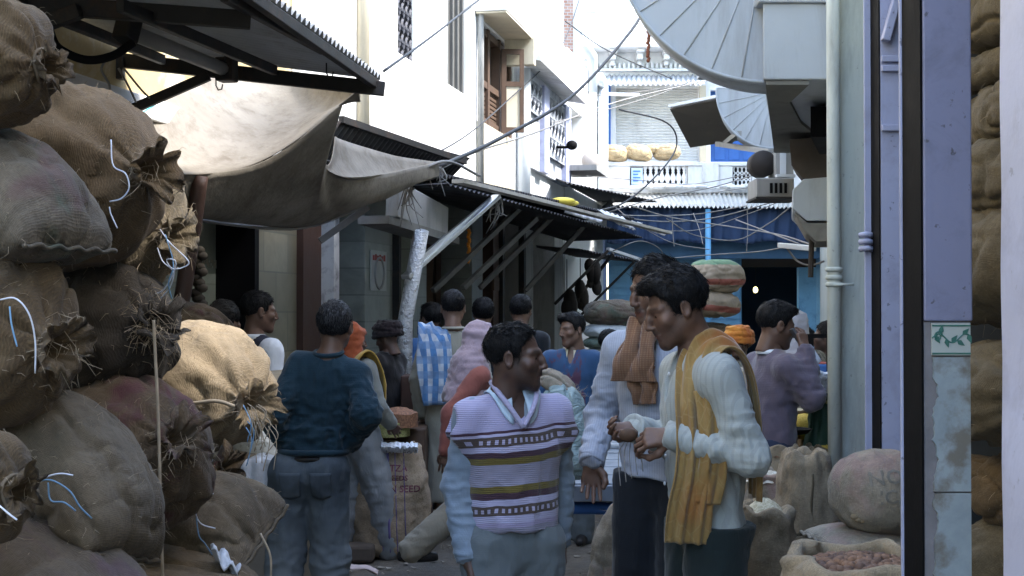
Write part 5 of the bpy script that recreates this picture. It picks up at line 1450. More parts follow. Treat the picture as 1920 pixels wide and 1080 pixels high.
row_sack('sack of brown spice behind the open cream grain', 1432, 940, 6.7, 0.22, 0.70, 11, B_sack, H_brown)
row_sack('sack of pale pods in the second row right of the scarf', 1440, 882, 7.0, 0.26, 0.78, 13, B_pale, H_white)
row_sack('squat rolled sack of brown bark in the third row', 1446, 835, 7.5, 0.30, 0.85, 15, B_sack, H_brown)
row_sack('sack of mixed grey seed under the black scale pan', 1500, 842, 7.6, 0.24, 0.85, 17, B_sack, H_green)
row_sack('sack of yellow lentils nearest the pale pilaster', 1548, 835, 7.7, 0.24, 0.88, 19, B_olive, H_yellow)
row_sack('low rolled sack of cream seed left of the scale pan', 1440, 818, 8.0, 0.34, 0.88, 21, B_tan, H_cream)
row_sack('sack of dull cream flour at the back by the pilaster', 1540, 818, 8.1, 0.30, 0.88, 23, B_tan, H_cream)
row_sack('brown sack of roots under the reaching hand', 1492, 765, 8.3, 0.22, 0.98, 25, B_brown, H_cream)
w = MB(); w.ball(P(1508,800,8.0), 0.10, 10, 6, (1.1,0.9,0.75)); tag(w.build('turmeric_heap', H_yellow, smooth=True), 'bright yellow heap of spice beside the green sack', 'heap')
w = MB(); c = P(1478,806,7.7); w.lathe(c, [(0.02,-0.03),(0.10,-0.02),(0.125,0.004),(0.128,0.008),(0.12,0.006),(0.095,-0.012)], 20); o = w.build('scale_pan', M_black, smooth=True)
tag(o, 'black metal scale pan resting on the seed sacks', 'pan')
w = MB(); w.ball(c+Vector((-0.02,0,-0.012)), 0.075, 10, 6, (1,1,0.32)); w.build('contents', H_cream, o, True)
# green sheeny sack with plastic top
M_greensack = cloth('dark_green_woven_plastic', (0.025, 0.06, 0.04), 0.45, 0.25, 700, 0.2, 0.0)
g_ = row_sack('tall dark green plastic sack with a crinkled clear top', 1546, 738, 7.8, 0.20, 1.05, 29, M_greensack, H_green)
w = MB()
rnd = random.Random(4)
c = P(1540,722,7.75)
rows = []
for i in range(5):
    rows.append([c + Vector((0.11*math.cos(t)*(1+0.12*i)+rnd.uniform(-.012,.012), 0.1*math.sin(t)*(1+0.12*i), -0.03+0.025*i+rnd.uniform(-.014,.014))) for t in [2*math.pi*k/36 for k in range(37)]])
w.slab(rows, 0.003); w.build('plastic_top', M_foil, g_, True)
# lying sack and the pinkish one under it
R1 = sack('plump lying sack with faded grey lettering by the lavender pillar', P(1672, 925, 4.95), (1, 0.12, -0.03), 0.44, 0.17, 0.148, 'round', 'round', 203, B_pale, group='sacks leaning in the right doorway', fib=160, lump=0.025, folds=0.25, sag=0.05)
R3 = sack('flat pinkish sack pressed under the plump lying one', P(1650, 1022, 5.0), (1, 0.1, -0.10), 0.46, 0.2, 0.06, 'flat', 'flat', 205, B_pale, group='sacks leaning in the right doorway', fib=60)
w = MB()
for k in range(26):
    t = k/25; c = P(lerp(1602, 1692, t), 968+7*math.sin(t*9)+rnd.uniform(-3,3), 4.82); w.ball(c, rnd.uniform(0.008,0.014), 7, 5, (1.4,1,0.9))
w.build('ragged_seam', B_tan, R1, True)
sack('pale upright sack behind the tall man and the cart', P(1146, 1110, 6.05), (0.1, 0.1, 1), 0.78, 0.085, 0.12, 'flat', 'flat', 211, B_pale, up=(1,0,0), group=None, fib=60)

# ------------------------------------------------------------------ printed lettering wrapped on a sack
def print_on(o, lines, mat, origin, U, Vv, ray, name='printed_lettering', depth=0.0035, jit=0.0):
    """project flat letters on the surface of mesh object o (its own world matrix), as a child"""
    M = o.matrix_basis; me = o.data
    bv = BVHTree.FromPolygons([M @ v.co for v in me.vertices], [tuple(p.vertices) for p in me.polygons])
    U = Vector(U).normalized(); Vv = Vector(Vv).normalized(); ray = Vector(ray).normalized(); origin = Vector(origin)
    w = MB(); rr = random.Random(1)
    for body, dx, dy, size in lines:
        vs, fs = to_mesh_text(body, size)
        pts = []; ok = []
        for x, y, z in vs:
            p = origin + U*(x+dx) + Vv*(y+dy)
            h = bv.ray_cast(p, ray)
            if h[0] is None: pts.append(p); ok.append(False)
            else: pts.append(h[0] - ray*0.003); ok.append(True)
        w.add(pts, [f for f in fs if all(ok[i] for i in f)])
    return w.build(name, mat, o)
M_print = mk('faded_purple_ink', (0.17, 0.05, 0.08), 0.95, 0.4, 40)
M_printg = mk('faded_grey_ink', (0.20, 0.185, 0.16), 0.95, 0.35, 40)
# tall printed sack with foil-rimmed top in the middle
TS = open_sack('tall sack with red lettering and purple stripes standing behind the grey trousers', 738, 0, 9.5, 0.50, 0.34, 0.72, 31, burlap('striped_burlap', (0.34, 0.26, 0.18)), H_green, group=None, rim=0.03, heap=0.03, lean=-0.06)
yf = 9.5-0.5
og = Vector(((683-960)*9.3/F, yf, bzy(830, 9.3)))
print_on(TS, [('ESP  TANON', 0.0, 0.03, 0.055), ('S.E. SEDAL', 0.01, -0.055, 0.075), ('TUE', 0.05, -0.105, 0.035), ('MANTZA', 0.04, -0.185, 0.06), ('OVE  SEEDS', 0.05, -0.245, 0.048), ('ASON SEED', 0.06, -0.32, 0.062)], M_print, og, (1,0,-0.02), (0.06,0,1), (0,1,0))
w = MB(); M_ps = mk('purple_selvedge', (0.13, 0.10, 0.24), 0.9, 0.3, 20)
bv = BVHTree.FromPolygons([TS.matrix_basis @ v.co for v in TS.data.vertices], [tuple(p.vertices) for p in TS.data.polygons])
for xx, rr_ in ((738, 0.009), (752, 0.0035), (768, 0.0035), (725, 0.0035)):
    pts = []
    for k in range(40):
        z = lerp(0.05, 0.72, k/39); x = (xx-14-960)*9.3/F + 0.02*(0.72-z)*3*0.55 + 0.005
        h = bv.ray_cast(Vector((x, 8.9, z)), Vector((0,1,0)))
        if h[0]: pts.append(h[0])
    if len(pts) > 3: w.tube(pts, rr_, 6)
w.build('woven_stripe', M_ps, TS, True)
w = MB(); rows = []
for i in range(7):
    a = math.pi*2*i/6
    rows.append([Vector((lerp(-0.24, 0.22, j/49)-0.045, -0.185-0.028*math.cos(a)+rnd.uniform(-.008,.008), 0.735+0.036*math.sin(a)+rnd.uniform(-.010,.010))) for j in range(50)])
w.grid(rows); w.build('foil_rim', M_foil, TS, True, world=False)
print_on(R1, [('NOTC', 0, 0, 0.075), ('ICAN', 0.03, -0.066, 0.066)], M_printg, Vector(((1626-960)*4.8/F, 4.5, 1.105)), (1,0,0.10), (-0.05,0,1), (0,1,-0.25))
# ------------------------------------------------------------------ stall on the left, cart, far stacks
M_clear = mk('milky_plastic_sheet', (0.46, 0.47, 0.50), 0.3, 0.2, 6, 0.6, 18, bdist=0.02)
st = thing('stall_table', 'low stall table draped in milky plastic behind the jeans', 'table', ((440-960)*7.7/F, 7.7, 0))
Ys = 7.6; zt = bzy(862, Ys)
xa, xb = (385-960)*Ys/F, (600-960)*Ys/F
w = MB(); w.box((xa, Ys, 0.02), (xb, Ys+0.7, zt-0.02)); w.build('box_body', mk('grey_brown_boards', (0.17, 0.15, 0.125), 0.85, 0.25), st, bevel=0.01)
rows = []
rnd = random.Random(8)
for i in range(14):
    t = i/13; r = []
    for j in range(60):
        u = j/59; x = lerp(xa-0.01, xb, u)
        z = zt - t*0.30*(1+0.07*math.sin(u*11)); y = Ys - 0.012 - 0.02*t*(1+math.sin(u*31+t*4)) - 0.01*math.sin(u*57)
        r.append(Vector((x, y, z)))
    rows.append(r)
w = MB(); w.slab([[p + Vector((0,0.3*(1-k/3),0.012*math.sin(p.x*40))) for p in rows[0]] for k in range(3)] + rows, 0.004); w.build('plastic_drape', M_clear, st, True)
for px, py, Y, m, rx, rz, lb in ((470,818,8.0,H_white,0.20,0.05,'heap of whitish roots on sacking on the left stall'), (450,868,7.8,H_cream,0.22,0.035,'flat heap of cream pods at the front of the left stall'), (475,788,8.3,M_foil,0.16,0.05,'silver packets glinting at the back of the left stall'), (420,845,7.9,B_tan,0.25,0.03,'folded sack cloth under the heaps of the left stall')):
    w = MB(); rows = []; c = P(px, py, Y)
    for i in range(9):
        q = i/8; rows.append([(c.x+rx*max(q,.01)*math.cos(t), c.y+rx*0.7*max(q,.01)*math.sin(t), c.z+rz*(1-q*q)+rnd.uniform(-.006,.008)-0.02) for t in [2*math.pi*k/26 for k in range(26)]])
    w.grid(rows, True); w.grid([rows[-1], [(x, y, zt-0.03) for x, y, z in rows[-1]]], True)
    tag(w.build('heap', m, smooth=True), lb, 'heap')
# brown wicker-coloured board/sack behind (curved tan sheet)
w = MB(); rows = []
for i in range(10):
    t = i/9; rows.append([P(lerp(415, 530, u), lerp(668 + 26*u + 14*math.sin(u*3), 752 + 14*u, t), 7.9 - 0.28*math.sin(math.pi*t*0.9)) for u in [k/19 for k in range(20)]])
w.slab(rows, 0.02); tag(w.build('jute_bale', cloth('smooth_tan_jute', (0.27, 0.21, 0.13), 0.9, 0.15), smooth=True), 'smooth tan jute bale between the sunlit sack and the jeans man', 'bale')
sack('dark sack end behind the sunlit sack under the tiled wall', P(365, 622, 7.3), (0.95, -0.25, -0.2), 0.40, 0.17, 0.14, 'round', 'flat', 301, B_plum, fib=0)
sack('dark sack standing low under the tiled wall', P(365, 760, 7.4), (0.95, -0.25, 0), 0.5, 0.25, 0.25, 'round', 'round', 302, B_dark, fib=0)
w = MB(); c = P(424,1052,3.86)
rows = [[c + Vector((0.6*(lerp(-.06,.05,u)+0.01*math.sin(v*9)), 0.6*(-0.05+0.1*v), 0.6*lerp(0.05,-0.05,u)+0.02*math.sin(u*9+v*5))) for v in [k/9 for k in range(10)]] for u in [k/9 for k in range(10)]]
w.slab(rows, 0.003); tag(w.build('plastic_scrap', M_clear, smooth=True), 'white plastic scrap caught on the lowest sack in view', 'scrap')
# spice trays behind the printed sack
for px, py, m, r_, lb in ((712, 783, H_white, 0.13, 'dish of whitish spice on the tray behind the printed sack'), (722, 792, H_green, 0.17, 'olive spice heap on top of the printed sack'), (748, 775, H_brown, 0.13, 'dark red chilli heap beside the olive spice')):
    w = MB(); c = P(px, py, 9.7); rows = []
    for i in range(8):
        q = i/7; rows.append([(c.x+r_*max(q,.01)*math.cos(t), c.y+r_*max(q,.01)*math.sin(t), c.z+0.04*(1-q*q)+rnd.uniform(-.004,.006)) for t in [2*math.pi*k/22 for k in range(22)]])
    w.grid(rows, True); w.grid([rows[-1], [(x, y, c.z-0.09) for x, y, z in rows[-1]]], True)
    tag(w.build('heap', m, smooth=True), lb, 'heap')
w = MB(); a = P(690,800,9.95); b = P(800,800,9.95); w.box((a.x, 9.75, 0), (b.x, 10.5, a.z)); tag(w.build('spice_table', M_wood, bevel=0.01), 'brown table carrying the spice trays behind the printed sack', 'table')
w = MB(); a = P(756,705,10.6); w.box((a.x-.02, 10.6, 0), (a.x+.2, 11.0, a.z)); tag(w.build('crate', M_woodd, bevel=0.01), 'dark box with foil packets behind the spice trays', 'box')
# handcart
ct = thing('handcart', 'blue-grey wooden handcart standing behind the vest man', 'cart', P(1120, 1000, 7.2))
z1 = bzy(905, 7.0); z2 = z1
x0, x1 = (1040-960)*7/F, (1200-960)*7/F
w = MB()
for k in range(5):
    ya = 7.0+k*0.36; w.box((x0-0.1, ya, z1-0.03), (x1+0.22, ya+0.345, z1+0.002*k))
w.build('plank_bed', mk('worn_blue_grey_planks', (0.24, 0.27, 0.31), 0.75, 0.3, 5, 0.4, 30, stain=(0.10,0.10,0.10), stain_amt=0.5), ct, bevel=0.006)
each([lambda w: w.bar((x0-0.12, 7.0, z1-0.05), (x1+0.24, 7.0, z1-0.05), 0.05, 0.08), lambda w: w.bar((x1+0.02, 7.0, z1+0.03), (x1+0.30, 8.9, z1+0.03), 0.06, 0.07), lambda w: w.bar((x0-0.2, 8.85, z1+0.1), (x1+0.3, 8.85, z1+0.1), 0.05, 0.06)], 'side_rail', mk('worn_blue_rail', (0.20, 0.23, 0.28), 0.7, 0.3), ct, bevel=0.006)
for yy in (8.4, 8.62): 
    w = MB(); w.tube([(x0-0.1, yy, z1+0.05), (x1+0.2, yy, z1+0.05)], 0.018, 8); w.build('rod', M_galv, ct, True)
w = MB(); w.tube([(x0-0.05, 7.08, z1-0.13), (x1+0.1, 7.08, z1-0.14)], 0.03, 10); w.build('axle', M_blue, ct, True)
for xx in (x0-0.08, x1+0.12):
    R = Matrix.Rotation(math.radians(90), 3, 'Y')
    w = MB(); c = Vector((xx, 7.12, 0.32)); ring = [c + Vector((0, 0.29*math.cos(a), 0.29*math.sin(a))) for a in [2*math.pi*k/28 for k in range(29)]]
    w.tube(ring, 0.03, 8, False); wl = w.build('wheel', M_black, ct, True)
    w = MB()
    for k in range(10):
        a = 2*math.pi*k/10; w.tube([c, c + Vector((0, 0.28*math.cos(a), 0.28*math.sin(a)))], 0.006, 5)
    w.lathe(c - Vector((0.04,0,0)), [(0.04,0),(0.04,0.08)], 12, R); w.build('spokes', M_steel, wl)
# crinkled bag resting on the cart
def bag_mat():
    t = NT('crinkled_sea_green_plastic'); o = t.co('Object'); n = t.noise(t.mapping(o, (1,1,0.3), (0.0, 0.5, 0)), 34, 4, 0.6, 1.0); n2 = t.noise(o, 5, 4)
    c = t.ramp(n2, [(0.3, (0.17, 0.24, 0.25)), (0.7, (0.30, 0.38, 0.38))])
    return t.set(Base_Color=c, Roughness=0.42, Normal=t.bump(n, 0.9, 0.03))
sack('bulging sea-green plastic bag resting on the cart at his elbow', P(1064, 810, 6.55), (-0.25, 0.1, 1), 0.46, 0.115, 0.12, 'round', 'round', 310, bag_mat(), up=(1,0,0), fib=0, name='plastic_bag', frill=0.07, lump=0.04)['category'] = 'bag'
sack('fringed cream bundle peeping over the vest shoulder', P(1045, 722, 6.6), (0.75, -0.3, -0.55), 0.20, 0.07, 0.05, 'round', 'flat', 312, B_pale, fib=60, fray=60, name='cloth_bundle')['category'] = 'bundle'
# red-banded rice sacks stacked high
def band_mat(name, base, band, z0, hw, z1=None):
    t = NT(name); o = t.co('Object'); x, y, z = t.sep(o); n = t.noise(o, 20, 3)
    m = t.math('LESS_THAN', t.math('ABSOLUTE', t.math('SUBTRACT', z, t.math('ADD', z0, t.math('MULTIPLY', n, 0.02)))), hw)
    c = t.ramp(t.noise(o, 6, 4), [(0.3, sh(base, 0.8)), (0.7, sh(base, 1.15))])
    c = t.mix(t.math('MULTIPLY', m, 0.85), c, band)
    if z1 is not None:
        g_ = t.math('GREATER_THAN', t.math('ADD', z, t.math('MULTIPLY', n, 0.03)), z1); c = t.mix(t.math('MULTIPLY', g_, 0.7), c, (0.06, 0.22, 0.12))
    return t.set(Base_Color=c, Roughness=0.7)
BR = band_mat('red_banded_sack', (0.27, 0.215, 0.155), (0.24, 0.05, 0.035), -0.05, 0.03, 0.15)
for k, (px, py) in enumerate(((1340, 522), (1335, 572))):
    sack('top red-banded sack of the tall heap before the blue shop' if k == 0 else 'second red-banded sack of the heap behind the tall man', P(px, py, 14.5), (1, 0.3, -0.1*k), 0.60, 0.24, 0.19 if k == 0 else 0.16, 'round', 'round', 320+k, BR, fib=0, name='rice_sack', group='red-banded sacks')
for k in range(4): sack('plain lower sack of the red-banded heap', (2.05+0.05*(k%2), 14.6, 1.32-0.34*k), (1, 0.3, 0), 0.75, 0.30, 0.18, 'flat', 'flat', 325+k, B_brown, fib=0, name='rice_sack', group='red-banded sacks')
# silver and green plastic sacks on the left far stall
M_silver = mk('silvery_woven_plastic', (0.45, 0.48, 0.50), 0.4, 0.25, 5, 0.5, 20, bdist=0.02)
M_sgreen = mk('grey_green_plastic', (0.14, 0.18, 0.15), 0.35, 0.35, 8, 0.6, 20, bdist=0.02)
GS = 'plastic sacks stacked at the far left stall'
for k, (px, py, R2_, m, lb) in enumerate(((1150, 590, 0.15, B_green, 'brown and green sack topping the far plastic stack'), (1150, 622, 0.09, M_silver, 'silver sack second from the top of the far stack'), (1150, 642, 0.07, M_sgreen, 'grey-green folded sack in the middle of the far stack'), (1150, 662, 0.08, M_silver, 'silver sack just above the small dark head'), (1150, 690, 0.1, M_silver, 'lowest silver sack of the far stack'))):
    sack(lb, P(px, py, 14.0), (1, 0.2, 0.04*(k-1)), 0.58, 0.3, R2_, 'round', 'flat', 330+k, m, fib=0, name='plastic_sack', group=GS)
for k in range(3): sack('plain sack carrying the far plastic stack', (1.0, 14.1, 0.78-0.3*k), (1, 0.2, 0), 0.7, 0.3, 0.17, 'flat', 'flat', 340+k, B_brown, fib=0, name='plastic_sack', group=GS)
# three sacks lying on the balcony rail
GB = 'sacks lying on the balcony rail'
for k, (px, py, R, ax, lb) in enumerate(((1152, 289, 0.17, (1, -.5, -.15), 'leftmost tan sack on the balcony rail, partly behind the pipe'), (1197, 288, 0.165, (1, -.35, -.18), 'middle tan sack on the balcony rail'), (1250, 287, 0.15, (0.8, -.6, 0), 'roundest reddish tan sack on the balcony rail'), (1222, 280, 0.08, (1, 0, 0.1), 'small pale sack tucked between two others on the balcony rail'))):
    sack(lb, P(px, py, 25.35), ax, 0.52 if k < 3 else 0.3, R*1.1, R, 'round', 'round', 350+k, burlap('straw_burlap', (0.42, 0.32, 0.19)), fib=0, group=GB)
# brick lump and litter on the ground
w = MB(); c = P(668,1042,9.3); w.box((c.x-0.09, 9.2, 0.0), (c.x+0.12, 9.4, 0.11), Matrix.Identity(4)); tag(w.build('stone_block', mk('brown_stone', (0.10,0.08,0.065), 0.95, 0.3, 9, 0.6, 30), bevel=0.02), 'brown stone block on the ground beside the grey salwar', 'stone')
w = MB(); c = P(655,1078,8.2); rows = [[c + Vector((lerp(-.12,.16,u), 0.1*v, 0.04*math.sin(u*3.1)+0.01*math.sin(v*7+u*9))) for v in [k/7 for k in range(8)]] for u in [k/11 for k in range(12)]]
w.slab(rows, 0.006); tag(w.build('cloth_scrap', mk('pinkish_scrap', (0.45,0.36,0.34), 0.9, 0.2), smooth=True), 'pinkish cloth scrap on the ground behind the jeans legs', 'scrap')
rnd = random.Random(77); w = MB()
for _ in range(900):
    Y = rnd.uniform(6.5, 17); x = rnd.uniform(FX(Y, 0.3), RX(Y)-0.3); s_ = rnd.uniform(0.006, 0.028); a = rnd.uniform(0, 6.3); z = 0.012*math.sin(x*1.7+Y*1.3)+0.01*math.sin(x*4.1-Y*2.3)
    d = Vector((math.cos(a), math.sin(a), 0))*s_; e = Vector((-math.sin(a), math.cos(a), 0))*s_*rnd.uniform(0.3, 0.9); c = Vector((x, Y, z+0.012))
    w.prism([c-d-e, c+d-e*0.6+Vector((0,0,rnd.uniform(0,.012))), c+d*0.8+e, c-d*0.7+e], (0, 0, -0.004))
o = w.build('litter', mk('trodden_litter', (0.30, 0.26, 0.21), 0.9, 0.6, 3)); tag(o, 'trodden scraps and husks strewn over the lane', 'litter', kind='stuff')
# ------------------------------------------------------------------ sculpted figures: signed distance + surface nets
class SDF:
    def __init__(s, lo, hi, h):
        s.h = h; s.lo = np.array(lo, float)
        s.n = np.ceil((np.array(hi)-s.lo)/h).astype(int)+1
        s.ax = [s.lo[i]+h*np.arange(s.n[i]) for i in range(3)]
        s.F = np.full(tuple(s.n), 0.5, np.float32)
    def blk(s, lo, hi):
        sl = []
        for i in range(3):
            a = max(0, int((lo[i]-s.lo[i])/s.h)); b = min(s.n[i], int((hi[i]-s.lo[i])/s.h)+2)
            if a >= b: return None
            sl.append(slice(a, b))
        X, Y, Z = np.meshgrid(*[s.ax[i][sl[i]] for i in range(3)], indexing='ij')
        return tuple(sl), X, Y, Z
    def put(s, sl, d, k, sub):
        f = s.F[sl]
        if sub: f2 = -f
        else: f2 = f
        if k > 0:
            hh = np.clip(0.5+0.5*(d-f2)/k, 0, 1); r = d*(1-hh)+f2*hh - k*hh*(1-hh)
        else: r = np.minimum(f2, d)
        s.F[sl] = -r if sub else r
    def cone(s, a, b, ra, rb, k=0.02, sub=False, sy=1.0, sx=1.0):
        """tapered capsule; sx / sy squash its cross-section along x / y"""
        a = np.array(a, float); b = np.array(b, float); m = max(ra, rb)+3*k+2*s.h
        q = s.blk(np.minimum(a, b)-m*np.array([max(1,sx), max(1,sy), 1]), np.maximum(a, b)+m*np.array([max(1,sx), max(1,sy), 1]))
        if q is None: return s
        sl, X, Y, Z = q
        px, py, pz = (X-a[0])/sx, (Y-a[1])/sy, Z-a[2]
        d = np.array([(b[0]-a[0])/sx, (b[1]-a[1])/sy, b[2]-a[2]]); dd = d@d+1e-12
        t = np.clip((px*d[0]+py*d[1]+pz*d[2])/dd, 0, 1)
        r = ra+(rb-ra)*t
        D = np.sqrt((px-t*d[0])**2+(py-t*d[1])**2+(pz-t*d[2])**2)-r
        s.put(sl, D*min(sx, sy, 1), k, sub); return s
    def chain(s, pts, rs, k=0.02, **kw):
        for i in range(len(pts)-1): s.cone(pts[i], pts[i+1], rs[i], rs[i+1], k, **kw)
        return s
    def ell(s, c, r, k=0.02, sub=False, R=None):
        c = np.array(c, float); r = np.array(r, float); m = r.max()+3*k+2*s.h
        q = s.blk(c-m, c+m)
        if q is None: return s
        sl, X, Y, Z = q
        x, y, z = X-c[0], Y-c[1], Z-c[2]
        if R is not None:
            R = np.array(R); x, y, z = (R[0,0]*x+R[1,0]*y+R[2,0]*z, R[0,1]*x+R[1,1]*y+R[2,1]*z, R[0,2]*x+R[1,2]*y+R[2,2]*z)
        k0 = np.sqrt((x/r[0])**2+(y/r[1])**2+(z/r[2])**2); k1 = np.sqrt((x/r[0]**2)**2+(y/r[1]**2)**2+(z/r[2]**2)**2)+1e-9
        s.put(sl, k0*(k0-1)/k1, k, sub); return s
    def cut(s, fn, k=0.004):
        """keep where fn(X,Y,Z) < 0"""
        X, Y, Z = np.meshgrid(*s.ax, indexing='ij'); d = fn(X, Y, Z)
        if k > 0:
            hh = np.clip(0.5-0.5*(d-s.F)/k, 0, 1); s.F = (d*(1-hh)+s.F*hh+k*hh*(1-hh)).astype(np.float32)
        else: s.F = np.maximum(s.F, d).astype(np.float32)
        return s
    def mesh(s):
        F = s.F; F[0]=F[-1]=0.5; F[:,0]=F[:,-1]=0.5; F[:,:,0]=F[:,:,-1]=0.5
        I = F < 0; nx, ny, nz = F.shape; cs = (nx-1, ny-1, nz-1)
        acc = np.zeros(cs+(3,), np.float32); cnt = np.zeros(cs, np.float32)
        def C(A, o): return A[o[0]:o[0]+cs[0], o[1]:o[1]+cs[1], o[2]:o[2]+cs[2]]
        for ax in range(3):
            o2 = [i for i in range(3) if i != ax]
            for u in (0, 1):
                for v in (0, 1):
                    a = [0,0,0]; a[o2[0]] = u; a[o2[1]] = v; b = list(a); b[ax] = 1
                    Ia, Ib = C(I, a), C(I, b); m = Ia != Ib
                    if not m.any(): continue
                    fa, fb = C(F, a)[m], C(F, b)[m]; t = fa/(fa-fb)
                    p = np.zeros((len(t), 3), np.float32); p[:, o2[0]] = u; p[:, o2[1]] = v; p[:, ax] = t
                    acc[m] += p; cnt[m] += 1
        act = cnt > 0; idx = -np.ones(cs, np.int64); idx[act] = np.arange(act.sum())
        V = (np.argwhere(act)+acc[act]/cnt[act][:, None])*s.h + s.lo
        Q = []
        for ax in range(3):
            o1, o2 = [(1,2),(2,0),(0,1)][ax]
            sl = [slice(1, n-1) for n in F.shape]; sl[ax] = slice(0, F.shape[ax]-1)
            sb = list(sl); sb[ax] = slice(1, F.shape[ax])
            Ia, Ib = I[tuple(sl)], I[tuple(sb)]
            for flip, m in ((False, Ia & ~Ib), (True, ~Ia & Ib)):
                e = np.argwhere(m)
                if len(e) == 0: continue
                e = e+np.array([q.start for q in sl])
                def g(d1, d2):
                    q = e.copy(); q[:, o1] += d1; q[:, o2] += d2; return idx[q[:,0], q[:,1], q[:,2]]
                r = np.stack([g(-1,-1), g(0,-1), g(0,0), g(-1,0)], 1)
                if flip: r = r[:, ::-1]
                Q.append(r)
        Q = np.concatenate(Q) if Q else np.zeros((0,4), int)
        return V, Q

def normals(V, Q):
    n = np.cross(V[Q[:,2]]-V[Q[:,0]], V[Q[:,3]]-V[Q[:,1]]); N = np.zeros_like(V)
    for i in range(4): np.add.at(N, Q[:, i], n)
    return N/(np.linalg.norm(N, axis=1, keepdims=True)+1e-12)

def wrinkle(V, Q, layers, seed):
    """layers: (centre or None, radius, frequency xyz, amplitude)"""
    N = normals(V, Q); d = np.zeros(len(V))
    for i, (c, r, fr, amp) in enumerate(layers):
        n = fbm(V*np.array(fr)+seed*3.1+i*7.7+0.25*fbm(V*6, seed+40, 1)[:, None], seed+i, 2)
        rid = np.clip(1-np.abs(n)*2.4, -0.5, 1)-0.35
        w = 1.0 if c is None else np.exp(-((V-np.array(c))**2).sum(1)/(r*r))
        d += amp*rid*w
    return V+N*d[:, None]

def nmesh(name, parts, mat, scale=1.0, attr=None):
    """join (V,Q) sets in one mesh"""
    vs = []; fs = []; n = 0
    for V, Q in parts:
        vs.append(V); fs.append(Q+n); n += len(V)
    V = np.concatenate(vs)*scale; Q = np.concatenate(fs)
    me = bpy.data.meshes.new(name)
    me.vertices.add(len(V)); me.vertices.foreach_set('co', V.astype(np.float32).ravel())
    me.loops.add(len(Q)*4); me.loops.foreach_set('vertex_index', Q.astype(np.int32).ravel())
    me.polygons.add(len(Q)); me.polygons.foreach_set('loop_start', np.arange(0, len(Q)*4, 4, dtype=np.int32))
    try: me.polygons.foreach_set('loop_total', np.full(len(Q), 4, dtype=np.int32))
    except Exception: pass
    me.update(calc_edges=True); me.validate()
    me.polygons.foreach_set('use_smooth', [True]*len(me.polygons))
    if attr is not None:
        for nm, A in attr.items():
            at = me.attributes.new(nm, 'FLOAT', 'POINT'); at.data.foreach_set('value', A.astype(np.float32))
    me.materials.append(mat)
    return me

# ------------------------------------------------------------------ materials for people
def skin_mat(name, col):
    t = NT(name); o = t.co('Object'); n = t.noise(o, 25, 4, 0.6); nf = t.noise(o, 420, 3, 0.6)
    c = t.ramp(n, [(0.3, sh(col, 0.82)), (0.7, sh(col, 1.12))])
    c = t.mix(t.attr('lips')[2], c, (0.17, 0.065, 0.055))
    hr = t.ramp(t.noise(t.mapping(o, (1,1,0.4)), 500, 2), [(0.4, (0.0,)*3), (0.6, (1,)*3)])
    beard = t.math('MULTIPLY', t.attr('beard')[2], t.math('ADD', 0.55, t.math('MULTIPLY', hr, 0.45)), True)
    c = t.mix(beard, c, (0.012, 0.009, 0.008))
    return t.set(Base_Color=c, Roughness=t.ramp(n, [(0.3, (0.42,)*3), (0.7, (0.58,)*3)]), Subsurface_Weight=0.08, Subsurface_Radius=(0.4, 0.15, 0.08), Subsurface_Scale=0.01,
                 Specular_IOR_Level=0.4, Normal=t.bump(nf, 0.25, 0.0012))
SK1 = skin_mat('warm_brown_skin', (0.135, 0.075, 0.052))
SK2 = skin_mat('deep_brown_skin', (0.090, 0.050, 0.037))
SK3 = skin_mat('light_brown_skin', (0.165, 0.095, 0.066))
def hair_mat(name, col, grey=0.0):
    t = NT(name); o = t.co('Object')
    n = t.noise(t.mapping(o, (1, 0.5, 0.16)), 300, 3, 0.65, 0.6)
    c = t.ramp(n, [(0.35, sh(col, 0.4)), (0.65, sh(col, 1.5))])
    if grey: c = t.mix(t.math('MULTIPLY', t.ramp(t.noise(t.mapping(o, (1,0.5,0.14), (0,0,0), (3,1,2)), 320, 3), [(0.5, (0,)*3), (0.62, (1,)*3)]), grey), c, (0.22, 0.22, 0.23))
    return t.set(Base_Color=c, Roughness=0.55, Specular_IOR_Level=0.22, Normal=t.bump(n, 0.9, 0.006))
HR = hair_mat('black_hair', (0.0055, 0.0052, 0.006))
HRG = hair_mat('greying_black_hair', (0.008, 0.008, 0.010), 0.3)
M_eyew = mk('eye_white', (0.30, 0.27, 0.25), 0.3, 0.05)
M_iris = mk('dark_iris', (0.012, 0.008, 0.006), 0.2, 0.1)
M_leather = mk('worn_black_leather', (0.02, 0.018, 0.018), 0.5, 0.3, 8, 0.3, 60)

# ------------------------------------------------------------------ anatomy (person 1.70 m tall, x = own right, y = forward, z up)
HC0 = np.array([0, 0.012, 1.585])       # head centre
def rotm(yaw, pitch, roll=0.0):
    a, b, c = math.radians(yaw), math.radians(pitch), math.radians(roll)
    return np.array(Matrix.Rotation(a, 3, 'Z') @ Matrix.Rotation(-b, 3, 'X') @ Matrix.Rotation(c, 3, 'Y'))   # pitch>0 looks down

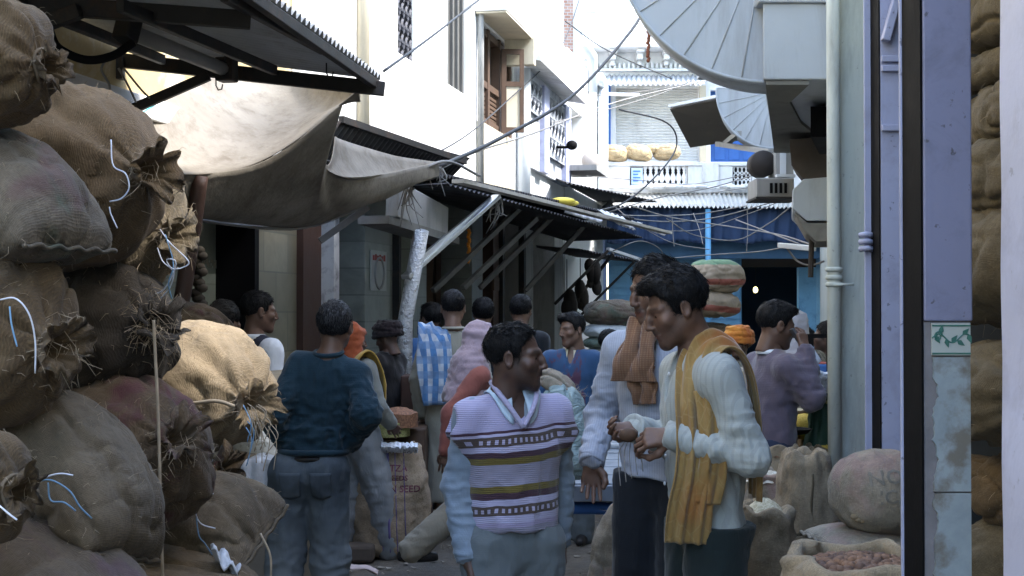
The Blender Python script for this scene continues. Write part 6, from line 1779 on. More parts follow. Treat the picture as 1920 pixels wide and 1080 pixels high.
def head_sdf(h, mouth=0.0, nose=1.0, ears=True):
    s = SDF((-0.10, -0.135, -0.165), (0.10, 0.145, 0.15), h)
    s.ell((0, -0.018, 0.035), (0.074, 0.094, 0.084), 0.0)
    s.ell((0, 0.030, -0.030), (0.058, 0.060, 0.080), 0.03)
    s.cone((0.050, -0.012, -0.045), (0.016, 0.066, -0.098), 0.020, 0.017, 0.03).cone((-0.050, -0.012, -0.045), (-0.016, 0.066, -0.098), 0.020, 0.017, 0.03)
    s.ell((0, 0.070, -0.100), (0.020, 0.017, 0.016), 0.02)
    for e in (1, -1):
        s.ell((e*0.042, 0.058, -0.022), (0.026, 0.022, 0.022), 0.02)
        s.cone((e*0.014, 0.082, 0.022), (e*0.050, 0.064, 0.021), 0.008, 0.007, 0.018)
        s.ell((e*0.031, 0.094, 0.002), (0.017, 0.015, 0.012), 0.010, True)
        s.ell((e*0.031, 0.0685, 0.000), (0.0140, 0.0140, 0.0125), 0.004)
        s.cone((e*0.022, 0.086, -0.0005), (e*0.040, 0.080, -0.001), 0.0032, 0.0028, 0.002, True)
        if ears:
            s.ell((e*0.079, -0.012, -0.004), (0.011, 0.020, 0.033), 0.006, R=rotm(-e*18, -8))
            s.ell((e*0.088, -0.008, -0.002), (0.007, 0.011, 0.020), 0.004, True)
    s.chain([(0, 0.086, 0.020), (0, 0.098, -0.004), (0, 0.107*nose+0.002, -0.030)], [0.008, 0.0085, 0.0105], 0.012)
    for e in (1, -1): s.ell((e*0.011, 0.099, -0.034), (0.0085, 0.011, 0.0075), 0.006)
    s.ell((0, 0.088, -0.052), (0.016, 0.010, 0.012), 0.012)
    s.cone((-0.019, 0.084, -0.064), (0.019, 0.084, -0.064), 0.0055, 0.0055, 0.006).cone((0, 0.0895, -0.062), (0, 0.0895, -0.063), 0.006, 0.006, 0.006)
    s.cone((-0.015, 0.083, -0.075-mouth), (0.015, 0.083, -0.075-mouth), 0.0065, 0.0065, 0.006)
    s.cone((-0.022, 0.093, -0.069-mouth*0.5), (0.022, 0.093, -0.069-mouth*0.5), 0.0018+mouth*0.4, 0.0018+mouth*0.4, 0.003, True)
    # neck root
    s.cone((0, -0.022, -0.04), (0, -0.040, -0.16), 0.054, 0.056, 0.03)
    return s

def head_attrs(V, beard=0.5, stache=0.0):
    x, y, z = V.T
    lips = np.exp(-((x/0.022)**2+((z+0.069)/0.010)**2)**2)*(y > 0.07)
    jaw = np.clip((-0.035-z+0.25*np.clip(0.06-y, 0, 1))/0.03, 0, 1)*np.clip((y-0.005)/0.02, 0, 1)*(z > -0.128)*(1-lips)
    st = np.exp(-((x/0.030)**4+((z+0.052+0.1*np.abs(x))/0.009)**2))*(y > 0.065)
    brow = np.exp(-(((np.abs(x)-0.033)/0.021)**4+((z-0.027+0.12*np.abs(np.abs(x)-0.033))/0.0065)**2))*(y > 0.045)
    side = np.exp(-(((y-0.018)/0.012)**2))*np.clip((0.02-z)/0.01, 0, 1)*np.clip((z+0.045)/0.02, 0, 1)*(np.abs(x) > 0.05)
    return lips*0.7, np.clip(np.maximum.reduce([jaw*beard, st*stache, brow*0.95, side*beard*1.2]), 0, 1)

def hair_sdf(h, style):
    s = SDF((-0.115, -0.15, -0.15), (0.115, 0.13, 0.17), h)
    if style == 'bowl':
        s.ell((0, -0.020, 0.040), (0.092, 0.112, 0.098), 0)
    elif style == 'full':
        s.ell((0, -0.022, 0.046), (0.086, 0.106, 0.094), 0).ell((0.012, 0.045, 0.098), (0.055, 0.048, 0.030), 0.03)
    elif style == 'thin':
        s.ell((0, -0.026, 0.034), (0.083, 0.102, 0.090), 0)
    else:
        s.ell((0, -0.022, 0.041), (0.0815, 0.102, 0.0895), 0)
    if style == 'receding':
        line = lambda X, Y, Z: np.interp(Y, [-0.12, -0.085, -0.045, -0.005, 0.012, 0.024, 0.034, 0.060, 0.085], [-0.085, -0.080, -0.055, -0.028, -0.035, -0.022, 0.045, 0.088, 0.125])+0.035*np.clip(np.abs(X)-0.035, 0, 1)*(Y > 0.03)
    elif style == 'bowl':
        line = lambda X, Y, Z: np.interp(Y, [-0.12, -0.085, -0.045, -0.005, 0.012, 0.026, 0.04, 0.08, 0.1], [-0.115, -0.110, -0.085, -0.035, -0.03, 0.0, 0.035, 0.06, 0.07])
    else:
        line = lambda X, Y, Z: np.interp(Y, [-0.12, -0.085, -0.045, -0.005, 0.012, 0.024, 0.034, 0.060, 0.085, 0.1], [-0.095, -0.088, -0.060, -0.028, -0.035, -0.020, 0.042, 0.066, 0.078, 0.085])
    s.cut(lambda X, Y, Z: (line(X, Y, Z)-Z)*0.8, 0.008)
    return s

def strands(V, Q, seed, amp=0.004):
    N = normals(V, Q)
    n = fbm(V*np.array([55, 45, 16])+seed, seed, 3)
    n2 = fbm(V*np.array([18, 16, 8])+seed+3, seed+7, 2)
    return V+N*(n*amp+n2*amp*1.2)[:, None]

def hair_strands(V, Q, seed, n, ln=0.030, r=0.0009):
    """short real strands lying along the flow of the hair"""
    rs = np.random.RandomState(seed); N = normals(V, Q); ids = rs.randint(0, len(V), n)
    p = V[ids]; nn = N[ids]; flow = np.array([0.0, 0.35, -0.75]) + np.stack([p[:,0]*3, np.zeros(n), np.zeros(n)], 1) + rs.normal(0, 0.35, (n, 3))
    top = (p[:,2] > 0.07)[:,None]; flow = np.where(top, np.array([0.25, 0.9, 0.1])+rs.normal(0, 0.35, (n,3)), flow)
    t = flow - nn*(flow*nn).sum(1, keepdims=True); t /= np.linalg.norm(t, axis=1, keepdims=True)+1e-9
    L = ln*rs.uniform(0.4, 1.2, (n,1)); b = np.cross(t, nn)
    out = []; lift = rs.uniform(0.02, 0.22, (n,1))
    for q, f in ((0, 1.0), (0.5, 0.9), (1.0, 0.35)):
        c = p - nn*0.001 + t*L*q + nn*L*lift*(q-0.55*q*q)
        out += [c+nn*r*f, c+b*r*f-nn*r*0.5*f, c-b*r*f-nn*r*0.5*f]
    VV = np.stack(out, 1).reshape(-1, 3); Qs = []
    base = np.arange(n)*9
    for s_ in (0, 3):
        for k in range(3):
            a, c = s_+k, s_+(k+1) % 3; Qs.append(np.stack([base+a, base+c, base+c+3, base+a+3], 1))
    return VV, np.concatenate(Qs)

def hand_sdf(wr, d, palm, curl, h, mirror=1, spread=0.12, thumb=0.6, size=1.0, curls=None):
    """wr wrist point, d direction of the hand, palm = palm normal; returns (V,Q). mirror=+1 right hand"""
    d = np.array(d, float); d /= np.linalg.norm(d); pn = np.array(palm, float); pn -= d*(pn@d); pn /= np.linalg.norm(pn)
    sx = np.cross(d, pn)*mirror         # towards the thumb side
    B = np.stack([sx, d, pn], 1)        # local (thumb side, forward, palm)
    s = SDF((-0.075, -0.04, -0.03), (0.095, 0.205, 0.125), h)
    s.cone((0, -0.035, 0), (0, 0.02, 0), 0.024, 0.025, 0.012, sx=1.15, sy=1.0)
    for i, x in enumerate((0.030, 0.010, -0.010, -0.029)):
        s.cone((x*0.6, 0.018, 0), (x, 0.088-0.006*abs(i-1.2), 0), 0.0165, 0.0125, 0.012)
    L = [(0.042,0.026,0.020), (0.046,0.030,0.022), (0.043,0.027,0.021), (0.033,0.021,0.018)]
    for i, x in enumerate((0.031, 0.0105, -0.010, -0.029)):
        c = (curls[i] if curls is not None else curl*(1+0.12*i)); a = 0.15*c
        p = np.array([x, 0.086-0.006*abs(i-1.2), 0.0]); r = [0.0094, 0.0082, 0.0074, 0.0058]
        if i == 3: r = [q*0.86 for q in r]
        sp = (1.5-i)*spread*(1-0.5*min(1, c))
        ang = 0.0
        for j in range(3):
            ang += c*(0.75, 0.9, 0.6)[j]
            v = np.array([math.sin(sp)*math.cos(ang), math.cos(sp)*math.cos(ang), math.sin(ang)])
            q = p+v*L[i][j]; s.cone(p, q, r[j], r[j+1], 0.004); p = q
    p0 = np.array([0.022, 0.018, 0.010]); t1 = np.array([0.048, 0.048, 0.016+0.018*thumb]); t2 = t1+np.array([0.014-0.016*thumb, 0.028, 0.010+0.012*thumb]); t3 = t2+np.array([-0.002-0.012*thumb, 0.022, 0.006])
    s.chain([p0, t1, t2, t3], [0.017, 0.0135, 0.0115, 0.0088], 0.008)
    V, Q = s.mesh()
    V = (V*size)@B.T + np.array(wr)
    if mirror*1.0 < 0: Q = Q[:, ::-1]
    # keep outward orientation
    return V, Q

J0 = dict(ankle=(0.085, 0.0, 0.085), knee=(0.090, 0.018, 0.475), hip=(0.085, 0.0, 0.89), shoulder=(0.165, -0.012, 1.365), elbow=(0.205, -0.035, 1.085), wrist=(0.205, 0.045, 0.845))
def joints(over, lean=(0, 0), twist=0):
    J = {}
    for k, v in J0.items():
        for s_, n in ((1, '_r'), (-1, '_l')):
            J[k+n] = np.array([v[0]*s_, v[1], v[2]])
    J.update(neck=np.array([0, -0.022, 1.425]), chest=np.array([0, 0.0, 1.27]), waist=np.array([0, 0.0, 1.05]), pelvis=np.array([0, 0.0, 0.92]), head=HC0.copy())
    ca, sa = math.cos(math.radians(twist)), math.sin(math.radians(twist))
    def L(p):
        k = max(0.0, (p[2]-0.92)/0.5)
        x, y = p[0], p[1]
        if k > 0.3 and twist: x, y = x*ca-y*sa, x*sa+y*ca
        return np.array([x+lean[0]*k, y+lean[1]*k, p[2]-0.25*(lean[0]**2+lean[1]**2)*k])
    for k in list(J):
        if k.split('_')[0] not in ('ankle', 'knee', 'hip', 'pelvis'): J[k] = L(J[k])
    for k, v in over.items(): J[k] = np.array(v, float)
    return J

def torso(s, J, r=1.0, hem=0.86, hemr=1.0, k=0.05, y_off=0.0, sy=0.68, belly=0.0):
    """clothed trunk from hem height up to the neck; r inflates it"""
    c, w, p, n = J['chest'], J['waist'], J['pelvis'], J['neck']
    sr, sl_ = J['shoulder_r'], J['shoulder_l']
    up = (sr+sl_)/2+np.array([0, 0.012, -0.07])
    s.cone(up, c+[0,0,-0.02], 0.138*r, 0.150*r, k, sy=sy)
    s.cone(c+[0,0,-0.02], w, 0.150*r, 0.140*r, k, sy=sy+0.02)
    if belly: s.ell(w+np.array([0, 0.06, 0.0]), (0.13, 0.10, 0.13), 0.06)
    if hem < 0.98: s.cone(w, np.array([p[0]*0.5+w[0]*0.5, p[1], hem+0.0]), 0.142*r, 0.150*r*hemr, k, sy=sy+0.06)
    s.cone(sr*[0.86,1,1]+[0,0,-0.015] if False else sr+np.array([0,0,-0.02]), sl_+np.array([0,0,-0.02]), 0.060*r, 0.060*r, 0.04)
    s.cone(n+[0, 0.0, -0.01], sr+np.array([0, 0, -0.012]), 0.050*r, 0.050*r, 0.045); s.cone(n+[0,0,-0.01], sl_+np.array([0, 0, -0.012]), 0.050*r, 0.050*r, 0.045)
    return s
def sleeve(s, J, sd, r0=0.062, r1=0.055, r2=0.044, end=1.0, k=0.03):
    sh1, el, wr = J['shoulder_'+sd], J['elbow_'+sd], J['wrist_'+sd]
    s.cone(sh1, el, r0, r1, k); s.cone(el, el+(wr-el)*end, r1, r2, k*0.8)
    return s
def legs(s, J, r=(0.105, 0.085, 0.075), k=0.03, top=0.98, seat=1.0, bot=0.0, pel=1.0):
    s.cone(J['pelvis']+[0, -0.005, 0.06], J['pelvis']+[0,-0.01,-0.03], 0.130*pel, 0.140*pel, 0.03, sy=0.76)
    for sd in 'rl':
        e = 1 if sd == 'r' else -1
        h, kn, an = J['hip_'+sd], J['knee_'+sd], J['ankle_'+sd]
        s.ell(h+np.array([0, -0.045, 0.0]), (0.085*seat, 0.085, 0.10), 0.05)
        s.cone(h, kn, r[0], r[1], k); s.cone(kn, an+np.array([0,0,bot]), r[1], r[2], k)
    return s

def shoe(J, sd, h=0.012, yaw=0):
    a = J['ankle_'+sd]; z = a[2]-0.085
    s = SDF((a[0]-0.09, a[1]-0.14, z-0.02), (a[0]+0.09, a[1]+0.24, z+0.16), h)
    c, sn = math.cos(yaw), math.sin(yaw)
    f = lambda x, y: np.array([a[0]+x*c-y*sn, a[1]+x*sn+y*c, 0])
    s.cone(f(0,-0.06)+[0,0,z+0.045], f(0,0.05)+[0,0,z+0.04], 0.042, 0.045, 0.02).cone(f(0,0.05)+[0,0,z+0.04], f(0,0.155)+[0,0,z+0.032], 0.045, 0.034, 0.02)
    s.cone(f(0,-0.03)+[0,0,z+0.06], f(0,-0.01)+[0,0,z+0.11], 0.04, 0.04, 0.02)
    s.cut(lambda X, Y, Z: z+0.002-Z, 0.0)
    return s.mesh()

def bounds(pts, m):
    P_ = np.array(pts); return P_.min(0)-m, P_.max(0)+m

PEOPLE = {}
def person(key, label, px, ytop, Y, yaw, pose=None, lean=(0,0), head=(0,0,0), skin=SK1, hair='short', hair_m=None, res=1.0, beard=0.5, stache=0.6,
           hands=None, shoes=True, mouth=0.0, H=None, eyes=True, twist=0, group=None, z0=0.0, hair_top=0.018, legs_on=True):
    """body + hair + eyes; the clothes follow through the returned context"""
    J = joints(pose or {}, lean, twist)
    hz = CAMZ+(585-ytop)*Y/F - z0
    top = J['head'][2]+0.122+hair_top
    k = hz/top if H is None else H/1.7
    x0 = (px-960)*Y/F
    root = thing('person', label, 'person', (x0, Y, z0), math.radians(yaw), group)
    ctx = dict(J=J, k=k, root=root, res=res, seed=(abs(hash(key)) % 97 if False else sum(map(ord, key)) % 97))
    PEOPLE[key] = ctx
    seed = ctx['seed']
    hh = 0.0042*res if res <= 1.2 else 0.0052*res
    HR_ = rotm(*head); hc = J['head']
    V, Q = head_sdf(hh, mouth).mesh()
    lips, bd = head_attrs(V, beard, stache)
    Vh = V@HR_.T+hc
    parts = [(Vh, Q)]; A = [lips]; B = [bd]
    # neck / upper chest, limbs beneath the clothes
    hb = 0.012*res
    pts = [J[n] for n in J]
    lo, hi = bounds(pts, 0.16); lo[2] = min(J['ankle_r'][2], J['ankle_l'][2])-0.06
    s = SDF(lo, hi, hb)
    s.cone(J['neck']+[0,0,-0.06], hc+HR_@np.array([0,-0.03,-0.06]), 0.062, 0.052, 0.02)
    torso(s, J, 0.80, 0.98)
    for sd in 'rl':
        s.cone(J['shoulder_'+sd], J['elbow_'+sd], 0.046, 0.038, 0.03); s.cone(J['elbow_'+sd], J['wrist_'+sd], 0.038, 0.026, 0.02)
        if legs_on: s.cone(J['hip_'+sd], J['knee_'+sd], 0.060, 0.050, 0.02); s.cone(J['knee_'+sd], J['ankle_'+sd], 0.056, 0.036, 0.02); s.cone(J['ankle_'+sd], J['ankle_'+sd]+[0, 0.10, -0.045], 0.032, 0.026, 0.02)
    if legs_on: s.cone(J['pelvis']+[0,0,0.08], J['pelvis']+[0,0,-0.01], 0.105, 0.105, 0.03, sy=0.66)
    V2, Q2 = s.mesh(); parts.append((V2, Q2)); A.append(np.zeros(len(V2))); B.append(np.zeros(len(V2)))
    for sd in 'rl':
        hd = (hands or {}).get(sd, {})
        if hd is None: continue
        wr, el = J['wrist_'+sd], J['elbow_'+sd]; e = 1 if sd == 'r' else -1
        d = hd.get('d', (wr-el)); d = np.array(d, float); d /= np.linalg.norm(d)
        V3, Q3 = hand_sdf(wr+d*0.01, d, hd.get('palm', (-e, 0.25, 0)), hd.get('curl', 0.38), 0.0042*min(res, 1.9), hd.get('m', -e), thumb=hd.get('thumb', 0.5), curls=hd.get('curls'), size=0.93)
        nn = normals(V3, Q3)
        if ((V3-V3.mean(0))*nn).sum() < 0: Q3 = Q3[:, ::-1]
        parts.append((V3, Q3)); A.append(np.zeros(len(V3))); B.append(np.zeros(len(V3)))
    me = nmesh('body', parts, skin, k, {'lips': np.concatenate(A), 'beard': np.concatenate(B)})
    link_mesh('body', me, root, False)
    if hair:
        V, Q = hair_sdf(hh, hair).mesh(); V = strands(V, Q, seed, 0.0035 if res < 1.6 else 0.002)
        Vs, Qs = hair_strands(V, Q, seed, 2600 if res <= 1.2 else 900, 0.032 if hair != 'thin' else 0.024, 0.0008*max(1, res*0.9))
        me = nmesh('hair', [(V@HR_.T+hc, Q), (Vs@HR_.T+hc, Qs)], hair_m or HR, k); link_mesh('hair', me, root, False)
    if eyes:
        for e in (1, -1):
            w = MB(); c = (HR_@np.array([e*0.031, 0.0682, 0.0])+hc)*k; w.ball(c, 0.0122*k, 12, 8)
            ey = w.build('eye', M_eyew, root, True, world=False)
            w = MB(); c = (HR_@np.array([e*0.031, 0.0755, 0.0])+hc)*k; w.ball(c, 0.0068*k, 10, 6); w.build('iris', M_iris, ey, True, world=False)
    if shoes:
        for sd in 'rl':
            V, Q = shoe(J, sd, 0.011*res); link_mesh('shoe', nmesh('shoe', [(V, Q)], M_leather, k), root, False)
    return ctx

def garment(ctx, name, sdf, mat, layers=(), extra=None):
    V, Q = sdf.mesh()
    if layers: V = wrinkle(V, Q, layers, ctx['seed'])
    me = nmesh(name, [(V, Q)], mat, ctx['k']); return link_mesh(name, me, ctx['root'], False)

def arm_layers(J, amp=0.007):
    L = []
    for sd in 'rl':
        e, w, s_ = J['elbow_'+sd], J['wrist_'+sd], J['shoulder_'+sd]
        d = np.abs(w-e)/(np.linalg.norm(w-e)+1e-9)
        fr = 5+25*d
        L.append((e+(w-e)*0.35, 0.15, tuple(fr), amp)); L.append((e+(s_-e)*0.25, 0.11, (14, 14, 30), amp))
        L.append((w, 0.08, tuple(fr*1.3), amp*0.7))
    return L

def shirt(ctx, mat, hem=0.84, r=1.05, hemr=1.06, sl=(0.066, 0.058, 0.046), open_neck=0.05, arms='rl', name='shirt', sl_end=0.97, amp=0.006, extra_layers=(), belly=0.0, collar_cut=True, hook=None):
    J = ctx['J']; h = (0.0075 if ctx['res'] <= 1.2 else 0.0095*ctx['res'])
    pts = [J['shoulder_r'], J['shoulder_l'], J['pelvis'], J['neck']]
    for a in arms: pts += [J['elbow_'+a], J['wrist_'+a]]
    lo, hi = bounds(pts, 0.23); lo[2] = min(hem-0.04, min(p[2] for p in pts)-0.09)
    s = SDF(lo, hi, h)
    torso(s, J, r, hem-0.11, hemr, belly=belly)
    for a in 'rl':
        if a in arms: sleeve(s, J, a, *sl, end=sl_end)
        else: s.ell(J['shoulder_'+a], (0.07,)*3, 0.03)
    n = J['neck']
    hx = J['pelvis'][0]
    body_hem = lambda X, Y, Z: np.where(np.abs(X-hx) < 0.30, hem+0.012*np.sin(X*19+1)-Z, -1.0)
    sv = s.F.copy()
    # the hem cuts the trunk only (arms that hang lower are kept)
    ss = SDF(lo, hi, h)
    for a in arms: sleeve(ss, J, a, *sl, end=sl_end)
    s.cut(lambda X, Y, Z: hem+0.010*np.sin(X*19+1)-Z, 0.004)
    s.F = np.minimum(s.F, ss.F)
    if collar_cut:
        s.cone(n+[0,-0.005,0.0], n+[0, -0.005, 0.12], 0.062, 0.075, 0.008, True)
        if open_neck: s.cone(n+[0, 0.075, 0.02], n+[0, 0.12, -open_neck-0.04], 0.040, 0.012, 0.01, True)
    if hook: hook(s)
    L = [(None, 1, (9, 9, 5), amp*0.55), (J['waist'], 0.22, (10, 10, 17), amp*0.8), ((J['shoulder_r']+J['shoulder_l'])/2+[0,0,-0.12], 0.2, (13, 6, 7), amp*0.5)] + arm_layers(J, amp) + list(extra_layers)
    return garment(ctx, name, s, mat, L)

def collar(ctx, mat, spread=0.5, h=0.042, open_=0.35, name='collar', drop=0.05, rs=1.0, lift=0.0, over=None):
    """turned-down shirt collar: band round the neck with two points"""
    J = ctx['J']; n = J['neck']; k = ctx['k']; w = MB(); rows = []
    N = 40
    for j in range(7):
        t = j/6; r = []
        for i in range(N+1):
            a = lerp(open_, 2*math.pi-open_, i/N)     # 0 = front
            f = math.exp(-((min(a, 2*math.pi-a)-open_)/0.55)**2)
            rad = (0.060+0.016*t+0.010*math.sin(math.pi*t)+0.004*f*t)*(1+(rs-1)*t)
            z = 0.048-0.006*f - t*(h+drop*f) if t > 0 else 0.040-0.008*f
            r.append(Vector((n[0]+rad*1.02*math.sin(a), n[1]-0.004+rad*1.0*math.cos(a)+0.026*f*t*(1+3*(rs-1)), n[2]+z-0.012+lift)))
        rows.append(r)
    if over is not None:      # the turned-down part lies on the garment beneath it
        bv = BVHTree.FromPolygons([v.co/k for v in over.data.vertices], [tuple(q.vertices) for q in over.data.polygons])
        for j in range(2, 7):
            for i in range(N+1):
                h_ = bv.find_nearest(rows[j][i])
                if h_[0] is not None and (rows[j][i]-h_[0]).dot(h_[1]) < 0.007: rows[j][i] = h_[0] + h_[1]*0.008
    w.slab([[p*k for p in r] for r in rows], 0.004*k); return w.build(name, mat, ctx['root'], True, world=False)

def cuff(ctx, sd, mat, r=0.040, L=0.05):
    J = ctx['J']; k = ctx['k']; e, wv = Vector(J['elbow_'+sd]), Vector(J['wrist_'+sd]); d = (wv-e).normalized()
    w = MB(); w.lathe((wv-d*0.045)*k, [(r*0.98*k,0),(r*1.04*k,0.006*k),(r*1.0*k,L*0.6*k),(r*1.03*k,(L-0.006)*k),(r*0.92*k,L*k),(r*0.7*k,(L-0.004)*k)], 22, d.to_track_quat('Z', 'Y').to_matrix())
    return w.build('cuff', mat, ctx['root'], True, world=False)

def trousers(ctx, mat, r=(0.108, 0.090, 0.084), amp=0.007, name='trousers', top=0.98, bot=-0.03, layers=(), seat=1.0, pel=1.0):
    J = ctx['J']; h = 0.011*ctx['res']
    pts = [J[a+b] for a in ('hip', 'knee', 'ankle') for b in ('_r', '_l')]+[J['pelvis']]
    lo, hi = bounds(pts, 0.20); hi[2] = top+0.03
    s = SDF(lo, hi, h); legs(s, J, r, bot=bot, seat=seat, pel=pel); s.cut(lambda X, Y, Z: Z-top, 0.005)
    L = [(None, 1, (9, 9, 4), amp*0.6)]
    for b in ('_r', '_l'):
        L += [(J['knee'+b], 0.17, (9, 9, 20), amp), (J['hip'+b]+np.array([0, 0, -0.08]), 0.14, (14, 10, 16), amp*0.8), (J['ankle'+b]+np.array([0,0,0.08]), 0.14, (8, 8, 26), amp*1.3)]
    return garment(ctx, name, s, mat, L+list(layers))

def robe(ctx, mat, hem=0.42, r=1.06, width=0.19, name='kurta', sl=(0.068, 0.064, 0.060), amp=0.007, arms='rl'):
    """long loose shirt"""
    J = ctx['J']; h = 0.011*ctx['res']
    pts = [J['shoulder_r'], J['shoulder_l'], J['neck']]+[J[q+a] for a in arms for q in ('elbow_', 'wrist_')]
    lo, hi = bounds(pts, 0.22); lo[2] = min(lo[2], hem-0.05); lo[0] -= 0.05; hi[0] += 0.05; lo[1] -= 0.06; hi[1] += 0.06
    s = SDF(lo, hi, h); torso(s, J, r, 0.80, 1.12)
    kn = (J['knee_r']+J['knee_l'])/2; c = J['pelvis']
    s.cone(J['waist'], np.array([kn[0]*0.5+c[0]*0.5, kn[1]*0.5, hem-0.15]), 0.15*r, width, 0.05, sy=0.78)
    for a in arms: sleeve(s, J, a, *sl)
    s.cut(lambda X, Y, Z: hem-Z, 0.004)
    n = J['neck']; s.cone(n, n+[0, 0, 0.12], 0.062, 0.07, 0.01, True)
    L = [(None, 1, (11, 11, 2.6), amp), (J['waist'], 0.3, (10, 10, 8), amp*0.6)]+arm_layers(J, amp)
    return garment(ctx, name, s, mat, L)

def cloth_strip(ctx, path, width, mat, name, folds=4, depth=0.012, th=0.010, n=60, m=22, normals_=None, taper=None, seed=1, world=False):
    """a folded length of cloth along a path: path = [(point, across-vector)], local units of a 1.70 m person"""
    k = ctx['k']; P0 = spline([p for p, a in path], n); A0 = spline([a for p, a in path], n); rows = []
    rnd = random.Random(seed); ph = [rnd.uniform(0, 6) for _ in range(4)]
    for i in range(n):
        t = (P0[min(i+1, n-1)]-P0[max(i-1, 0)]).normalized(); a = A0[i]; wv = a.length*width; a = (a-t*a.dot(t)).normalized(); nn = t.cross(a)
        u0 = i/(n-1); r = []
        for j in range(m):
            v = j/(m-1)*2-1
            f = depth*(1.3-1.9*abs(math.sin(v*math.pi*folds*0.25+ph[0]+0.8*math.sin(u0*5+ph[1])))**0.7+0.35*math.sin(v*math.pi*folds+ph[2]+u0*7))*(0.55+0.45*math.sin(math.pi*min(1,u0*1.15)))
            r.append((P0[i]+a*(v*wv*0.5*(1+0.05*math.sin(u0*13+ph[3])))+nn*f)*k)
        rows.append(r)
    w = MB(); w.slab(rows, th*k); return w.build(name, mat, ctx['root'], True, world=False)
# ------------------------------------------------------------------ fabrics
C_blueshirt = cloth('pale_blue_shirt', (0.195, 0.24, 0.295), 0.85, 0.12, 1100, 0.1, wr=0.45)
C_collar = cloth('light_blue_collar', (0.42, 0.52, 0.62), 0.85, 0.08, 1100, 0.1)
C_greytr = cloth('grey_trouser_cloth', (0.115, 0.130, 0.135), 0.85, 0.15, 900, 0.08, wr=0.5)
C_sweat = cloth('dark_teal_sweater', (0.010, 0.028, 0.043), 0.95, 0.25, 800, 0.15, sheen=0.12, wr=0.5)
C_palegreen = cloth('pale_grey_green_shirt', (0.36, 0.385, 0.375), 0.88, 0.12, 1000, 0.12, wr=0.5, stripe=260.0)
C_stripe = cloth('blue_white_stripe_shirt', (0.345, 0.37, 0.44), 0.85, 0.1, 1000, 0.1, stripe=620.0, wr=0.45)
C_dark = cloth('black_trouser_cloth', (0.012, 0.014, 0.018), 0.9, 0.2)
C_darkg = cloth('dark_green_trouser_cloth', (0.012, 0.020, 0.021), 0.9, 0.2)
C_purple = cloth('mauve_sweater', (0.105, 0.088, 0.120), 0.95, 0.15, 700, 0.15, sheen=0.3, wr=0.5)
C_navy = cloth('navy_wool', (0.012, 0.014, 0.03), 0.95, 0.2)
C_white = cloth('white_cotton', (0.62, 0.65, 0.70), 0.85, 0.06)
C_beige = cloth('beige_kurta_cloth', (0.25, 0.235, 0.19), 0.9, 0.12, wr=0.5)
C_coral = cloth('coral_kurta_cloth', (0.24, 0.08, 0.062), 0.9, 0.2)
C_khaki = cloth('khaki_cotton', (0.235, 0.21, 0.165), 0.9, 0.15, wr=0.5)
C_pinkv = cloth('lilac_pink_veil', (0.315, 0.235, 0.265), 0.8, 0.12, sheen=0.25, wr=0.6)
C_black = cloth('black_wool', (0.012, 0.011, 0.012), 0.95, 0.3)
C_royal = cloth('royal_blue_knit', (0.018, 0.072, 0.185), 0.95, 0.18, wr=0.4)
C_blues = cloth('mid_blue_shirt', (0.045, 0.12, 0.30), 0.9, 0.15)
C_cream = cloth('cream_collar_cloth', (0.58, 0.53, 0.40), 0.9, 0.06)
C_salwar = cloth('grey_salwar_cloth', (0.215, 0.225, 0.235), 0.85, 0.12, wr=0.6)
C_olive = cloth('olive_grey_cloth', (0.16, 0.165, 0.15), 0.9, 0.15)
C_orange = cloth('orange_cloth', (0.25, 0.06, 0.022), 0.9, 0.2)
C_yellow = cloth('yellow_shawl_cloth', (0.36, 0.22, 0.045), 0.9, 0.15)
C_greyhood = cloth('pale_grey_hood_cloth', (0.33, 0.33, 0.37), 0.9, 0.12)
def denim_mat():
    t = NT('faded_denim'); o = t.co('Object'); x, y, z = t.sep(o)
    n = t.noise(o, 5, 5, 0.6); n2 = t.noise(t.mapping(o, (1, 1, 0.35)), 14, 4, 0.6); tw = t.math('SINE', t.math('MULTIPLY', t.math('ADD', t.math('ADD', x, y), z), 1500))
    c = t.ramp(n, [(0.3, (0.034, 0.044, 0.058)), (0.55, (0.065, 0.082, 0.102)), (0.8, (0.12, 0.145, 0.17))])
    c = t.mix(t.ramp(n2, [(0.55, (0,)*3), (0.75, (0.5,)*3)]), c, (0.14, 0.165, 0.19))
    fade = t.ramp(t.math('ADD', z, t.math('MULTIPLY', n, 0.08)), [(0.45, (1,)*3), (0.80, (0.0,)*3)])
    c = t.mix(t.math('MULTIPLY', fade, 0.5), c, (0.19, 0.215, 0.24))
    return t.set(Base_Color=c, Roughness=0.9, Specular_IOR_Level=0.2, Normal=t.bump(tw, 0.15, 0.001, t.bump(n2, 0.4, 0.012)))
C_denim = denim_mat()
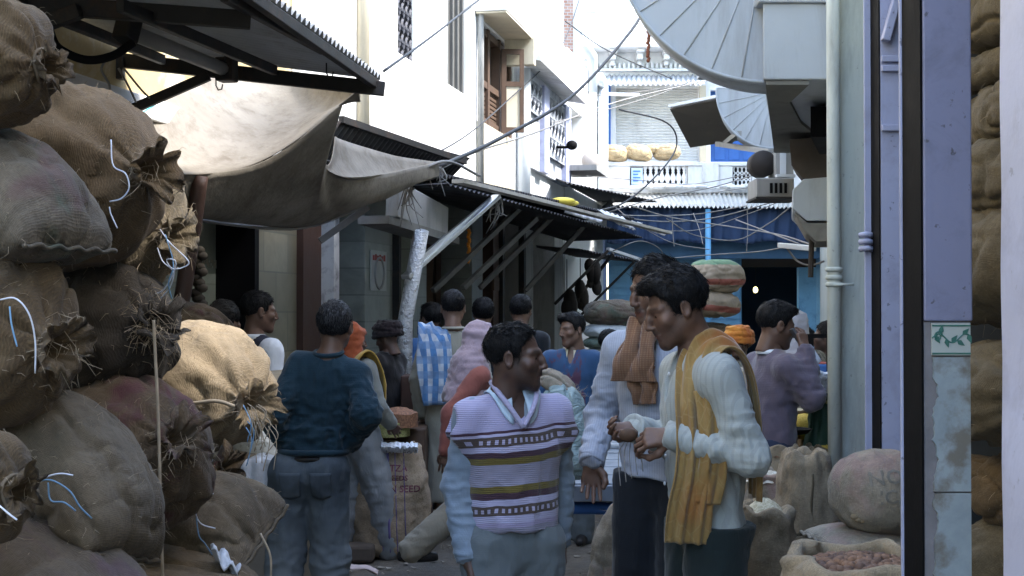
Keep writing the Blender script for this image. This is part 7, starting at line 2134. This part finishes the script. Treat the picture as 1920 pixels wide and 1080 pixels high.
def knit_mat():
    t = NT('striped_knit'); o = t.co('Object'); x, y, z0 = t.sep(o)
    z = t.math('ADD', t.math('ADD', z0, t.math('MULTIPLY', x, 0.075)), t.math('MULTIPLY', t.math('SUBTRACT', t.noise(o, 7, 2), 0.5), 0.022))
    zz = lambda py: 1.62-(py-585)/558
    lav, lav2, grey, mar, olv, brn = (0.32, 0.295, 0.425), (0.38, 0.355, 0.49), (0.235, 0.218, 0.28), (0.055, 0.028, 0.040), (0.125, 0.095, 0.025), (0.072, 0.052, 0.045)
    bands = [(1075, grey), (985, (0.30, 0.26, 0.38)), (976, lav2), (962, brn), (943, lav2), (931, mar), (920, olv), (907, grey), (866, olv), (854, mar), (843, lav2), (834, brn), (815, lav2), (810, mar), (804, lav)]
    stops = []
    lo, hi = zz(1080), zz(640)
    for py, c in bands: stops.append(((zz(py)-lo)/(hi-lo), c))
    u = t.math('DIVIDE', t.math('SUBTRACT', z, lo), hi-lo)
    c = t.ramp(u, [(max(0, p), q) for p, q in stops], 'CONSTANT')
    ang = t.math('ARCTAN2', x, y)
    dots = t.math('GREATER_THAN', t.math('SINE', t.math('MULTIPLY', ang, 36)), 0.15)
    msk = None
    for py in (824, 952):
        m = t.math('LESS_THAN', t.math('ABSOLUTE', t.math('SUBTRACT', z, zz(py))), 0.0075)
        msk = m if msk is None else t.math('ADD', msk, m)
    c = t.mix(t.math('MULTIPLY', t.math('MULTIPLY', dots, msk), 0.85), c, lav2)
    kz = t.math('SINE', t.math('MULTIPLY', z0, 2*math.pi/0.0068)); ka = t.math('ABSOLUTE', t.math('SINE', t.math('MULTIPLY', ang, 110)))
    hgt = t.math('ADD', kz, t.math('MULTIPLY', ka, 0.5))
    c = t.mix(0.10, c, t.mix(1.0, c, t.ramp(hgt, [(0.0, (0.55,)*3), (1.0, (1.1,)*3)]), 'MULTIPLY'))
    return t.set(Base_Color=c, Roughness=0.95, Sheen_Weight=0.3, Specular_IOR_Level=0.15, Normal=t.bump(hgt, 0.4, 0.002))
C_knit = knit_mat()
C_rib = cloth('lilac_rib_knit', (0.33, 0.31, 0.44), 0.95, 0.1, 500, 0.4)
def check_mat(name, c1, c2, c3, sx, sz, w=0.5, uvx='x'):
    t = NT(name); o = t.co('Object'); x, y, z = t.sep(o)
    a = t.math('GREATER_THAN', t.math('SINE', t.math('MULTIPLY', t.math('ADD', x, t.math('MULTIPLY', y, 0.8)), sx)), w)
    b = t.math('GREATER_THAN', t.math('SINE', t.math('MULTIPLY', z, sz)), w)
    c = t.mix(a, c1, c2); c = t.mix(t.math('MULTIPLY', b, 0.7), c, c3)
    n = t.noise(o, 14, 4)
    c = t.mix(t.ramp(n, [(0.4, (0.35,)*3), (0.65, (0,)*3)]), c, (0.03, 0.02, 0.015))
    return t.set(Base_Color=c, Roughness=0.95, Sheen_Weight=0.2, Normal=t.bump(t.noise(o, 120, 2), 0.3, 0.002))
C_check = check_mat('brown_checked_cloth', (0.28, 0.17, 0.095), (0.13, 0.05, 0.025), (0.14, 0.06, 0.03), 900, 900, 0.1)
C_plaid = check_mat('blue_white_plaid', (0.42, 0.46, 0.52), (0.06, 0.17, 0.36), (0.11, 0.22, 0.40), 85, 60, 0.0)
def ochre_mat():
    t = NT('ochre_patterned_shawl'); o = t.co('Object')
    v = t.n('ShaderNodeTexVoronoi', feature='DISTANCE_TO_EDGE'); t.l(t.mapping(o, (1,1,0.6)), v.inputs['Vector']); v.inputs['Scale'].default_value = 26
    n = t.noise(o, 5, 5, 0.6)
    c = t.ramp(n, [(0.3, (0.20, 0.10, 0.022)), (0.5, (0.25, 0.15, 0.042)), (0.72, (0.28, 0.19, 0.07))])
    c = t.mix(t.ramp(v.outputs['Distance'], [(0.02, (0.35,)*3), (0.06, (0,)*3)]), c, (0.34, 0.245, 0.11))
    n3 = t.noise(t.mapping(o, (1,1,1), (0,0,0), (5,2,1)), 3, 3)
    c = t.mix(t.ramp(n3, [(0.52, (0,)*3), (0.66, (0.8,)*3)]), c, (0.31, 0.095, 0.012))
    return t.set(Base_Color=c, Roughness=0.9, Sheen_Weight=0.3, Normal=t.bump(t.noise(o, 160, 2), 0.25, 0.002))
C_ochre = ochre_mat()
def red_sweater():
    t = NT('blue_knit_with_maroon'); o = t.co('Object'); x, y, z = t.sep(o)
    n = t.noise(t.mapping(o, (9, 3, 5)), 1.0, 5, 0.7)
    c = t.ramp(t.noise(o, 6, 4), [(0.3, (0.016, 0.052, 0.125)), (0.7, (0.022, 0.070, 0.165))])
    m = t.math('MULTIPLY', t.ramp(n, [(0.50, (0,)*3), (0.56, (1,)*3)]), t.math('LESS_THAN', t.math('ABSOLUTE', t.math('SUBTRACT', x, 0.02)), 0.13))
    c = t.mix(t.math('MULTIPLY', m, 0.75), c, (0.10, 0.025, 0.04))
    return t.set(Base_Color=c, Roughness=0.95, Sheen_Weight=0.2)
C_bluered = red_sweater()

# ------------------------------------------------------------------ 1. man in the striped knitted vest
p = person('vest_man', 'man in a lilac striped knitted vest turning his head to the right', 962, 597, 4.85, 197,
           pose=dict(shoulder_r=(0.158,-0.012,1.36), elbow_r=(0.195,-0.05,1.10), wrist_r=(0.180,0.03,0.865), elbow_l=(-0.205,-0.09,1.11), wrist_l=(-0.205,-0.08,0.885), knee_r=(0.10,0.06,0.48), ankle_r=(0.10,0.06,0.085), knee_l=(-0.10,-0.02,0.48), ankle_l=(-0.10,-0.20,0.12), head=(0.0, 0.035, 1.570)),
           head=(62, 2, 2), skin=SK2, hair='receding', beard=0.62, stache=0.75, mouth=0.003,
           hands=dict(r=dict(palm=(-1,0.1,0), curl=0.55), l=dict(palm=(1,0.3,0), curl=0.6)))
shirt(p, C_blueshirt, hem=0.965, r=0.95, sl=(0.060, 0.060, 0.048), open_neck=0.07, amp=0.006)
pass
for sd in 'rl': cuff(p, sd, C_blueshirt, 0.043, 0.07)
def vest(ctx):
    J = ctx['J']; h = 0.0085
    lo, hi = bounds([J['shoulder_r'], J['shoulder_l'], J['pelvis'], J['neck']], 0.19)
    s = SDF(lo, hi, h); torso(s, J, 1.08, 0.84, 1.09)
    for a, e in (('r', 1), ('l', -1)): s.cone(J['shoulder_'+a]+np.array([0,0,-0.01]), J['shoulder_'+a]+np.array([e*0.024, -0.005, -0.07]), 0.072, 0.077, 0.03)
    s.cut(lambda X, Y, Z: 0.945+0.012*X-Z, 0.004)
    for a, e in (('r', 1), ('l', -1)):
        q = J['shoulder_'+a]+np.array([e*0.112, -0.005, -0.135]); s.cone(q, q+np.array([e*0.05, 0, 0.02]), 0.075, 0.085, 0.02, True)
        s.cone(J['shoulder_'+a]+np.array([e*0.098, 0, -0.02]), J['shoulder_'+a]+np.array([e*0.15, 0, 0.0]), 0.055, 0.065, 0.015, True)
    n = J['neck']
    s.cone(n+[0,-0.012,0.02], n+[0,-0.012,0.12], 0.074, 0.09, 0.006, True)
    s.chain([n+np.array([0, 0.085, 0.035]), n+np.array([0, 0.135, -0.05]), n+np.array([0, 0.17, -0.105])], [0.078, 0.040, 0.006], 0.006, sub=True)
    return garment(ctx, 'knitted_vest', s, C_knit, [(None, 1, (7, 7, 4), 0.006), (J['waist']+[0.05, 0.1, 0], 0.16, (11, 9, 12), 0.007), (J['chest']+[0.16,0,0.02], 0.12, (16,12,9), 0.006)])
vo = vest(p)
collar(p, C_collar, h=0.052, open_=0.30, drop=0.085, rs=1.22, lift=0.014, over=vo)
kk = p['k']; n = p['J']['neck']
w = MB()
pts = [Vector(q)*kk for q in ((0.078,-0.02,1.478),(0.074,0.052,1.447),(0.044,0.106,1.392),(0.0,0.128,1.322),(-0.044,0.106,1.392),(-0.074,0.052,1.447),(-0.078,-0.02,1.478))]
w.tube(spline(pts[:4], 20), 0.010*kk, 8); w.tube(spline(pts[3:], 20), 0.010*kk, 8); w.build('neck_rib', C_rib, p['root'], True, world=False)
trousers(p, C_greytr, (0.112, 0.098, 0.090), 0.008, top=0.985, pel=1.10, layers=[(p['J']['pelvis']+np.array([0,0.1,-0.06]), 0.16, (26, 8, 6), 0.006)])
w = MB(); w.lathe(Vector((0,0,0.975*kk)), [(0.134*kk,-0.018),(0.138*kk,-0.015),(0.138*kk,0.015),(0.134*kk,0.018)], 40); b = w.build('belt', M_leather, p['root'], True, world=False); b.scale = (1, 0.76, 1)
w = MB()
wr = Vector(p['J']['wrist_r'])*kk
w.tube([wr+Vector((0.030*math.cos(a), 0.026*math.sin(a), -0.006+0.004*math.sin(a))) for a in [2*math.pi*q/20 for q in range(21)]], 0.004, 6); w.build('bracelet', mk('brass_bracelet', (0.45,0.28,0.07), 0.3, 0.1, metal=0.9), p['root'], True, world=False)
# ------------------------------------------------------------------ 2. man seen from behind in jeans
p = person('jeans_man', 'man seen from behind in a dark teal sweater and faded jeans, hands at his waist', 583, 555, 6.67, -4,
           pose=dict(elbow_l=(-0.150,-0.11,1.155), wrist_l=(-0.135,0.07,1.01), elbow_r=(0.285,-0.10,1.17), wrist_r=(0.17,0.09,1.02), hip_l=(-0.095,0,0.88), knee_l=(-0.125,0.03,0.475), ankle_l=(-0.15,-0.02,0.085), knee_r=(0.09,0.03,0.475), ankle_r=(0.10,-0.01,0.085), shoulder_l=(-0.050,-0.005,1.395), shoulder_r=(0.218,0.0,1.345)),
           lean=(0.085, 0.02), head=(-10, -4, 5), skin=SK1, hair='thin', hair_m=HRG, beard=0.3,
           hands=dict(l=dict(d=(0.35,0.5,-0.7), palm=(0.9,-0.2,0.2), curl=0.5), r=dict(d=(-0.45,0.5,-0.7), palm=(-0.9,-0.2,0.2), curl=0.5)))
J = p['J']
shirt(p, C_sweat, hem=0.975, r=1.03, hemr=1.14, sl=(0.068, 0.070, 0.056), open_neck=0, name='sweater', amp=0.011, sl_end=0.92,
      extra_layers=[((0.07,-0.1,1.28), 0.22, (16, 8, 5), 0.008), ((0.05,-0.1,1.06), 0.16, (12, 8, 18), 0.010)])
k_ = p['k']
def ring(par, name, c, rx, ry, r, m, tilt=0.0, n=40, wob=0.0):
    w = MB(); w.tube([Vector((c[0]+rx*math.cos(a), c[1]+ry*math.sin(a), c[2]+tilt*math.sin(a)+wob*math.sin(5*a))) for a in [2*math.pi*q/n for q in range(n+1)]], r, 8, False)
    return w.build(name, m, par, True, world=False)
ring(p['root'], 'sweater_rib', (J['waist'][0]*0.6*k_, 0, 0.985*k_), 0.158*k_, 0.122*k_, 0.014, C_sweat)
ring(p['root'], 'neckband', (J['neck'][0]*k_, (J['neck'][1]-0.004)*k_, (J['neck'][2]+0.030)*k_), 0.066*k_, 0.062*k_, 0.011, C_sweat, 0.014*k_)
trousers(p, C_denim, (0.108, 0.092, 0.088), 0.009, top=0.985, name='jeans', seat=1.08)
ring(p['root'], 'belt', (0.01*k_, -0.004, 0.955*k_), 0.136*k_, 0.104*k_, 0.014, M_leather)
jo = [o for o in p['root'].children if o.name.startswith('jeans')][0]
jb = BVHTree.FromPolygons([v.co for v in jo.data.vertices], [tuple(q.vertices) for q in jo.data.polygons])
for e in (1, -1):
    rows = []
    for i in range(9):
        v = i/8; r = []
        for q in range(11):
            u = q/10; x = (e*0.072+lerp(-0.05, 0.05, u)*(1-0.10*v*v))*k_; z = (0.895-0.115*v-0.014*(1-abs(2*u-1))*v)*k_
            h_ = jb.ray_cast(Vector((x, -0.5, z)), Vector((0,1,0)))
            r.append((h_[0] if h_[0] else Vector((x, -0.12, z))) + Vector((0,-0.003,0)))
        rows.append(r)
    w = MB(); w.slab(rows, 0.004); w.build('back_pocket', C_denim, p['root'], True, world=False)
# ------------------------------------------------------------------ 3. man with the ochre scarf
p = person('scarf_man', 'man in a pale loose shirt with ochre scarf on his shoulder, looking down', 1326, 500, 4.9, 104,
           pose=dict(elbow_l=(-0.235,-0.055,1.10), wrist_l=(-0.125,0.165,1.165), elbow_r=(0.215,0.02,1.10), wrist_r=(0.065,0.225,1.175), head=(-0.005, 0.115, 1.575)),
           lean=(0.0, 0.045), head=(-4, 20, 0), skin=SK1, hair='full', beard=0.42, stache=0.95,
           hands=dict(l=dict(d=(0.22,0.93,-0.05), palm=(0.75,-0.1,-0.6), curl=0.85, thumb=0.9), r=dict(d=(-0.25,0.9,-0.1), palm=(-0.6,-0.3,0.6), curl=0.75, thumb=0.9)))
J = p['J']; k_ = p['k']
shirt(p, C_palegreen, hem=0.845, r=1.05, hemr=1.14, sl=(0.068, 0.060, 0.047), open_neck=0.10, amp=0.006,
      extra_layers=[(J['elbow_l']+np.array([0.02,0.06,0.02]), 0.10, (9, 24, 14), 0.006), (np.array([-0.12,-0.05,1.0]), 0.2, (8, 14, 5), 0.008)])
collar(p, C_palegreen, h=0.045, open_=0.35, drop=0.05)
for sd in 'lr': cuff(p, sd, C_palegreen, 0.046, 0.075)
w = MB()
for z in (1.36, 1.27, 1.18, 1.09, 1.0, 0.91): w.ball(Vector((0.0, 0.135+0.045*(1.36-z)-0.02*(z < 1.0), z))*k_, 0.007, 8, 6, (1,0.6,1))
w.build('button', C_white, p['root'], True, world=False)
trousers(p, C_darkg, (0.112, 0.095, 0.085), 0.007, top=0.875)
V3 = Vector
cloth_strip(p, [(V3((-0.15,0.130,0.825)), V3((0.25,1,0))), (V3((-0.175,0.130,0.93)), V3((0.25,1,0))), (V3((-0.187,0.115,1.05)), V3((0.2,1,0))), (V3((-0.18,0.105,1.18)), V3((0.3,1,0))), (V3((-0.15,0.10,1.31)), V3((0.6,0.8,0.0))), (V3((-0.112,0.072,1.425)), V3((1.1,0.5,0.1))), (V3((-0.10,0.01,1.478)), V3((1.2,0.15,0.42))), (V3((-0.095,-0.065,1.445)), V3((1.2,-0.2,0.35))), (V3((-0.085,-0.118,1.35)), V3((1,-0.3,0.15))), (V3((-0.07,-0.140,1.18)), V3((1,-0.2,0))), (V3((-0.05,-0.148,0.95)), V3((1,-0.2,0)))],
            0.135, C_ochre, 'scarf', folds=5, depth=0.013, th=0.005, n=110, m=36, seed=4)
cloth_strip(p, [(V3((-0.19,0.075,0.955)), V3((0.2,1,0))), (V3((-0.205,0.065,1.06)), V3((0.2,1,0))), (V3((-0.20,0.06,1.2)), V3((0.3,1,0))), (V3((-0.17,0.075,1.32)), V3((0.6,0.8,0)))], 0.085, C_ochre, 'scarf_fold', folds=3, depth=0.012, th=0.008, n=40, m=18, seed=9)
w = MB()
for j in range(5):
    c = Vector((-0.06+0.01*j, 0.27+0.006*j, 1.145))*k_
    w.tube(spline([c, c+Vector((0.006*j,0.008*(j-2),-0.05)), c+Vector((-0.005*j,0.012*(j-2),-0.10-0.012*j))], 12), 0.0016, 5)
w.build('held_string', M_cableg, p['root'], True, world=False)
w = MB(); w.ball(Vector((-0.045,0.292,1.165))*k_, 0.026*k_, 10, 8, (0.9,1.2,0.9)); w.build('held_seed_pod', mk('brown_pod', (0.09,0.05,0.03), 0.8, 0.3, 40), p['root'], True, world=False)
# ------------------------------------------------------------------ 4. tall man with the checked cloth
p = person('tall_man', 'tall man in a blue striped shirt with a brown checked cloth at his neck', 1240, 474, 5.6, 146,
           pose=dict(elbow_r=(0.262,-0.02,1.115), wrist_r=(0.215,0.13,0.965), elbow_l=(-0.235,-0.03,1.10), wrist_l=(-0.12,0.17,1.08), head=(0,0.05,1.578)),
           lean=(0.0, 0.02), head=(-22, 10, 0), skin=SK1, hair='short', beard=0.3, stache=0.6,
           hands=dict(r=dict(d=(0.0,0.12,-1), palm=(-0.5,0.85,0), curl=0.45, thumb=0.4), l=dict(d=(0.3,0.9,0), palm=(0.5,0,-0.7), curl=0.7)))
J = p['J']; k_ = p['k']
shirt(p, C_stripe, hem=0.90, r=1.02, hemr=1.12, sl=(0.066, 0.063, 0.050), open_neck=0.06, amp=0.008)
collar(p, C_stripe, h=0.042, open_=0.3)
for sd in 'lr': cuff(p, sd, C_stripe, 0.047, 0.07)
trousers(p, C_dark, (0.108, 0.095, 0.085), 0.006, top=0.925)
s = SDF((-0.15,-0.14,1.36), (0.15,0.2,1.60), 0.008)
for i in range(16):
    a = 2*math.pi*i/16; b = 2*math.pi*(i+1)/16
    f = lambda a: np.array([0.078*math.sin(a), 0.010+0.085*math.cos(a), 1.470+0.028*math.cos(a+2.6)])
    s.cone(f(a), f(b), 0.026, 0.026, 0.012)
garment(p, 'neck_wrap', s, C_check, [(None, 1, (22, 22, 30), 0.008)])
cloth_strip(p, [(V3((0.01,0.105,1.48)), V3((1,0,0))), (V3((0.015,0.15,1.40)), V3((1.1,0,0))), (V3((0.02,0.178,1.32)), V3((1.35,0,0.1))), (V3((0.02,0.172,1.255)), V3((1.5,0,0.15)))], 0.118, C_check, 'checked_cloth', folds=4, depth=0.012, th=0.009, n=40, m=26, seed=2)
cloth_strip(p, [(V3((0.0,0.155,1.30)), V3((1,0,0))), (V3((-0.01,0.158,1.24)), V3((1,0,0.1))), (V3((-0.015,0.150,1.175)), V3((0.8,0,0.2)))], 0.11, C_check, 'checked_cloth_end', folds=4, depth=0.014, th=0.009, n=24, m=20, seed=6)
# ------------------------------------------------------------------ 5. man on the telephone
p = person('phone_man', 'man in a mauve sweater holding a phone to his ear', 1442, 563, 7.6, -72,
           pose=dict(elbow_r=(0.235,0.13,1.20), wrist_r=(0.165,0.125,1.455), elbow_l=(-0.22,0.06,1.11), wrist_l=(-0.05,0.26,1.22), head=(0.01,0.045,1.585)),
           lean=(0, 0.035), head=(-6, 12, 0), skin=SK1, hair='full', beard=0.2, stache=0.5, res=1.4,
           hands=dict(r=dict(d=(-0.35,0.0,0.95), palm=(-0.85,-0.25,-0.3), curl=0.55, thumb=0.8), l=dict(d=(0.6,0.8,0), palm=(0,0.2,1), curl=0.6)))
J = p['J']; k_ = p['k']
shirt(p, C_purple, hem=0.86, r=1.13, hemr=1.06, sl=(0.080, 0.072, 0.050), open_neck=0.0, name='sweater', amp=0.010)
collar(p, C_white, h=0.03, open_=0.4, drop=0.02)
trousers(p, cloth('dark_blue_jeans', (0.018,0.026,0.05), 0.9, 0.2), (0.11, 0.09, 0.08), 0.006)
w = MB(); a = Vector((0.112, 0.075, 1.57))*k_; b = Vector((0.125, 0.13, 1.485))*k_; w.bar(a, b, 0.016, 0.042, (1,0,0)); tag(w.build('phone', mk('grey_phone_case', (0.08,0.085,0.10), 0.35, 0.1), None, bevel=0.003), 'grey mobile phone held against the ear of the mauve sweater man', 'phone').matrix_basis = Matrix.Translation(p['root'].location) @ Matrix.Rotation(math.radians(-72), 4, 'Z')
# papers in his other hand
w = MB(); c = P(1508, 683, 7.55); u_ = Vector((0.115,0.03,0.085)); v_ = Vector((0.035,0.0,-0.055))
rows = [[c + u_*(a_-0.5)*1.25 + v_*(b_-0.5)*1.3 + Vector((0,-0.02*math.sin(a_*3),0)) for a_ in [q/8 for q in range(9)]] for b_ in [q/5 for q in range(6)]]
w.slab(rows, 0.006); tag(w.build('papers', mk('white_paper', (0.75,0.78,0.85), 0.7, 0.04), smooth=True), 'white folded papers held before the mauve sweater', 'papers')
# ------------------------------------------------------------------ people further back
def veil(ctx, mat, name='veil', drop=0.22, r=(0.104, 0.122, 0.118), face=True, w=0.17, amp=0.008):
    J = ctx['J']; hc = J['head']; h = 0.010*min(ctx['res'], 1.6)
    s = SDF(hc-np.array([0.30,0.28,0.42]), hc+np.array([0.30,0.26,0.20]), h)
    s.ell(hc+np.array([0,-0.015,0.035]), r, 0)
    s.cone(hc+np.array([0,-0.04,-0.05]), J['neck']+np.array([0,-0.03,-0.03]), 0.105, w*0.85, 0.04, sy=0.85)
    s.cone(J['neck']+np.array([0,-0.035,-0.03]), J['neck']+np.array([0,-0.05,-drop]), w*0.95, w*1.3, 0.05, sy=0.78)
    if face: s.cone(hc+np.array([0,0.085,-0.01]), hc+np.array([0,0.16,-0.03]), 0.072, 0.085, 0.01, True)
    s.cut(lambda X, Y, Z: J['neck'][2]-drop-0.02+0.02*np.sin(X*23)-Z, 0.004)
    return garment(ctx, name, s, mat, [(None, 1, (13, 8, 26), amp), (None, 1, (5, 5, 30), amp*0.7)])
def turban(ctx, mat, name='turban', r=(0.112, 0.132, 0.080), up=0.075):
    J = ctx['J']; hc = J['head']; h = 0.009
    s = SDF(hc-np.array([0.16,0.18,0.08]), hc+np.array([0.16,0.18,0.22]), h); rnd = random.Random(ctx['seed'])
    s.ell(hc+np.array([0,-0.01,up]), r, 0.0)
    for q in range(6):
        tl = rnd.uniform(-0.4, 0.4); ph = rnd.uniform(0, 6)
        sq = math.sqrt(max(0.12, 1-(max(0, q-1.5)/4.6)**2)); f = lambda a: hc+np.array([(r[0]-0.008)*sq*math.cos(a), -0.01+(r[1]-0.008)*sq*math.sin(a), up-0.050+0.022*q+0.055*tl*math.sin(a+ph)])
        for i in range(18): s.cone(f(2*math.pi*i/18)*1, f(2*math.pi*(i+1)/18), 0.018, 0.018, 0.006)
    return garment(ctx, name, s, mat, [(None, 1, (25, 25, 40), 0.005)])
# woman / walker under the lilac veil
p = person('veil_walker', 'walker in a coral kurta under a lilac pink veil striding to the right', 882, 598, 8.8, -78,
           pose=dict(knee_r=(0.09,-0.05,0.50), ankle_r=(0.10,-0.42,0.20), knee_l=(-0.09,0.17,0.49), ankle_l=(-0.09,0.16,0.085), elbow_r=(0.23,-0.17,1.12), wrist_r=(0.22,-0.20,0.875), elbow_l=(-0.22,0.08,1.12), wrist_l=(-0.2,0.2,0.92)),
           lean=(0, 0.05), skin=SK1, hair=None, beard=0, stache=0, res=1.7, hair_top=0.04)
robe(p, C_coral, hem=0.66, r=1.02, width=0.175, sl=(0.07,0.064,0.056)); veil(p, C_pinkv, drop=0.24, w=0.18)
trousers(p, C_khaki, (0.115, 0.10, 0.088), 0.010, bot=0.0, top=0.95)
# plaid shawl man
p = person('plaid_man', 'man from behind in a beige kurta with a blue white plaid shawl on one shoulder', 850, 540, 10.2, 3, pose=dict(elbow_l=(-0.24,0.02,1.10), wrist_l=(-0.22,0.10,0.86)), skin=SK3, hair='short', res=1.6, beard=0, stache=0, head=(-6, 4, 0))
robe(p, C_beige, hem=0.26, r=1.08, width=0.21)
cloth_strip(p, [(V3((-0.13,0.15,1.15)), V3((1,0,0))), (V3((-0.13,0.13,1.36)), V3((1,0.1,0))), (V3((-0.125,0.0,1.465)), V3((1,0,-0.25))), (V3((-0.13,-0.13,1.38)), V3((1,-0.1,-0.1))), (V3((-0.13,-0.175,1.2)), V3((1,0,0))), (V3((-0.115,-0.175,0.93)), V3((0.8,0,0)))], 0.23, C_plaid, 'plaid_shawl', folds=4, depth=0.014, n=50, m=22, seed=3)
collar(p, C_beige, h=0.02, open_=0.5, drop=0.0)
# smiling man in a blue sweater
p = person('smiling_man', 'smiling man in a blue sweater with a cream shirt collar', 1072, 584, 10.0, 168, pose=dict(elbow_l=(-0.26,0.0,1.09), wrist_l=(-0.25,0.10,0.87), elbow_r=(0.24,0.0,1.1), wrist_r=(0.2,0.12,0.9)), skin=SK3, hair='full', head=(-40, 4, 4), beard=0.3, stache=0.7, res=1.5, mouth=0.004)
shirt(p, C_bluered, hem=0.88, r=1.06, sl=(0.072,0.064,0.05), open_neck=0.06, name='sweater'); collar(p, C_cream, h=0.055, open_=0.3, drop=0.06); trousers(p, C_greytr)
# three heads over the crowd
p = person('hair_man', 'dark haired man with his back turned between the plaid shawl and the striped vest', 906, 556, 12.0, 8, skin=SK1, hair='bowl', res=2.0, eyes=False, beard=0, stache=0); shirt(p, C_olive, open_neck=0); trousers(p, C_dark)
p = person('tousled_man', 'man with tousled black hair standing behind the striped vest', 977, 551, 11.6, -15, skin=SK3, hair='full', res=2.0, eyes=False, beard=0, stache=0); shirt(p, C_dark, open_neck=0); trousers(p, C_dark)
p = person('blue_man', 'man in a mid blue shirt half hidden behind the plaid shawl man', 808, 566, 11.6, 40, skin=SK2, hair='full', res=2.0, eyes=False, beard=0, stache=0); shirt(p, C_blues, open_neck=0); trousers(p, C_dark)
# turbaned man in black
p = person('turban_man', 'figure in a black coat and dark turban with folded arms by the foil post', 733, 596, 10.9, 62, pose=dict(elbow_l=(-0.23,0.10,1.14), wrist_l=(-0.02,0.22,1.22), elbow_r=(0.23,0.08,1.12), wrist_r=(0.02,0.22,1.15), head=(0,0.04,1.56)), lean=(0,0.05), skin=SK2, hair=None, res=1.8, hair_top=0.05, head=(0,14,0), beard=0.6)
robe(p, C_black, hem=0.62, r=1.12, width=0.2); turban(p, cloth('dark_plum_turban', (0.022,0.016,0.018), 0.95, 0.3)); trousers(p, C_dark)
# grey salwar man
p = person('salwar_man', 'man in grey baggy salwar with an orange headcloth and yellow shawl', 674, 602, 9.4, -62, pose=dict(head=(0,-0.055,1.56), ankle_r=(0.10,0.20,0.085), knee_r=(0.1,0.12,0.48), ankle_l=(-0.10,-0.14,0.085), knee_l=(-0.1,-0.03,0.48), elbow_r=(0.24,0.04,1.1), wrist_r=(0.2,0.16,0.98)), skin=SK2, hair=None, res=1.7, hair_top=0.03, beard=0.4)
veil(p, C_orange, 'headcloth', drop=0.08, w=0.13)
shirt(p, C_olive, hem=0.80, r=1.14, hemr=1.1, name='kurta', open_neck=0, sl=(0.078,0.07,0.056)); trousers(p, C_salwar, (0.125, 0.118, 0.10), 0.013, name='salwar', bot=-0.02)
cloth_strip(p, [(V3((0.10,0.15,1.05)), V3((0.9,-0.3,0))), (V3((0.11,0.13,1.30)), V3((0.9,-0.3,0))), (V3((0.10,0.0,1.47)), V3((1,0,0.3))), (V3((0.08,-0.14,1.36)), V3((1,0,0))), (V3((0.04,-0.17,1.15)), V3((1,0,0)))], 0.22, C_yellow, 'shawl', folds=4, depth=0.016, n=40, m=18, seed=5)
# boys by the tiled wall
p = person('vest_boy', 'young man in a navy sleeveless pullover and white shirt by the marble wall', 484, 541, 8.6, -48, pose=dict(), skin=SK1, hair='short', head=(-16, 4, 0), res=1.5, beard=0, stache=0.2, hands=None)
shirt(p, C_white, hem=0.9, r=0.98, sl=(0.07,0.062,0.048), open_neck=0); collar(p, C_white, h=0.038, open_=0.35)
def pullover(ctx, mat):
    J = ctx['J']; lo, hi = bounds([J['shoulder_r'], J['shoulder_l'], J['pelvis'], J['neck']], 0.19); s = SDF(lo, hi, 0.012)
    torso(s, J, 1.07, 0.86, 1.06); s.cut(lambda X, Y, Z: 0.92-Z, 0.004)
    for a, e in (('r', 1), ('l', -1)): s.cone(J['shoulder_'+a]+np.array([e*0.035,0,-0.06]), J['shoulder_'+a]+np.array([e*0.12,0,0.02]), 0.085, 0.10, 0.012, True)
    n = J['neck']; s.cone(n+[0,-0.01,0.01], n+[0,-0.01,0.12], 0.07, 0.085, 0.006, True); return garment(ctx, 'pullover', s, mat, [(None, 1, (8,8,6), 0.005)])
pullover(p, C_navy); trousers(p, C_dark)
p = person('dark_youth', 'youth with bushy black hair in dark clothes left of the navy pullover', 420, 560, 8.35, -25, skin=SK2, hair='bowl', res=1.8, eyes=False, beard=0, stache=0); shirt(p, C_black, open_neck=0, r=1.1); trousers(p, C_dark)
# right side background
p = person('hooded_man', 'hooded figure in pale grey cloth and patterned jacket before the dark blue shop', 1489, 572, 9.6, -25, skin=SK2, hair=None, res=1.8, hair_top=0.045, beard=0); veil(p, C_greyhood, 'hood', drop=0.10, w=0.14)
def camo():
    t = NT('mottled_jacket'); n = t.noise(t.co('Object'), 16, 3)
    return t.set(Base_Color=t.ramp(n, [(0.42, (0.05,0.05,0.04)), (0.5, (0.16,0.14,0.11)), (0.6, (0.08,0.08,0.06))], 'CONSTANT'), Roughness=0.9)
shirt(p, camo(), open_neck=0, r=1.12); trousers(p, C_dark)
p = person('stall_man', 'dark haired man at the stall behind the black railing', 1552, 598, 9.9, 70, skin=SK2, hair='short', res=1.8, eyes=False); shirt(p, C_black, open_neck=0); trousers(p, C_dark)
p = person('rail_man', 'man in black bending between the hooded figure and the railing', 1522, 612, 10.2, 60, skin=SK2, hair='full', res=1.9, eyes=False, lean=(0,0.06)); shirt(p, C_black, open_neck=0); trousers(p, C_dark)
p = person('orange_man', 'person in a bright orange patterned turban behind the ochre scarf', 1386, 606, 10.5, 150, skin=SK2, hair=None, res=1.8, hair_top=0.05); turban(p, cloth('bright_orange_turban', (0.55,0.09,0.03), 0.9, 0.3, col2=(0.6,0.3,0.05)), r=(0.118,0.135,0.085)); shirt(p, C_olive, open_neck=0); trousers(p, C_dark)
p = person('seated_man', 'small dark head and pale collar of a person beside the tall man, in grey', 1143, 628, 11.5, -55, skin=SK2, hair='short', res=1.9, eyes=False, H=1.55, z0=-0.08); shirt(p, cloth('slate_jacket', (0.10,0.11,0.14), 0.9, 0.2), open_neck=0, r=1.1); trousers(p, C_dark); collar(p, C_white, h=0.05, open_=0.4)
